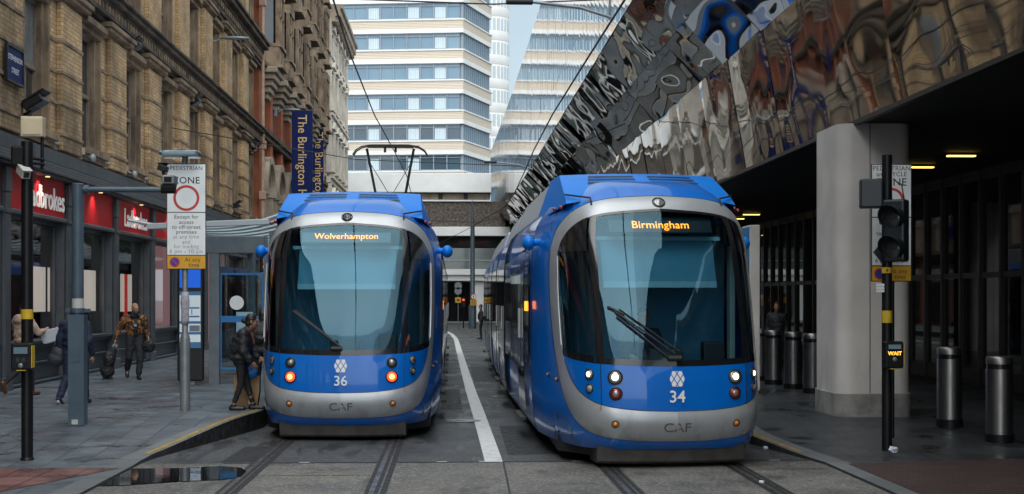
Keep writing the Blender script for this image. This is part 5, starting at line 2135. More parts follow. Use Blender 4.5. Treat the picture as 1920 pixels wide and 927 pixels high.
wall_flood(66, 193, 29.4, 'black floodlight above the beige box on the brick front')
wall_flood(250, 88, 39.6, 'black floodlight under the second-floor cornice above the third window')
wall_flood(364, 192, 48.8, 'black floodlight on the brick front above the pedestrian zone sign')
wall_flood(441, 388, 58.5, 'black floodlight low on the wall above the glass tram shelter')
wall_flood(473, 281, 63.5, 'black floodlight beside the cream rainwater pipe')

for (px, py, ln, lab) in ((396, 74, 1.15, 'grey wall-mounted street lamp arm high on the buff brick front'), (517, 208, 0.95, 'grey wall-mounted street lamp arm beside the nearer navy banner')):
    y = -XF * FPX / (847 - px)
    p = P(px, py, Y=y)
    t = thing('street_lamp', lab, 'street lamp', (XF, y, p.z), group='lamps on wall brackets')
    m = MB()
    m.box(XF, XF + 0.12, y - 0.15, y + 0.15, p.z - 0.3, p.z + 0.15)
    m.tube([(XF + 0.1, y, p.z - 0.1), (XF + 0.45, y, p.z + 0.03)], 0.035, 8)
    m.build('bracket', 'galv', t, bevel=0.01)
    m = MB()
    m.ell((XF + 0.45 + ln * 0.42, y, p.z + 0.05), (ln * 0.48, 0.16, 0.07))
    m.build('lamp_head', 'galv', t, smooth=True)

# street name plate
y = 28.5
t = thing('street_name_sign', 'small dark blue street name plate on the first brick pilaster', 'sign', (XF + 0.2, y, 6.35))
m = MB()
m.box(XF + 0.185, XF + 0.23, y - 0.50, y + 0.50, 6.36, 7.0)
pl = m.build('plate', 'navy_sign', t, bevel=0.01)
m = MB()
text_mb('STEPHENSON', 0.15, (XF + 0.236, y, 6.80), (0, 1, 0), (0, 0, 1), m, off=0.004)
text_mb('STREET', 0.15, (XF + 0.236, y, 6.56), (0, 1, 0), (0, 0, 1), m, off=0.004)
m.build('lettering', 'decal_white', pl)
m = MB()
for (y0, y1, z0, z1) in ((y - .54, y + .54, 6.31, 6.36), (y - .54, y + .54, 7.0, 7.05), (y - .54, y - .5, 6.36, 7.0), (y + .5, y + .54, 6.36, 7.0)):
    m.box(XF + 0.185, XF + 0.25, y0, y1, z0, z1)
m.build('frame', 'black_pole', t)

# small wall sensors on the ashlar course
for k, y in enumerate((34.5, 39.0)):
    t = thing('wall_camera', ['small white wall camera on the pale stone course beneath the second window', 'small white wall camera on the pale stone course beneath the third window'][k], 'camera', (XF, y, 5.2), group='small cameras on the stone course')
    m = MB()
    m.box(XF - 0.02, XF + 0.05, y - 0.07, y + 0.07, 5.44, 5.6)
    m.tube([(XF + 0.04, y, 5.52), (XF + 0.2, y, 5.48)], 0.02, 6)
    m.build('bracket', 'camera_white', t)
    m = MB()
    m.ell((XF + 0.24, y, 5.44), (0.09, 0.09, 0.11))
    m.build('camera_body', 'galv', t, smooth=True)

# ================================================================ LEFT STREET FURNITURE
# -- black signal pole with push-button box
p = P(51, 865, Z=pav_z(17.6))
x, y, z0 = p.x, p.y, p.z
s = y / FPX                     # metres per photograph pixel here
zt = CAMH + (560 - 270) * s
t = thing('signal_pole', 'black traffic signal pole with yellow band and push-button box at the left crossing', 'signal pole', (x, y, z0))
m = MB()
m.lathe([(0.0, 0.0), (0.073, 0.0), (0.073, zt - z0), (0.05, zt - z0 + 0.01)], (x, y, z0), 20)
m.lathe([(0.085, 0.0), (0.085, 0.03), (0.073, 0.05)], (x, y, z0), 20)
m.build('pole', 'black_pole', t, smooth=40)
m = MB()
m.lathe([(0.0755, CAMH + (560 - 598) * s - z0), (0.0755, CAMH + (560 - 580) * s - z0)], (x, y, z0), 20)
yb_ = m.build('yellow_band', 'yellow_band', t, smooth=40)


def button_box(t, x, y, zc, w, h, lit):
    m = MB()
    m.box(x - w / 2, x + w / 2, y - 0.21, y - 0.06, zc - h / 2, zc + h / 2)
    b = m.build('push_button_box', 'black_pole', t, bevel=0.02)
    m = MB()
    m.box(x + w / 2 + 0.002, x + w / 2 + 0.012, y - 0.2, y - 0.07, zc - h * 0.42, zc + h * 0.4)
    m.build('side_strip', 'yellow_band', b)
    m = MB()
    m.box(x - w * 0.34, x + w * 0.34, y - 0.218, y - 0.2105, zc + h * 0.10, zc + h * 0.34)
    m.build('instruction_panel', 'led_panel' if not lit else 'tram_black', b)
    if lit:
        m = MB()
        text_mb('WAIT', 0.072, (x, y - 0.221, zc + h * 0.06), (1, 0, 0), (0, 0, 1), m, off=0.012)
        m.build('wait_lettering', 'wait_orange', b)
        m = MB()
        m.box(x - w * 0.34, x + w * 0.34, y - 0.2185, y - 0.2105, zc + h * 0.22, zc + h * 0.38)
        m.build('pictogram_panel', 'led_panel', b)
    else:
        m = MB()
        for dx in (-0.035, 0.035):
            m.box(x + dx - 0.024, x + dx + 0.024, y - 0.214, y - 0.2105, zc - h * 0.22, zc - h * 0.04)
        m.build('symbol_window', 'lamp_dark_off', b)
    m = MB()
    m.lathe([(0.03, 0), (0.03, 0.012), (0.02, 0.02)], (x, y - 0.21, zc - h * (0.34 if not lit else 0.16)), 16, Matrix.Rotation(R(90), 3, 'X'))
    m.build('button', 'galv', b, smooth=40)
    m = MB()
    m.box(x - w * 0.22, x + w * 0.22, y - 0.2, y - 0.1, zc - h / 2 - 0.012, zc - h / 2 - 0.001)
    m.build('tactile_cone_cover', 'yellow_band', b)


button_box(t, x - 0.02, y, CAMH + (560 - 666) * s, 0.25, 0.34, False)
# camera and floodlight brackets on the pole
for (px, py, kind_) in ((44, 322, 'cam'), (36, 292, 'flood')):
    q = P(px, py, Y=y - 0.05)
    if kind_ == 'cam':
        ct = thing('security_camera', 'white security camera bracketed low on the black signal pole', 'camera', (q.x, q.y, q.z))
        m = MB()
        M3 = Matrix.Rotation(R(35), 3, 'Z') @ Matrix.Rotation(R(25), 3, 'X')
        m.obox(q, (0.11, 0.24, 0.11), M3)
        m.obox(q + M3 @ Vector((0, -0.02, 0.065)), (0.13, 0.26, 0.012), M3)
        m.build('camera_body', 'camera_white', ct, bevel=0.012)
        m = MB()
        m.obox(q + M3 @ Vector((0, -0.125, 0)), (0.07, 0.02, 0.07), M3)
        m.build('lens', 'tram_black', ct, bevel=0.008)
        m = MB()
        m.tube([q + Vector((0.02, 0.08, 0.02)), Vector((x, y, q.z + 0.06))], 0.018, 6)
        m.build('bracket', 'black_pole', ct)
    else:
        ct = thing('hooded_lamp', 'black hooded signal head turned away behind the black pole top', 'signal head', (q.x, q.y, q.z))
        m = MB()
        m.obox(q + Vector((-0.02, 0.1, 0)), (0.18, 0.22, 0.26))
        m.build('casing', 'black_pole', ct, bevel=0.03)
        m = MB()
        m.tube([q + Vector((0.0, 0.1, 0)), Vector((x, y, q.z))], 0.025, 6)
        m.build('bracket', 'black_pole', ct)
q = P(63, 239, Y=y + 0.3)
t = thing('equipment_box', 'square beige equipment box on a short dark mast beside the black pole', 'equipment box', (q.x, q.y, q.z - 0.5))
m = MB()
m.box(q.x - 0.14, q.x + 0.14, q.y - 0.1, q.y + 0.06, q.z - 0.13, q.z + 0.13)
m.build('casing', 'beige_box', t, bevel=0.012)
m = MB()
m.box(q.x - 0.115, q.x + 0.115, q.y - 0.112, q.y - 0.1, q.z - 0.105, q.z + 0.105)
m.build('lid', 'beige_box', t, bevel=0.004)
m = MB()
m.tube([(q.x + 0.11, q.y, q.z - 0.12), (q.x + 0.11, q.y, q.z - 0.55)], 0.022, 8)
m.tube([(q.x + 0.13, q.y, q.z - 0.42), (x, y, q.z - 0.42)], 0.02, 8)
m.tube([(q.x + 0.13, q.y, q.z - 0.48), (x, y, q.z - 0.48)], 0.02, 8)
m.build('mast', 'black_pole', t, smooth=40)

# -- grey pole with camera arm
y = 21.4
p = P(146, 802, Y=y)
x, z0 = p.x, pav_z(21.4)
s = y / FPX
zt = CAMH + (560 - 348) * s
t = thing('camera_pole', 'blue-grey steel pole with square base and long horizontal camera arm', 'pole', (x, y, z0))
m = MB()
zb = CAMH + (560 - 590) * s
m.box(x - 0.115, x + 0.115, y - 0.115, y + 0.115, z0, zb)
m.lathe([(0.085, zb), (0.085, zt), (0.07, zt + 0.01)], (x, y, 0), 20)
m.box(x - 0.055, x + 0.055, y - 0.125, y - 0.115, CAMH + (560 - 676) * s, CAMH + (560 - 648) * s)
pole = m.build('pole', 'grey_pole', t, smooth=40)
m = MB()
m.lathe([(0.105, zb + 0.02), (0.105, zb + 0.10)], (x, y, 0), 20)
for k in (-1, 1):
    m.obox((x + k * 0.14, y, zb + 0.06), (0.09, 0.05, 0.06))
m.build('collar', 'grey_pole', t, bevel=0.01)
m = MB()
m.lathe([(0.0865, CAMH + (560 - 582) * s), (0.0865, CAMH + (560 - 560) * s)], (x, y, 0), 20)
m.build('reflective_band', 'camera_white', t, smooth=40)
m = MB()
m.box(x - 0.06, x + 0.03, y - 0.119, y - 0.1155, z0 + 0.02, z0 + 0.09)
m.build('number_plate', 'camera_white', t)
m = MB()
za = CAMH + (560 - 358) * s
x1 = P(328, 357, Y=y).x
m.tube([(x + 0.05, y, za), (x1 - 0.12, y, za + 0.0)], 0.042, 12)
m.lathe([(0.07, 0), (0.07, 0.06)], (x + 0.10, y, za), 14, Matrix.Rotation(R(90), 3, 'Y'))
arm = m.build('camera_arm', 'grey_pole', t, smooth=40)
m = MB()
m.tube([(x1 - 0.2, y, za), (x1 + 0.01, y, za)], 0.058, 12)
m.build('arm_cap', 'black_pole', arm, smooth=40)
c = P(316, 337, Y=y - 0.1)
ct = thing('security_camera', 'grey box camera at the end of the horizontal arm before the zone sign', 'camera', tuple(c))
m = MB()
m.box(c.x - 0.09, c.x + 0.09, c.y - 0.05, c.y + 0.25, c.z - 0.065, c.z + 0.065)
m.build('camera_body', 'galv', ct, bevel=0.015)
m = MB()
m.box(c.x - 0.055, c.x + 0.055, c.y - 0.062, c.y - 0.051, c.z - 0.04, c.z + 0.04)
m.build('lens', 'tram_black', ct, bevel=0.008)
m = MB()
m.tube([(c.x, c.y + 0.1, za), (c.x, c.y + 0.1, c.z - 0.06)], 0.03, 8)
m.box(c.x - 0.12, c.x + 0.10, c.y + 0.02, c.y + 0.1, c.z - 0.12, c.z - 0.07)
m.build('bracket', 'black_pole', ct)
c2 = P(306, 316, Y=y)
ct = thing('infrared_lamp', 'small black lamp perched above the box camera on the arm', 'lamp', tuple(c2))
m = MB()
m.obox(c2, (0.14, 0.16, 0.09), Matrix.Rotation(R(20), 3, 'Y'))
m.lathe([(0.09, 0.05), (0.05, 0.0)], c2 + Vector((0, 0, 0.03)), 12)
m.build('casing', 'black_pole', ct, bevel=0.012)
m = MB()
m.tube([c2, Vector((c2.x + 0.02, c2.y, za))], 0.02, 6)
m.build('stem', 'black_pole', ct)


# -- zone sign
def zone_sign(t, x, y, z_of, hw, rows, roundel, s):
    """z_of maps a photograph row to height"""
    top, mid, low, bot = rows
    m = MB()
    m.box(x - hw, x + hw, y, y + 0.02, z_of(bot), z_of(top))
    b = m.build('sign_backing', 'sign_black', t, bevel=0.006)
    g = 0.012
    m = MB()
    m.box(x - hw + g, x + hw - g, y - 0.004, y, z_of(mid) + g * 0.6, z_of(top) - g)
    m.box(x - hw + g, x + hw - g, y - 0.004, y, z_of(low) + g * 0.6, z_of(mid) - g * 0.6)
    m.build('sign_face', 'sign_face', b)
    m = MB()
    m.box(x - hw + g, x + hw - g, y - 0.004, y, z_of(bot) + g, z_of(low) - g * 0.6)
    m.build('waiting_plate', 'yellow_plate', b)
    return b


def ring_mesh(m, c, r0, r1, n=40):
    for k in range(n):
        a, b = 2 * PI * k / n, 2 * PI * (k + 1) / n
        m.poly([(c[0] + r1 * math.cos(a), c[1], c[2] + r1 * math.sin(a)), (c[0] + r1 * math.cos(b), c[1], c[2] + r1 * math.sin(b)),
                (c[0] + r0 * math.cos(b), c[1], c[2] + r0 * math.sin(b)), (c[0] + r0 * math.cos(a), c[1], c[2] + r0 * math.sin(a))])


def sign_text(b, x, y, z_of, s, lines, mat='sign_black'):
    m = MB()
    for (body, row, size, dx, sx_) in lines:
        text_mb(body, size, (x + dx, y - 0.0065, z_of(row)), (1, 0, 0), (0, 0, 1), m, off=(0.006 if size > 0.12 else 0.0), sx=sx_, spacing=1.05)
    return m.build('sign_lettering', mat, b)


y = 23.4
p = P(347, 768, Y=y)
x, z0 = p.x, pav_z(23.4)
s = y / FPX
zf = lambda r_: CAMH + (560 - r_) * s
t = thing('zone_sign', 'white pedestrian zone sign with red ring and yellow waiting plate on a galvanised post', 'sign', (x, y, z0))
m = MB()
zs_ = zf(635)
m.lathe([(0.083, z0), (0.083, zs_), (0.076, zs_ + 0.03), (0.048, zs_ + 0.11), (0.048, zf(296))], (x, y, 0), 18)
m.build('post', 'galv', t, smooth=40)
m = MB()
m.lathe([(0.052, zf(610)), (0.066, zf(600)), (0.060, zf(585)), (0.075, zf(568)), (0.064, zf(556)), (0.052, zf(548))], (x, y, 0), 14)
m.build('paper_wrap', 'wrap', t, smooth=True)
xs = P(349.5, 400, Y=y - 0.07).x
ys_ = y - 0.075
hw = 36.3 * s
b = zone_sign(t, xs, ys_, zf, hw, (310, 400.5, 480, 506), True, s)
m = MB()
cz = zf(374)
ring_mesh(m, (xs, ys_ - 0.006, cz), 19.2 * s, 24 * s)
m.build('red_ring', 'roundel_red', b, fix=True)
sign_text(b, xs, ys_, zf, s, [('PEDESTRIAN', 318.5, 0.090, 0, 1.0), ('ZONE', 341, 0.152, 0.0, 1.02), ('Except for', 408.5, 0.088, 0, 1), ('access', 418.5, 0.088, 0, 1), ('to off-street', 427.5, 0.088, 0, 1), ('premises', 436.5, 0.088, 0, 1)])
sign_text(b, xs, ys_, zf, s, [('at any time', 445.5, 0.088, 0, 1), ('and', 455, 0.088, 0, 1), ('for loading', 463.5, 0.088, 0, 1), ('6 pm - 10 am', 472.5, 0.095, 0, 1)], 'sign_worn')
sign_text(b, xs, ys_, zf, s, [('At any', 488, 0.092, 0.10, 1), ('time', 497.5, 0.092, 0.12, 1)])
m = MB()
ccx, ccz = xs - 0.185, zf(492.5)
m.lathe([(0.082, 0), (0.082, 0.003)], (ccx, ys_ - 0.004, ccz), 24, Matrix.Rotation(R(90), 3, 'X'))
rb = m.build('no_waiting_roundel', 'roundel_red', b)
m = MB()
m.lathe([(0.062, 0), (0.062, 0.003)], (ccx, ys_ - 0.0075, ccz), 24, Matrix.Rotation(R(90), 3, 'X'))
m.mi = 1
m.obox((ccx, ys_ - 0.012, ccz), (0.125, 0.002, 0.018), Matrix.Rotation(R(45), 3, 'Y'))
m.build('roundel_field', ['roundel_blue', 'roundel_red'], rb)
# sign lantern
m = MB()
lx = P(338, 290, Y=y - 0.1).x
m.prism([(lx - 0.30, y - 0.3, zf(299)), (lx + 0.30, y - 0.3, zf(299)), (lx + 0.31, y + 0.05, zf(299)), (lx - 0.31, y + 0.05, zf(299))], (0, 0, 0.10))
m.box(lx - 0.08, lx + 0.10, y - 0.2, y + 0.05, zf(287.2), zf(283.5))
m.build('sign_lantern', 'screen_glass', t, bevel=0.02)
m = MB()
m.box(lx - 0.27, lx + 0.27, y - 0.26, y + 0.02, zf(297.5), zf(289))
m.build('lantern_reflector', 'totem_photo' if False else 'handle_grey', t, bevel=0.02)

# -- information totem
y = 30.5
s = y / FPX
zf = lambda r_: CAMH + (560 - r_) * s
xa, xb = P(332, 600, Y=y).x, P(381, 600, Y=y).x
xm = (xa + xb) / 2
t = thing('information_totem', 'black information totem with blue header and white timetable panel', 'information board', (xm, y, 0.28))
m = MB()
m.box(xa, xb, y, y + 0.16, zf(714), zf(430))
m.build('casing', 'sign_black', t, bevel=0.04, seg=3)
m = MB()
m.box(xm - 0.09, xm + 0.09, y + 0.04, y + 0.12, 0.27, zf(713))
m.build('foot', 'galv', t)
m = MB()
m.box(xa + 0.055, xb - 0.055, y - 0.006, y - 0.001, zf(540), zf(437))
m.build('header_panel', 'totem_blue', t)
m = MB()
m.box(xa + 0.055, xb - 0.055, y - 0.006, y - 0.001, zf(652), zf(547))
tp = m.build('timetable_panel', 'totem_white', t)
m = MB()
for (r0, r1, c0, c1) in ((547, 554, 0.055, 0.5), (576, 579, 0.08, 0.47), (592, 595, 0.08, 0.47), (602, 607, 0.055, 0.5), (622, 627, 0.055, 0.5), (641, 652, 0.055, 0.5), (556, 570, 0.17, 0.19), (580, 590, 0.30, 0.32)):
    m.box(xa + c0, min(xa + c1, xb - 0.055), y - 0.0095, y - 0.0065, zf(r1), zf(r0))
m.build('timetable_bands', 'totem_teal', tp)
m = MB()
m.box(xa + 0.26, xb - 0.07, y - 0.0095, y - 0.0065, zf(621), zf(610))
m.build('timetable_picture', 'totem_photo', tp)
m = MB()
for r_ in (559, 563, 567, 572, 583, 587, 598, 613, 617, 631, 635):
    m.box(xa + 0.08, xa + 0.24, y - 0.0092, y - 0.0065, zf(r_ + 1.2), zf(r_))
m.build('timetable_lines', 'sign_worn', tp)

# -- tram shelter
t = thing('tram_shelter', 'grey tram shelter with ribbed glass canopy, blue-edged glass end screen and white disc', 'shelter', (-5.0, 36, 0.28))
SYA, SYB = 29.3, 58.0
post = None
for y in (30.5, 36.0, 41.5, 47.0, 52.5):
    m = MB()
    m.box(-5.12, -4.90, y - 0.09, y + 0.09, 0.27, 3.42)
    m.build('post', 'shelter_grey', t, bevel=0.015)
m = MB()
m.box(-5.2, -3.95, SYA + 1.1, SYA + 1.3, 3.05, 3.42)
m.box(-5.08, -4.94, SYA + 1.3, SYB, 3.24, 3.42)
m.build('header_beam', 'shelter_grey', t, bevel=0.02)
m = MB()
rows = []
for i in range(13):
    f = i / 12
    xx = -6.55 + 3.6 * f
    zz = 3.52 + 0.42 * (2 * f - 0.9) ** 2 * (1 if f > 0.45 else 0.55) + 0.05 * f
    rows.append([Vector((xx, y_, zz)) for y_ in (SYA, SYB)])
m.grid(rows)
m.build('canopy_glass', 'canopy_glass', t, smooth=True)
m = MB()
y_ = SYA
while y_ <= SYB:
    G = [Vector((-6.55 + 3.6 * i / 12, y_, 3.50 + 0.42 * (2 * i / 12 - 0.9) ** 2 * (1 if i / 12 > 0.45 else 0.55) + 0.05 * i / 12)) for i in range(13)]
    m.tube(G, 0.035, 6)
    y_ += 1.1
m.build('canopy_rib', 'shelter_beam', t)
m = MB()
zl, zr = 3.62, 3.76
pA, pB = P(276, 424, Y=SYA), P(505, 415, Y=SYA)
m.prism([(pA.x, SYA - 0.04, pA.z - 0.07), (pB.x, SYA - 0.04, pB.z - 0.07), (pB.x, SYA - 0.04, pB.z + 0.05), (pA.x, SYA - 0.04, pA.z + 0.05)], (0, 0.09, 0))
m.build('edge_beam', 'shelter_beam', t, bevel=0.015, fix=True)
m = MB()
y = 30.5
m.box(-4.88, -3.98, y - 0.012, y + 0.012, 0.62, 2.62)
es = m.build('end_screen', 'screen_glass', t)
m = MB()
for (a, b_, c_, d_) in ((-4.88, -3.98, 2.60, 2.64), (-4.88, -3.98, 0.60, 0.64), (-4.01, -3.97, 0.64, 2.60), (-4.88, -4.86, 0.64, 2.60), (-4.86, -4.01, 1.60, 1.73)):
    m.box(a, b_, y - 0.03, y + 0.03, c_, d_)
m.build('screen_edge', 'shelter_blue', es)
m = MB()
m.lathe([(0.15, 0), (0.15, 0.004)], (P(444, 568, Y=y).x, y - 0.014, P(444, 568, Y=y).z), 28, Matrix.Rotation(R(90), 3, 'X'))
m.build('white_disc', 'decal_white', es)
for (ya, yb2) in ((31.0, 35.8), (36.2, 41.3), (41.7, 46.8)):
    m = MB()
    m.box(-5.02, -5.0, ya, yb2, 0.7, 2.8)
    m.build('rear_screen', 'screen_glass', t)
m = MB()
m.box(-3.98, -3.90, y - 0.05, y + 0.05, 0.27, 3.42)
m.build('front_post', 'shelter_grey', t, bevel=0.01)
m = MB()
m.box(-4.78, -4.42, 32.0, 32.06, 0.9, 1.8)
m.build('notice_board', 'totem_white', t)
ct = thing('departure_display', 'black departure display with orange digits hung under the shelter canopy', 'display', (-3.9, 31.2, 3.0))
xa, xb = P(487, 490, Y=31.2).x, P(530, 490, Y=31.2).x
zc = P(487, 492, Y=31.2).z
m = MB()
m.box(xa, xb, 31.2, 31.4, zc - 0.22, zc + 0.16)
m.build('casing', 'sign_black', ct, bevel=0.02)
m = MB()
text_mb('PCH', 0.14, (xa + 0.07, 31.194, zc + 0.03), (1, 0, 0), (0, 0, 1), m, align='LEFT', off=0.01)
text_mb('M11', 0.10, (xa + 0.07, 31.194, zc - 0.1), (1, 0, 0), (0, 0, 1), m, align='LEFT', off=0.004)
m.build('digits', 'led_orange', ct)
m = MB()
m.box((xa + xb) / 2 - 0.05, (xa + xb) / 2 + 0.05, 31.25, 31.35, zc + 0.16, 3.55)
m.build('hanger', 'shelter_grey', ct)

# ================================================================ RIGHT STREET FURNITURE
y = 19.0
p = P(1663, 845, Y=y)
x, z0 = p.x, pav_z(18.8, 0.17)
s = y / FPX
zf = lambda r_: CAMH + (560 - r_) * s
t = thing('traffic_signal', 'black traffic signal pole with hooded heads, yellow band and lit wait box', 'traffic signal', (x, y, z0))
m = MB()
m.lathe([(0.068, z0 - 0.03), (0.068, zf(288)), (0.05, zf(287))], (x, y, 0), 20)
m.build('pole', 'black_pole', t, smooth=40)
m = MB()
m.lathe([(0.0705, zf(606)), (0.0705, zf(583))], (x, y, 0), 20)
m.lathe([(0.0705, zf(512)), (0.0705, zf(501))], (x, y, 0), 20)
m.build('yellow_band', 'yellow_band', t, smooth=40)
button_box(t, x + 0.04, y, zf(666), 0.245, 0.36, True)
# main head facing left down the crossing
hx, hy = P(1682, 430, Y=y - 0.16).x, y - 0.16
ang = R(38)
Mh = Matrix.Rotation(-ang, 3, 'Z')
m = MB()
m.obox((hx, hy + 0.05, zf(432)), (0.30, 0.22, 0.83), Mh)
hd = m.build('signal_head', 'signal_black', t, bevel=0.03)
for (r_, mm) in ((408, 'lamp_dark_off'), (465, 'lamp_dark_off')):
    c = Vector((hx, hy + 0.05, zf(r_))) + Mh @ Vector((0, -0.11, 0))
    m = MB()
    G = []
    n = 22
    for j, (dd, rr) in enumerate(((0.0, 0.155), (0.10, 0.152), (0.24, 0.148))):
        ring = []
        for k in range(n + 1):
            a = R(-50 + 280 * k / n)
            depth = dd * (0.55 + 0.45 * math.sin(a)) if j == 2 else dd
            ring.append(c + Mh @ Vector((rr * math.cos(a), -depth, rr * math.sin(a))))
        G.append(ring)
    m.grid(G)
    m.grid([[q + (q - c).normalized() * 0.008 for q in ring] for ring in G], flip=True)
    m.build('visor', 'signal_black', hd, smooth=40)
    m = MB()
    m.lathe([(0.14, 0.0), (0.12, 0.02), (0.03, 0.035)], c, 20, Mh @ Matrix.Rotation(R(90), 3, 'X'))
    m.build('lens', mm, hd, smooth=40)
# rear box head
bx = P(1633, 361, Y=y + 0.05).x
m = MB()
Mb = Matrix.Rotation(R(-12), 3, 'Z')
m.obox((bx, y + 0.05, zf(361)), (0.30, 0.26, 0.39), Mb)
bh = m.build('signal_casing', 'signal_black', t, bevel=0.025)
m = MB()
m.tube([(bx + 0.1, y + 0.05, zf(345)), (x, y, zf(345))], 0.025, 8)
m.tube([(bx + 0.1, y + 0.05, zf(382)), (x, y, zf(382))], 0.025, 8)
m.tube([(x, y, zf(390)), (hx, hy, zf(386))], 0.03, 8)
m.tube([(x, y, zf(490)), (hx, hy, zf(486))], 0.03, 8)
m.build('bracket', 'black_pole', t, smooth=40)
m = MB()
m.tube([(x + 0.06, y - 0.08, zf(335)), (x + 0.16, y - 0.12, zf(345)), (x + 0.20, y - 0.13, zf(378))], 0.010, 6)
m.build('red_cable', 'brown_leather', t, smooth=True)
# diamond tram signal backing
m = MB()
dx_, dz_ = P(1652, 470, Y=y + 0.04).x, zf(472)
m.prism([(dx_ - 0.10, y + 0.04, dz_), (dx_ + 0.05, y + 0.04, dz_ - 0.19), (dx_ + 0.2, y + 0.04, dz_), (dx_ + 0.05, y + 0.04, dz_ + 0.19)], (0, 0.03, 0))
m.build('diamond_plate', 'signal_black', t, fix=True)
m = MB()
m.box(x - 0.055, x + 0.015, y - 0.075, y - 0.0715, zf(512), zf(502))
np_ = m.build('number_plate', 'yellow_plate', t)
m = MB()
text_mb('4', 0.075, (x - 0.02, y - 0.079, zf(507)), (1, 0, 0), (0, 0, 1), m, off=0.008)
m.build('plate_lettering', 'sign_black', np_)
m = MB()
qx = P(1650, 540, Y=y - 0.07).x
m.box(qx - 0.055, qx + 0.055, y - 0.08, y - 0.076, zf(548), zf(532))
np_ = m.build('notice_plate', 'sign_face', t)
m = MB()
text_mb('no loading', 0.026, (qx, y - 0.083, zf(537)), (1, 0, 0), (0, 0, 1), m)
text_mb('at any time', 0.026, (qx, y - 0.083, zf(543)), (1, 0, 0), (0, 0, 1), m)
m.build('plate_lettering', 'navy_sign', np_)
# zone sign behind the signal
y = 19.9
s = y / FPX
zf = lambda r_: CAMH + (560 - r_) * s
xs = P(1671.5, 400, Y=y).x
t = thing('zone_sign', 'pedestrian and cycle zone sign half hidden behind the right traffic signal', 'sign', (xs, y, 0.15))
m = MB()
xp = P(1676, 700, Y=y).x
m.lathe([(0.030, 0.13), (0.030, zf(310))], (xp, y + 0.07, 0), 12)
m.build('post', 'black_pole', t, smooth=40)
hw = 38.8 * s
b = zone_sign(t, xs, y, zf, hw, (305, 406, 498, 528), True, s)
m = MB()
ring_mesh(m, (xs, y - 0.006, zf(374)), 19 * s, 24 * s)
m.build('red_ring', 'roundel_red', b, fix=True)
sign_text(b, xs, y, zf, s, [('PEDESTRIAN', 313, 0.092, 0, 1.0), ('and CYCLE', 324, 0.088, 0, 1.0), ('ZONE', 339, 0.15, 0.0, 1.02), ('Except for', 415, 0.083, 0, 1), ('access', 426, 0.083, 0, 1), ('to off-street', 436.5, 0.083, 0, 1), ('premises', 447, 0.083, 0, 1), ('at any time', 457, 0.083, 0, 1), ('and for', 468, 0.083, 0, 1), ('loading', 478, 0.083, 0, 1), ('6 pm - 10 am', 488, 0.083, 0, 1)])
sign_text(b, xs, y, zf, s, [('At any', 508, 0.088, 0.10, 1), ('time', 518.5, 0.088, 0.12, 1)])
m = MB()
ccx, ccz = xs - 0.17, zf(513)
m.lathe([(0.08, 0), (0.08, 0.003)], (ccx, y - 0.004, ccz), 24, Matrix.Rotation(R(90), 3, 'X'))
rb = m.build('no_waiting_roundel', 'roundel_red', b)
m = MB()
m.lathe([(0.06, 0), (0.06, 0.003)], (ccx, y - 0.0075, ccz), 24, Matrix.Rotation(R(90), 3, 'X'))
m.build('roundel_field', 'roundel_blue', rb)

# -- bollards
bl0 = None
BL = [(1780, 805, 21.4, 'brushed steel bollard between the right traffic signal and the outermost bollard'), (1874, 825, 19.8, 'brushed steel bollard nearest the camera, outermost of the row'),
      (1524, 745, 28.5, 'brushed steel bollard touching the left edge of the concrete column'), (1487, 735, 29.9, 'brushed steel bollard second from the concrete column'),
      (1450, 725, 31.4, 'brushed steel bollard third from the concrete column'), (1424, 718, 32.9, 'brushed steel bollard half hidden by the right tram front')]
for (px, py, y, lab) in BL:
    p = P(px, py, Y=y)
    z0 = pav_z(y, 0.17)
    if bl0 is None:
        t = thing('bollard', lab, 'bollard', (p.x, y, z0), group='steel bollards of the undercroft')
        m = MB()
        x = p.x
        m.lathe([(0.185, z0 + 0.10), (0.185, z0 + 1.02)], (x, y, 0), 32)
        m.lathe([(0.185, z0 + 1.09), (0.185, z0 + 1.175), (0.172, z0 + 1.195), (0.12, z0 + 1.20)], (x, y, 0), 32)
        m.build('sleeve', 'steel_brushed', t, smooth=40)
        m = MB()
        m.lathe([(0.176, z0 + 1.0), (0.176, z0 + 1.1)], (x, y, 0), 32)
        m.build('band', 'tram_black', t, smooth=40)
        m = MB()
        m.lathe([(0.20, z0 - 0.03), (0.20, z0 + 0.11)], (x, y, 0), 32)
        m.build('base', 'black_pole', t, smooth=40)
        bl0 = t
    else:
        c = copy_tree(bl0, label=lab)
        c.location = (p.x, y, z0)

# -- grey totem by the right tram
y = 28.3
p = P(1415, 600, Y=y)
t = thing('platform_totem', 'slim grey platform totem with blue edge behind the right tram front', 'totem', (p.x, y, 0.28))
m = MB()
m.box(p.x - 0.10, p.x + 0.11, y, y + 0.8, 0.26, CAMH + (560 - 421) * y / FPX)
m.build('casing', 'column_concrete', t, bevel=0.02)
m = MB()
m.box(p.x - 0.125, p.x - 0.101, y + 0.02, y + 0.78, 1.9, CAMH + (560 - 425) * y / FPX)
m.build('blue_panel', 'shelter_blue', t)

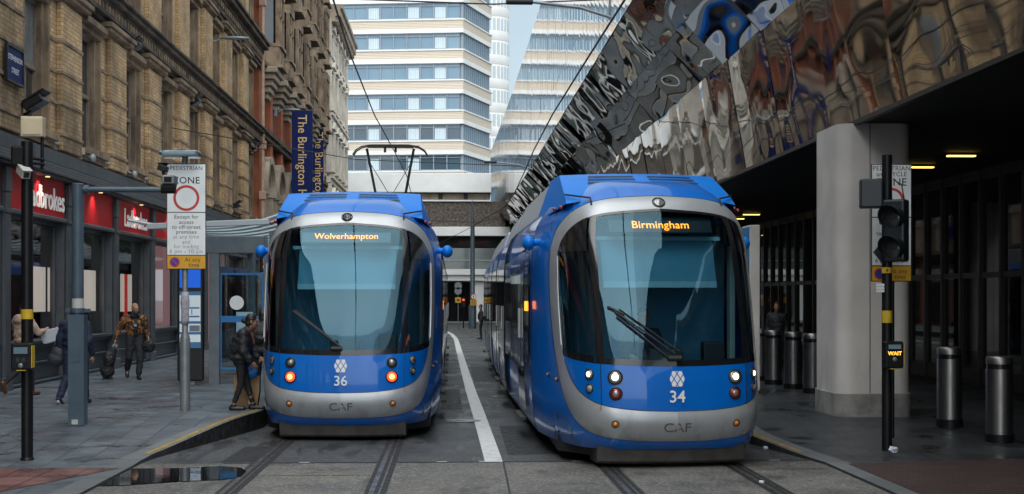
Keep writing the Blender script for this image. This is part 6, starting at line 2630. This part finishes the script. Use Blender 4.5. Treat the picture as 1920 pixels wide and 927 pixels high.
# litter on the right
for k, (px, py, z, r_, lab) in enumerate(((1674, 847, 0.11, 0.06, 'crumpled white paper lying beside the right signal pole foot'), (1436, 842, 0.02, 0.035, 'small white scrap lying by the right kerb'), (1428, 906, 0.02, 0.03, 'small white scrap lying between the right rails'))):
    p = P(px, py, Z=z)
    m = MB()
    rnd = random.Random(k)
    m.ell(p + Vector((0, 0, r_ * 0.4)), (r_, r_ * 0.8, r_ * 0.6), nu=9, nv=6)
    m.v = [v + Vector((rnd.uniform(-1, 1), rnd.uniform(-1, 1), rnd.uniform(-0.5, 1))) * r_ * 0.3 for v in m.v]
    o = m.build('litter_paper', 'paper_white', None)
    tag(o, lab, 'litter')

# ================================================================ FAR STREET FURNITURE
y = 100.0
s = y / FPX
zf = lambda r_: CAMH + (560 - r_) * s
x = P(886, 500, Y=y).x
t = thing('wire_mast', 'tall tapered dark overhead wire mast before the bridge', 'mast', (x, y, 0))
m = MB()
m.lathe([(0.27, 0.0), (0.27, 1.6), (0.17, 1.75), (0.15, zf(430)), (0.06, zf(393)), (0.015, zf(376))], (x, y, 0), 14)
m.build('pole', 'grey_pole', t, smooth=40)
for (px, rr, lab, yy) in ((859, (533, 543, 563), 'slender post with two round grey sign backs and a yellow plate near the far island', 96.0), (888, (557, 567), 'round white prohibition sign over an orange plate on the far mast', 99.5)):
    s = yy / FPX
    zf = lambda r_: CAMH + (560 - r_) * s
    x = P(px, 550, Y=yy).x
    t = thing('road_sign', lab, 'road sign', (x, yy, 0))
    m = MB()
    m.lathe([(0.035, 0.0), (0.035, zf(530 if px == 859 else 552))], (x, yy + 0.06, 0), 8)
    m.build('post', 'galv', t)
    Mr = Matrix.Rotation(R(90), 3, 'X')
    if px == 859:
        m = MB()
        for r_ in (536, 546):
            m.lathe([(0.25, 0), (0.25, 0.02)], (x, yy, zf(r_)), 20, Mr)
        m.build('sign_back', 'galv', t)
        m = MB()
        m.box(x - 0.19, x + 0.19, yy - 0.02, yy, zf(568), zf(558))
        yp = m.build('yellow_plate', 'yellow_plate', t)
        m = MB()
        m.box(x - 0.1, x + 0.1, yy - 0.024, yy - 0.0205, zf(564.5), zf(561.5))
        m.build('plate_symbol', 'sign_black', yp)
    else:
        m = MB()
        m.lathe([(0.19, 0), (0.19, 0.02)], (x, yy, zf(556.5)), 20, Mr)
        rr_ = m.build('round_sign', 'roundel_red', t)
        m = MB()
        m.lathe([(0.15, 0), (0.15, 0.004)], (x, yy - 0.021, zf(556.5)), 20, Mr)
        m.build('sign_field', 'decal_white', rr_)
        m = MB()
        m.ell((x, yy - 0.027, zf(556.5)), (0.03, 0.003, 0.09), nu=10, nv=6)
        m.build('sign_symbol', 'sign_black', rr_)
        m = MB()
        m.box(x - 0.22, x + 0.22, yy - 0.02, yy, zf(573), zf(562))
        yp = m.build('yellow_plate', 'yellow_plate', t)
        m = MB()
        for k in range(3):
            m.box(x - 0.16, x + 0.16, yy - 0.024, yy - 0.0205, zf(565 + 3 * k), zf(564 + 3 * k))
        m.build('plate_lettering', 'sign_black', yp)
# small lit crossing signal at the far side
x = P(869, 566, Y=101).x
t = thing('pedestrian_signal', 'tiny black pedestrian signal with red light beside the far mast', 'signal', (x, 101, 0))
m = MB()
m.tube([(x, 101, 0), (x, 101, 2.2)], 0.05, 8)
m.box(x - 0.13, x + 0.13, 100.85, 101.1, 1.5, 2.2)
m.build('casing', 'black_pole', t)
m = MB()
m.lathe([(0.07, 0), (0.04, 0.03)], (x, 100.845, 2.0), 12, Matrix.Rotation(R(90), 3, 'X'))
m.build('lens', 'lamp_red_lit', t)
# ================================================================ PEOPLE
def fuse(mb, voxel, smooth_it=4, wrinkle=0.0, wscale=9.0):
    """weld overlapping volumes into one continuous skin"""
    me = bpy.data.meshes.new('form')
    me.from_pydata([tuple(v) for v in mb.v], [], mb.f)
    import bmesh
    bm = bmesh.new()
    bm.from_mesh(me)
    bmesh.ops.recalc_face_normals(bm, faces=bm.faces)
    bm.to_mesh(me)
    bm.free()
    ob = bpy.data.objects.new('form', me)
    COL.objects.link(ob)
    r = ob.modifiers.new('r', 'REMESH')
    r.mode = 'VOXEL'
    r.voxel_size = voxel
    s_ = ob.modifiers.new('s', 'SMOOTH')
    s_.iterations = smooth_it
    s_.factor = 0.5
    dg = bpy.context.evaluated_depsgraph_get()
    dg.update()
    out = bpy.data.meshes.new_from_object(ob.evaluated_get(dg))
    bpy.data.objects.remove(ob)
    bpy.data.meshes.remove(me)
    if wrinkle:
        nn = [v.normal.copy() for v in out.vertices]
        for v, n in zip(out.vertices, nn):
            p = v.co
            k = noise.noise(Vector((p.x * wscale, p.y * wscale, p.z * wscale * 1.7))) + 0.5 * noise.noise(p * wscale * 2.1)
            v.co = p + n * (wrinkle * k)
    return out


def place(me, name, mat, parent, label=None):
    me.name = name
    me.materials.clear()
    me.materials.append(M_[mat])
    me.polygons.foreach_set('use_smooth', [True] * len(me.polygons))
    o = bpy.data.objects.new(name, me)
    COL.objects.link(o)
    o.parent = parent
    OFF[o.name] = Vector((0, 0, 0))
    return o


def hand(mb, wrist, fdir, palm_n, side, curl=35, L=0.18):
    """palm with four unequal bent fingers and a thumb leaving its side"""
    d = fdir.normalized()
    n = (palm_n - d * palm_n.dot(d)).normalized()
    w = d.cross(n) * side
    k = L / 0.18
    mb.ell(wrist + d * 0.052 * k, (0.041 * k, 0.017 * k, 0.055 * k), Matrix((w, n, d)).transposed())
    mb.capsule(wrist - d * 0.02, wrist + d * 0.03, 0.025 * k, 0.024 * k, 10)
    for i, (off, ln) in enumerate(((0.030, 0.070), (0.010, 0.080), (-0.010, 0.075), (-0.029, 0.058))):
        b = wrist + d * 0.092 * k + w * off * k
        d1 = (d * math.cos(R(curl * 0.5)) + n * math.sin(R(curl * 0.5)))
        d2 = (d * math.cos(R(curl * 1.6)) + n * math.sin(R(curl * 1.6)))
        e = b + d1 * ln * 0.5 * k
        f = e + d2 * ln * 0.5 * k
        mb.capsule(b - d * 0.015, e, 0.0098 * k, 0.009 * k, 8)
        mb.capsule(e, f, 0.009 * k, 0.0075 * k, 8)
    tb = wrist + d * 0.030 * k + w * 0.034 * k
    t1 = tb + (d * 0.7 + w * 0.75 + n * 0.3).normalized() * 0.038 * k
    t2 = t1 + (d * 0.95 + w * 0.15 + n * 0.4).normalized() * 0.030 * k
    mb.capsule(tb - w * 0.015, t1, 0.013 * k, 0.011 * k, 8)
    mb.capsule(t1, t2, 0.011 * k, 0.009 * k, 8)


def V3(*a):
    return Vector(a)


def person(label, loc, face, J, skin, outfit, hairkind, hair='hair_black', vox=0.0085, group=None):
    """J: joints in the figure's own frame, x to its right, y forward, z up"""
    t = thing('person', label, 'person', loc, R(face - 90), group, local=True)
    g = {k: Vector(v) for k, v in J.items()}
    hd, nk, ch, pe = g['head'], g['neck'], g['chest'], g['pelvis']
    look = g.get('look', V3(0, 1, 0)).normalized()
    upv = (hd - nk).normalized()
    rt_ = look.cross(upv).normalized()
    upv = rt_.cross(look).normalized()
    H = Matrix((rt_, look, upv)).transposed()
    m = MB()
    # head: skull, face, jaw, nose, brow, ears, lips
    m.ell(hd + H @ V3(0, -0.012, 0.022), (0.074, 0.094, 0.096), H)
    m.ell(hd + H @ V3(0, 0.018, -0.035), (0.060, 0.070, 0.082), H)
    m.ell(hd + H @ V3(0, 0.045, -0.088), (0.036, 0.034, 0.028), H)
    m.capsule(hd + H @ V3(0, 0.086, 0.012), hd + H @ V3(0, 0.108, -0.032), 0.008, 0.015, 8)
    m.capsule(hd + H @ V3(-0.035, 0.080, 0.022), hd + H @ V3(0.035, 0.080, 0.022), 0.011, 0.011, 8)
    m.capsule(hd + H @ V3(-0.018, 0.083, -0.062), hd + H @ V3(0.018, 0.083, -0.062), 0.009, 0.009, 8)
    for s_ in (-1, 1):
        m.ell(hd + H @ V3(s_ * 0.076, -0.008, -0.012), (0.010, 0.020, 0.032), H)
        m.ell(hd + H @ V3(s_ * 0.036, 0.066, -0.022), (0.022, 0.018, 0.018), H)
    m.capsule(nk - V3(0, 0, 0.05), hd - upv * 0.07 - look * 0.012, 0.056, 0.050, 12)
    # trunk under the clothes
    m.capsule(pe, ch, 0.105, 0.12, 14)
    m.capsule(g['sl'], g['sr'], 0.055, 0.055, 12)
    m.capsule(g['hl'], g['hr'], 0.085, 0.085, 12)
    for s_ in 'lr':
        m.capsule(g['s' + s_], g['e' + s_], 0.046, 0.036, 12)
        m.capsule(g['e' + s_], g['w' + s_], 0.037, 0.026, 12)
        m.capsule(g['h' + s_], g['k' + s_], 0.078, 0.052, 12)
        m.capsule(g['k' + s_], g['a' + s_], 0.054, 0.037, 12)
        fd = g.get('f' + s_, V3(0, 1, 0)).normalized()
        m.capsule(g['a' + s_] - V3(0, 0, 0.03), g['a' + s_] + fd * 0.12 - V3(0, 0, 0.045), 0.034, 0.026, 10)
        hv = g.get('hd' + s_, (g['w' + s_] - g['e' + s_]))
        pn = g.get('pn' + s_, V3(0, 0.2, 0) + V3(-1 if s_ == 'r' else 1, 0, 0))
        hand(m, g['w' + s_], hv, pn, 1 if s_ == 'l' else -1, outfit.get('curl', 40))
    place(fuse(m, vox, 3), 'body', skin, t)
    for s_ in (-1, 1):
        m = MB()
        m.ell(hd + H @ V3(s_ * 0.031, 0.083, 0.002), (0.013, 0.007, 0.008), H, 10, 6)
        m.build('eye', 'eye_dark', t, smooth=True)
    # trousers
    m = MB()
    tr_ = outfit.get('loose', 1.0)
    m.capsule(g['hl'] + V3(0, 0, 0.03), g['hr'] + V3(0, 0, 0.03), 0.112, 0.112, 14)
    m.capsule(pe - V3(0, 0.01, 0.02), pe + V3(0, 0, 0.1), 0.125, 0.125, 14)
    for s_ in 'lr':
        m.capsule(g['h' + s_], g['k' + s_], 0.100 * tr_, 0.068 * tr_, 14)
        low = g['a' + s_] + (g['k' + s_] - g['a' + s_]).normalized() * outfit.get('hem', 0.03)
        m.capsule(g['k' + s_], low, 0.068 * tr_, 0.052 * tr_ * outfit.get('flare', 1.0), 14)
    place(fuse(m, vox * 1.3, 4, 0.007 * tr_), 'trousers', outfit['trousers'], t)
    # shoes
    for s_ in 'lr':
        fd = g.get('f' + s_, V3(0, 1, 0)).normalized()
        a = g['a' + s_]
        m = MB()
        dn = (V3(0, 0, -1) - fd * V3(0, 0, -1).dot(fd)).normalized()
        m.capsule(a + dn * 0.005, a + dn * 0.045 - fd * 0.02, 0.046, 0.042, 12)
        m.capsule(a + dn * 0.045 - fd * 0.03, a + dn * 0.052 + fd * 0.16, 0.048, 0.042, 12)
        place(fuse(m, vox, 3), 'shoe', outfit['shoe'], t)
        if 'sole' in outfit:
            m = MB()
            m.capsule(a + dn * 0.085 - fd * 0.04, a + dn * 0.085 + fd * 0.155, 0.03, 0.026, 10)
            m.v = [v for v in m.v]
            o = m.build('sole', outfit['sole'], t, smooth=True)
    # upper garment
    m = MB()
    pf = outfit.get('puff', 1.0)
    hemz = outfit.get('jhem', 0.04)
    m.ell((pe + ch) / 2 + V3(0, 0, 0.05), (0.195 * pf, 0.155 * pf, (ch - pe).length * 0.62), None)
    m.ell(ch + V3(0, 0, 0.03), (0.205 * pf, 0.145 * pf, 0.15))
    m.ell(pe + V3(0, 0, hemz + 0.05), (0.185 * pf, 0.155 * pf, 0.10))
    m.capsule(g['sl'] + V3(0.02, 0, -0.01), g['sr'] - V3(0.02, 0, 0.01), 0.088 * pf, 0.088 * pf, 14)
    m.capsule(ch + V3(0, 0, 0.1), nk + V3(0, 0, 0.02), 0.10, 0.075, 14)
    for s_ in 'lr':
        m.capsule(g['s' + s_], g['e' + s_], 0.078 * pf, 0.064 * pf, 14)
        cuff = g['w' + s_] + (g['e' + s_] - g['w' + s_]).normalized() * 0.03
        m.capsule(g['e' + s_], cuff, 0.062 * pf, 0.046 * pf, 14)
    if outfit.get('hood'):
        m.ell(nk + V3(0, -0.09, -0.03), (0.14, 0.085, 0.10))
    place(fuse(m, vox * 1.3, 4, outfit.get('wr', 0.008), outfit.get('wsc', 9)), 'jacket', outfit['jacket'], t)
    # hair
    if hairkind:
        m = MB()
        m.ell(hd + H @ V3(0, -0.022, 0.034), (0.083, 0.098, 0.098), H)
        m.ell(hd + H @ V3(0, -0.055, -0.03), (0.074, 0.060, 0.075), H)
        if hairkind == 'bun':
            m.ell(hd + H @ V3(0, -0.135, -0.005), (0.047, 0.045, 0.047), H)
        if hairkind == 'long':
            m.ell(hd + H @ V3(0, -0.075, -0.12), (0.075, 0.05, 0.16), H)
            m.ell(hd + H @ V3(0.02, -0.10, -0.26), (0.05, 0.035, 0.12), H)
        place(fuse(m, vox, 3, 0.004, 30), 'hair', hair, t)
    return t


def joints(**kw):
    b = dict(head=(0, 0.025, 1.615), neck=(0, -0.01, 1.44), chest=(0, 0, 1.24), pelvis=(0, 0, 0.95),
             sl=(-0.175, -0.005, 1.385), sr=(0.175, -0.005, 1.385), el=(-0.235, -0.03, 1.10), er=(0.235, -0.03, 1.10),
             wl=(-0.25, 0.06, 0.86), wr=(0.25, 0.06, 0.86), hl=(-0.09, 0, 0.90), hr=(0.09, 0, 0.90),
             kl=(-0.10, 0.02, 0.49), kr=(0.10, 0.02, 0.49), al=(-0.105, 0, 0.09), ar=(0.105, 0, 0.09))
    b.update(kw)
    return b


# man in the patterned jacket, walking with a case
y = 32.6
p = P(252, 710, Y=y)
z0 = 0.28
man = person('bald man in a rust patterned jacket striding along the shopfront with a black case', (p.x, y, z0), 292,
             joints(head=(0, 0.10, 1.60), neck=(0, 0.05, 1.43), chest=(0, 0.03, 1.23), look=(-0.30, 0.95, -0.08),
                    sl=(-0.20, 0.05, 1.37), sr=(0.20, 0.0, 1.38),
                    er=(0.33, -0.06, 1.14), wr=(0.40, -0.06, 0.90), el=(-0.27, 0.02, 1.11), wl=(-0.27, 0.20, 0.95),
                    kl=(-0.10, 0.16, 0.50), al=(-0.06, 0.20, 0.09), kr=(0.12, 0.02, 0.50), ar=(0.12, -0.24, 0.20), fr=(0.1, 0.8, -0.6),
                    hl=(-0.09, 0.02, 0.90), hr=(0.09, 0, 0.90)),
             'skin_light', dict(jacket='pattern_cloth', trousers='trouser_charcoal', shoe='shoe_black', loose=1.18, puff=1.06, hem=0.07, flare=1.15), None)
m = MB()
m.ell((0, 0.105, 1.19), (0.095, 0.085, 0.25))
m.ell((0.0, 0.06, 1.42), (0.125, 0.125, 0.085))
m.ell((-0.01, 0.165, 1.475), (0.055, 0.05, 0.05))
place(fuse(m, 0.012, 4, 0.008), 'scarf', 'jacket_black', man)
m = MB()
text_mb('16', 0.075, (0.02, 0.203, 1.22), (-1, 0, 0), (0, 0, 1), m, off=0.01)
m.build('shirt_lettering', 'decal_white', man)


def world_of(t, v):
    return Matrix.Translation(t.location) @ Matrix.Rotation(t.rotation_euler.z, 4, 'Z') @ Vector(v)


w = world_of(man, (0.41, -0.05, 0.80))
c = thing('wheeled_case', 'soft black wheeled case held low in the bald man hand', 'case', (w.x, w.y, z0 + 0.05))
m = MB()
x0, y0 = w.x - 0.12, w.y
m.capsule((x0 - 0.06, y0, z0 + 0.14), (x0 + 0.06, y0, z0 + 0.64), 0.13, 0.095, 14)
m.ell((x0 - 0.06, y0, z0 + 0.2), (0.17, 0.13, 0.15))
m.ell((x0 - 0.01, y0 - 0.04, z0 + 0.45), (0.13, 0.12, 0.2))
me = fuse(m, 0.014, 4, 0.016, 12)
me.transform(Matrix.Translation(-Vector(c.location)))
place(me, 'case_body', 'jacket_black', c)
m = MB()
m.tube([(x0 + 0.02, y0, z0 + 0.68), (w.x - 0.02, w.y, w.z - 0.0), (w.x + 0.05, w.y, w.z - 0.02), (x0 + 0.08, y0, z0 + 0.68)], 0.014, 8)
m.build('handle', 'handle_grey', c, smooth=True)
for dx in (-0.12, 0.04):
    m = MB()
    m.lathe([(0.035, -0.02), (0.035, 0.02)], (x0 + dx, y0 - 0.05, z0 + 0.04), 12, Matrix.Rotation(R(90), 3, 'X'))
    m.build('wheel', 'tram_dark', c)
w = world_of(man, (-0.28, 0.23, 0.81))
m = MB()
m.ell((w.x, w.y, w.z - 0.06), (0.15, 0.09, 0.15))
m.capsule((w.x - 0.05, w.y, w.z + 0.05), (w.x + 0.04, w.y, w.z + 0.08), 0.03, 0.03)
c = thing('shoulder_bag', 'black shoulder bag pressed against the bald man hip', 'bag', (w.x, w.y, w.z - 0.2))
me = fuse(m, 0.014, 4, 0.01)
me.transform(Matrix.Translation(-Vector(c.location)))
place(me, 'bag_body', 'jacket_black', c)
m = MB()
m.tube([(w.x - 0.05, w.y, w.z + 0.06), (w.x - 0.02, w.y + 0.03, w.z + 0.26), (w.x - 0.12, w.y + 0.03, w.z + 0.48)], 0.014, 6)
m.build('strap', 'jacket_black', c)

# person in navy tracksuit walking away behind the grey pole
y = 25.0
p = P(141, 757, Y=y)
navy = person('person in a navy tracksuit walking away behind the blue-grey camera pole', (p.x, y, 0.28), 82,
              joints(sl=(-0.19, 0, 1.37), sr=(0.19, 0, 1.37), el=(-0.27, -0.02, 1.10), wl=(-0.25, 0.05, 0.86), er=(0.28, -0.07, 1.09), wr=(0.30, 0.02, 0.84),
                     hl=(-0.1, 0, 0.88), hr=(0.1, 0, 0.88), kl=(-0.13, -0.02, 0.48), al=(-0.20, -0.20, 0.12), fl=(-0.1, 0.9, -0.4), kr=(0.13, 0.08, 0.49), ar=(0.15, 0.10, 0.09), head=(0, 0.03, 1.58), neck=(0, 0, 1.42)),
              'skin_light', dict(jacket='navy_cloth', trousers='navy_cloth', shoe='navy_cloth', sole='shoe_white', loose=1.18, puff=1.10, wr=0.010), 'short', 'hair_brown')
w = world_of(navy, (-0.34, 0.0, 0.92))
m = MB()
m.ell((w.x, w.y, w.z - 0.14), (0.15, 0.10, 0.13))
m.ell((w.x + 0.03, w.y, w.z - 0.04), (0.12, 0.09, 0.12))
c = thing('shoulder_bag', 'dark grey shoulder bag at the side of the navy tracksuit walker', 'bag', (w.x, w.y, w.z - 0.27))
me = fuse(m, 0.014, 4, 0.008)
me.transform(Matrix.Translation(-Vector(c.location)))
place(me, 'bag_body', 'bag_grey', c)
m = MB()
m.tube([(w.x - 0.08, w.y, w.z - 0.02), (w.x + 0.05, w.y + 0.02, w.z + 0.28), (w.x + 0.22, w.y + 0.02, w.z + 0.50)], 0.013, 6)
m.tube([(w.x + 0.12, w.y, w.z - 0.02), (w.x + 0.13, w.y + 0.02, w.z + 0.25), (w.x + 0.22, w.y + 0.02, w.z + 0.50)], 0.013, 6)
m.build('strap', 'bag_grey', c)

# woman in beige hoodie
y = 27.2
p = P(44, 748, Y=y)
bw_ = person('woman with long brown hair in a beige hooded top walking past the first shop window', (p.x, y, 0.28), 62,
             joints(head=(0.0, 0.02, 1.63), neck=(0, -0.02, 1.46), chest=(0, 0, 1.26), look=(-0.6, 0.8, 0.05),
                    el=(-0.30, 0.10, 1.25), wl=(-0.20, 0.20, 1.50), hdl=(0.2, 0.1, 1), er=(0.28, 0.10, 1.17), wr=(0.22, 0.30, 1.22), hdr=(0.1, 1, 0.3),
                    kl=(-0.10, 0.02, 0.50), al=(-0.16, -0.32, 0.24), fl=(-0.1, 0.5, -0.9), kr=(0.10, 0.10, 0.50), ar=(0.10, 0.12, 0.09)),
             'skin_light', dict(jacket='beige_cloth', trousers='trouser_black', shoe='brown_leather', loose=0.88, puff=1.05, hood=True, wr=0.012), 'long', 'hair_brown')
w = world_of(bw_, (0.25, 0.40, 1.12))
c = thing('paper_folder', 'stiff pale lilac folder held out by the woman in the beige top', 'folder', (w.x, w.y, w.z - 0.14))
m = MB()
M3 = Matrix.Rotation(R(-15), 3, 'Y') @ Matrix.Rotation(R(20), 3, 'X')
m.obox((w.x + 0.03, w.y, w.z), (0.36, 0.018, 0.25), M3)
m.obox((w.x + 0.04, w.y + 0.03, w.z - 0.01), (0.34, 0.012, 0.25), M3)
m.build('cover', 'paper_white', c, bevel=0.004)

# woman in black at the platform edge
y = 23.55
p = P(455, 767, Y=y)
wb_ = person('woman with dark hair in a bun and black padded jacket leaning towards the left tram', (p.x, y, 0.27), 4,
             joints(head=(0.0, 0.155, 1.455), neck=(0, 0.075, 1.30), chest=(0, 0.0, 1.12), pelvis=(0, -0.03, 0.84), look=(0.05, 1, -0.12),
                    sl=(-0.165, 0.02, 1.25), sr=(0.165, 0.02, 1.25), er=(0.22, 0.03, 0.97), wr=(0.20, 0.16, 0.80), el=(-0.21, 0.06, 0.98), wl=(-0.16, 0.25, 0.86),
                    hl=(-0.085, -0.03, 0.80), hr=(0.085, -0.03, 0.80), kr=(0.085, -0.02, 0.45), ar=(0.09, -0.14, 0.09), kl=(-0.085, 0.06, 0.45), al=(-0.09, 0.16, 0.09)),
             'skin_tan', dict(jacket='jacket_black', trousers='trouser_black', shoe='shoe_black', loose=0.84, puff=1.22, jhem=-0.02, wr=0.014, wsc=8, hem=0.06), 'bun')
m = MB()
m.ell((0, 0.075, 1.315), (0.085, 0.085, 0.06))
m.capsule((0.0, 0.13, 1.30), (0.01, 0.17, 1.10), 0.04, 0.035)
place(fuse(m, 0.012, 4, 0.008), 'scarf', 'scarf_rust', wb_)

# second person in black, partly behind the tram
y = 25.6
p = P(493, 752, Y=y)
person('person in a long black coat half hidden behind the left tram corner', (p.x, y, 0.28), 95,
       joints(head=(0, 0.06, 1.50), neck=(0, 0.01, 1.36), chest=(0, 0, 1.16), sl=(-0.18, 0, 1.31), sr=(0.18, 0, 1.31), el=(-0.24, 0, 1.03), er=(0.24, 0, 1.03), wl=(-0.2, 0.12, 0.82), wr=(0.2, 0.12, 0.82)),
       'skin_tan', dict(jacket='jacket_black', trousers='trouser_black', shoe='shoe_black', loose=1.0, puff=1.15, jhem=-0.1), 'short')

# shopping bags between them
p = P(466, 752, Y=24.0)
t = thing('paper_bag', 'large brown paper carrier bag standing behind the woman in black', 'shopping bag', (p.x, 24.0, 0.28))
m = MB()
bx0, bx1 = P(441, 700, Y=24.0).x, P(487, 700, Y=24.0).x
hgt = 0.52
m.prism([(bx0 + 0.03, 23.88, 0.285), (bx1 - 0.04, 23.88, 0.285), (bx1 - 0.04, 24.12, 0.285), (bx0 + 0.03, 24.12, 0.285)], (0, 0, 0.01))
bot = [Vector((bx0 + 0.03, 23.88, 0.285)), Vector((bx1 - 0.04, 23.88, 0.285)), Vector((bx1 - 0.04, 24.12, 0.285)), Vector((bx0 + 0.03, 24.12, 0.285))]
mid = [Vector((bx0, 23.86, 0.55)), Vector((bx1 + 0.01, 23.87, 0.55)), Vector((bx1, 24.15, 0.55)), Vector((bx0, 24.14, 0.55))]
top = [Vector((bx0 - 0.01, 23.9, 0.28 + hgt)), Vector((bx1 + 0.01, 23.9, 0.28 + hgt + 0.02)), Vector((bx1, 24.1, 0.28 + hgt)), Vector((bx0, 24.1, 0.28 + hgt))]
m.grid([bot, mid, top], wrap=True)
m.build('bag_body', 'kraft', t, fix=True)
m = MB()
xm = (bx0 + bx1) / 2
for yy in (23.905, 24.095):
    m.tube([(xm - 0.09, yy, 0.80), (xm - 0.08, yy, 0.92), (xm + 0.08, yy, 0.92), (xm + 0.09, yy, 0.80)], 0.008, 6)
m.build('handle', 'kraft', t)
m = MB()
m.poly([(xm + 0.03, 23.868, 0.36), (xm + 0.09, 23.868, 0.34), (xm + 0.10, 23.868, 0.50), (xm + 0.05, 23.868, 0.52)])
m.build('bag_print', 'decal_white', t)
t = thing('carrier_bag', 'bright blue plastic carrier bag held above the brown paper bag', 'shopping bag', (xm + 0.05, 23.75, 0.78))
m = MB()
m.ell((xm + 0.06, 23.78, 0.90), (0.15, 0.07, 0.14))
m.capsule((xm + 0.07, 23.78, 0.98), (xm + 0.03, 23.78, 1.12), 0.07, 0.025)
me = fuse(m, 0.014, 4, 0.012, 14)
me.transform(Matrix.Translation(-Vector(t.location)))
place(me, 'bag_body', 'bag_blue', t)

# tram driver
lm = Matrix.Rotation(R(0.62), 4, 'Z')
dl = Vector(TR.location) + Vector((-0.20, 1.75, 0.62))
person('tram driver in a pale collar and dark tunic seated behind the right windscreen', tuple(dl), -90,
       joints(head=(0, 0.08, 1.24), neck=(0, 0.03, 1.07), chest=(0, 0, 0.86), pelvis=(0, -0.05, 0.55),
              sl=(-0.18, 0.01, 1.01), sr=(0.18, 0.01, 1.01), el=(-0.25, 0.10, 0.76), er=(0.25, 0.10, 0.76), wl=(-0.2, 0.33, 0.72), wr=(0.2, 0.33, 0.72),
              hl=(-0.09, 0, 0.5), hr=(0.09, 0, 0.5), kl=(-0.12, 0.42, 0.50), kr=(0.12, 0.42, 0.50), al=(-0.12, 0.48, 0.09), ar=(0.12, 0.48, 0.09)),
       'skin_light', dict(jacket='navy_cloth', trousers='navy_cloth', shoe='shoe_black'), 'short', 'hair_brown', vox=0.011)
t = thing('driver_seat', 'dark driver seat behind the right tram windscreen', 'seat', (dl.x, dl.y, dl.z))
m = MB()
m.box(dl.x - 0.25, dl.x + 0.25, dl.y - 0.3, dl.y + 0.22, dl.z + 0.32, dl.z + 0.40)
m.build('cushion', 'tram_dark', t, bevel=0.03)
m = MB()
m.box(dl.x - 0.24, dl.x + 0.24, dl.y + 0.2, dl.y + 0.28, dl.z + 0.42, dl.z + 1.0)
m.build('backrest', 'tram_dark', t, bevel=0.03)
m = MB()
m.lathe([(0.18, -0.12), (0.06, -0.08), (0.06, 0.32)], (dl.x, dl.y, dl.z), 14)
m.build('pedestal', 'tram_dark', t)

# far pedestrian and one in the undercroft
p = P(902, 632, Y=74)
person('distant person in dark clothes standing beyond the right tram end', (p.x, 74, 0.02), 180, joints(head=(0, 0.03, 1.66), neck=(0, 0, 1.49)), 'skin_light',
       dict(jacket='jacket_black', trousers='trouser_black', shoe='shoe_black', puff=1.15, loose=1.1), 'short', vox=0.02)
p = P(1457, 700, Y=36)
person('person in a dark coat and rust hat standing in the gloom behind the bollards', (p.x, 36, 0.28), -110, joints(), 'skin_light',
       dict(jacket='jacket_black', trousers='trouser_black', shoe='shoe_black', puff=1.1), 'short', 'scarf_rust', vox=0.016)
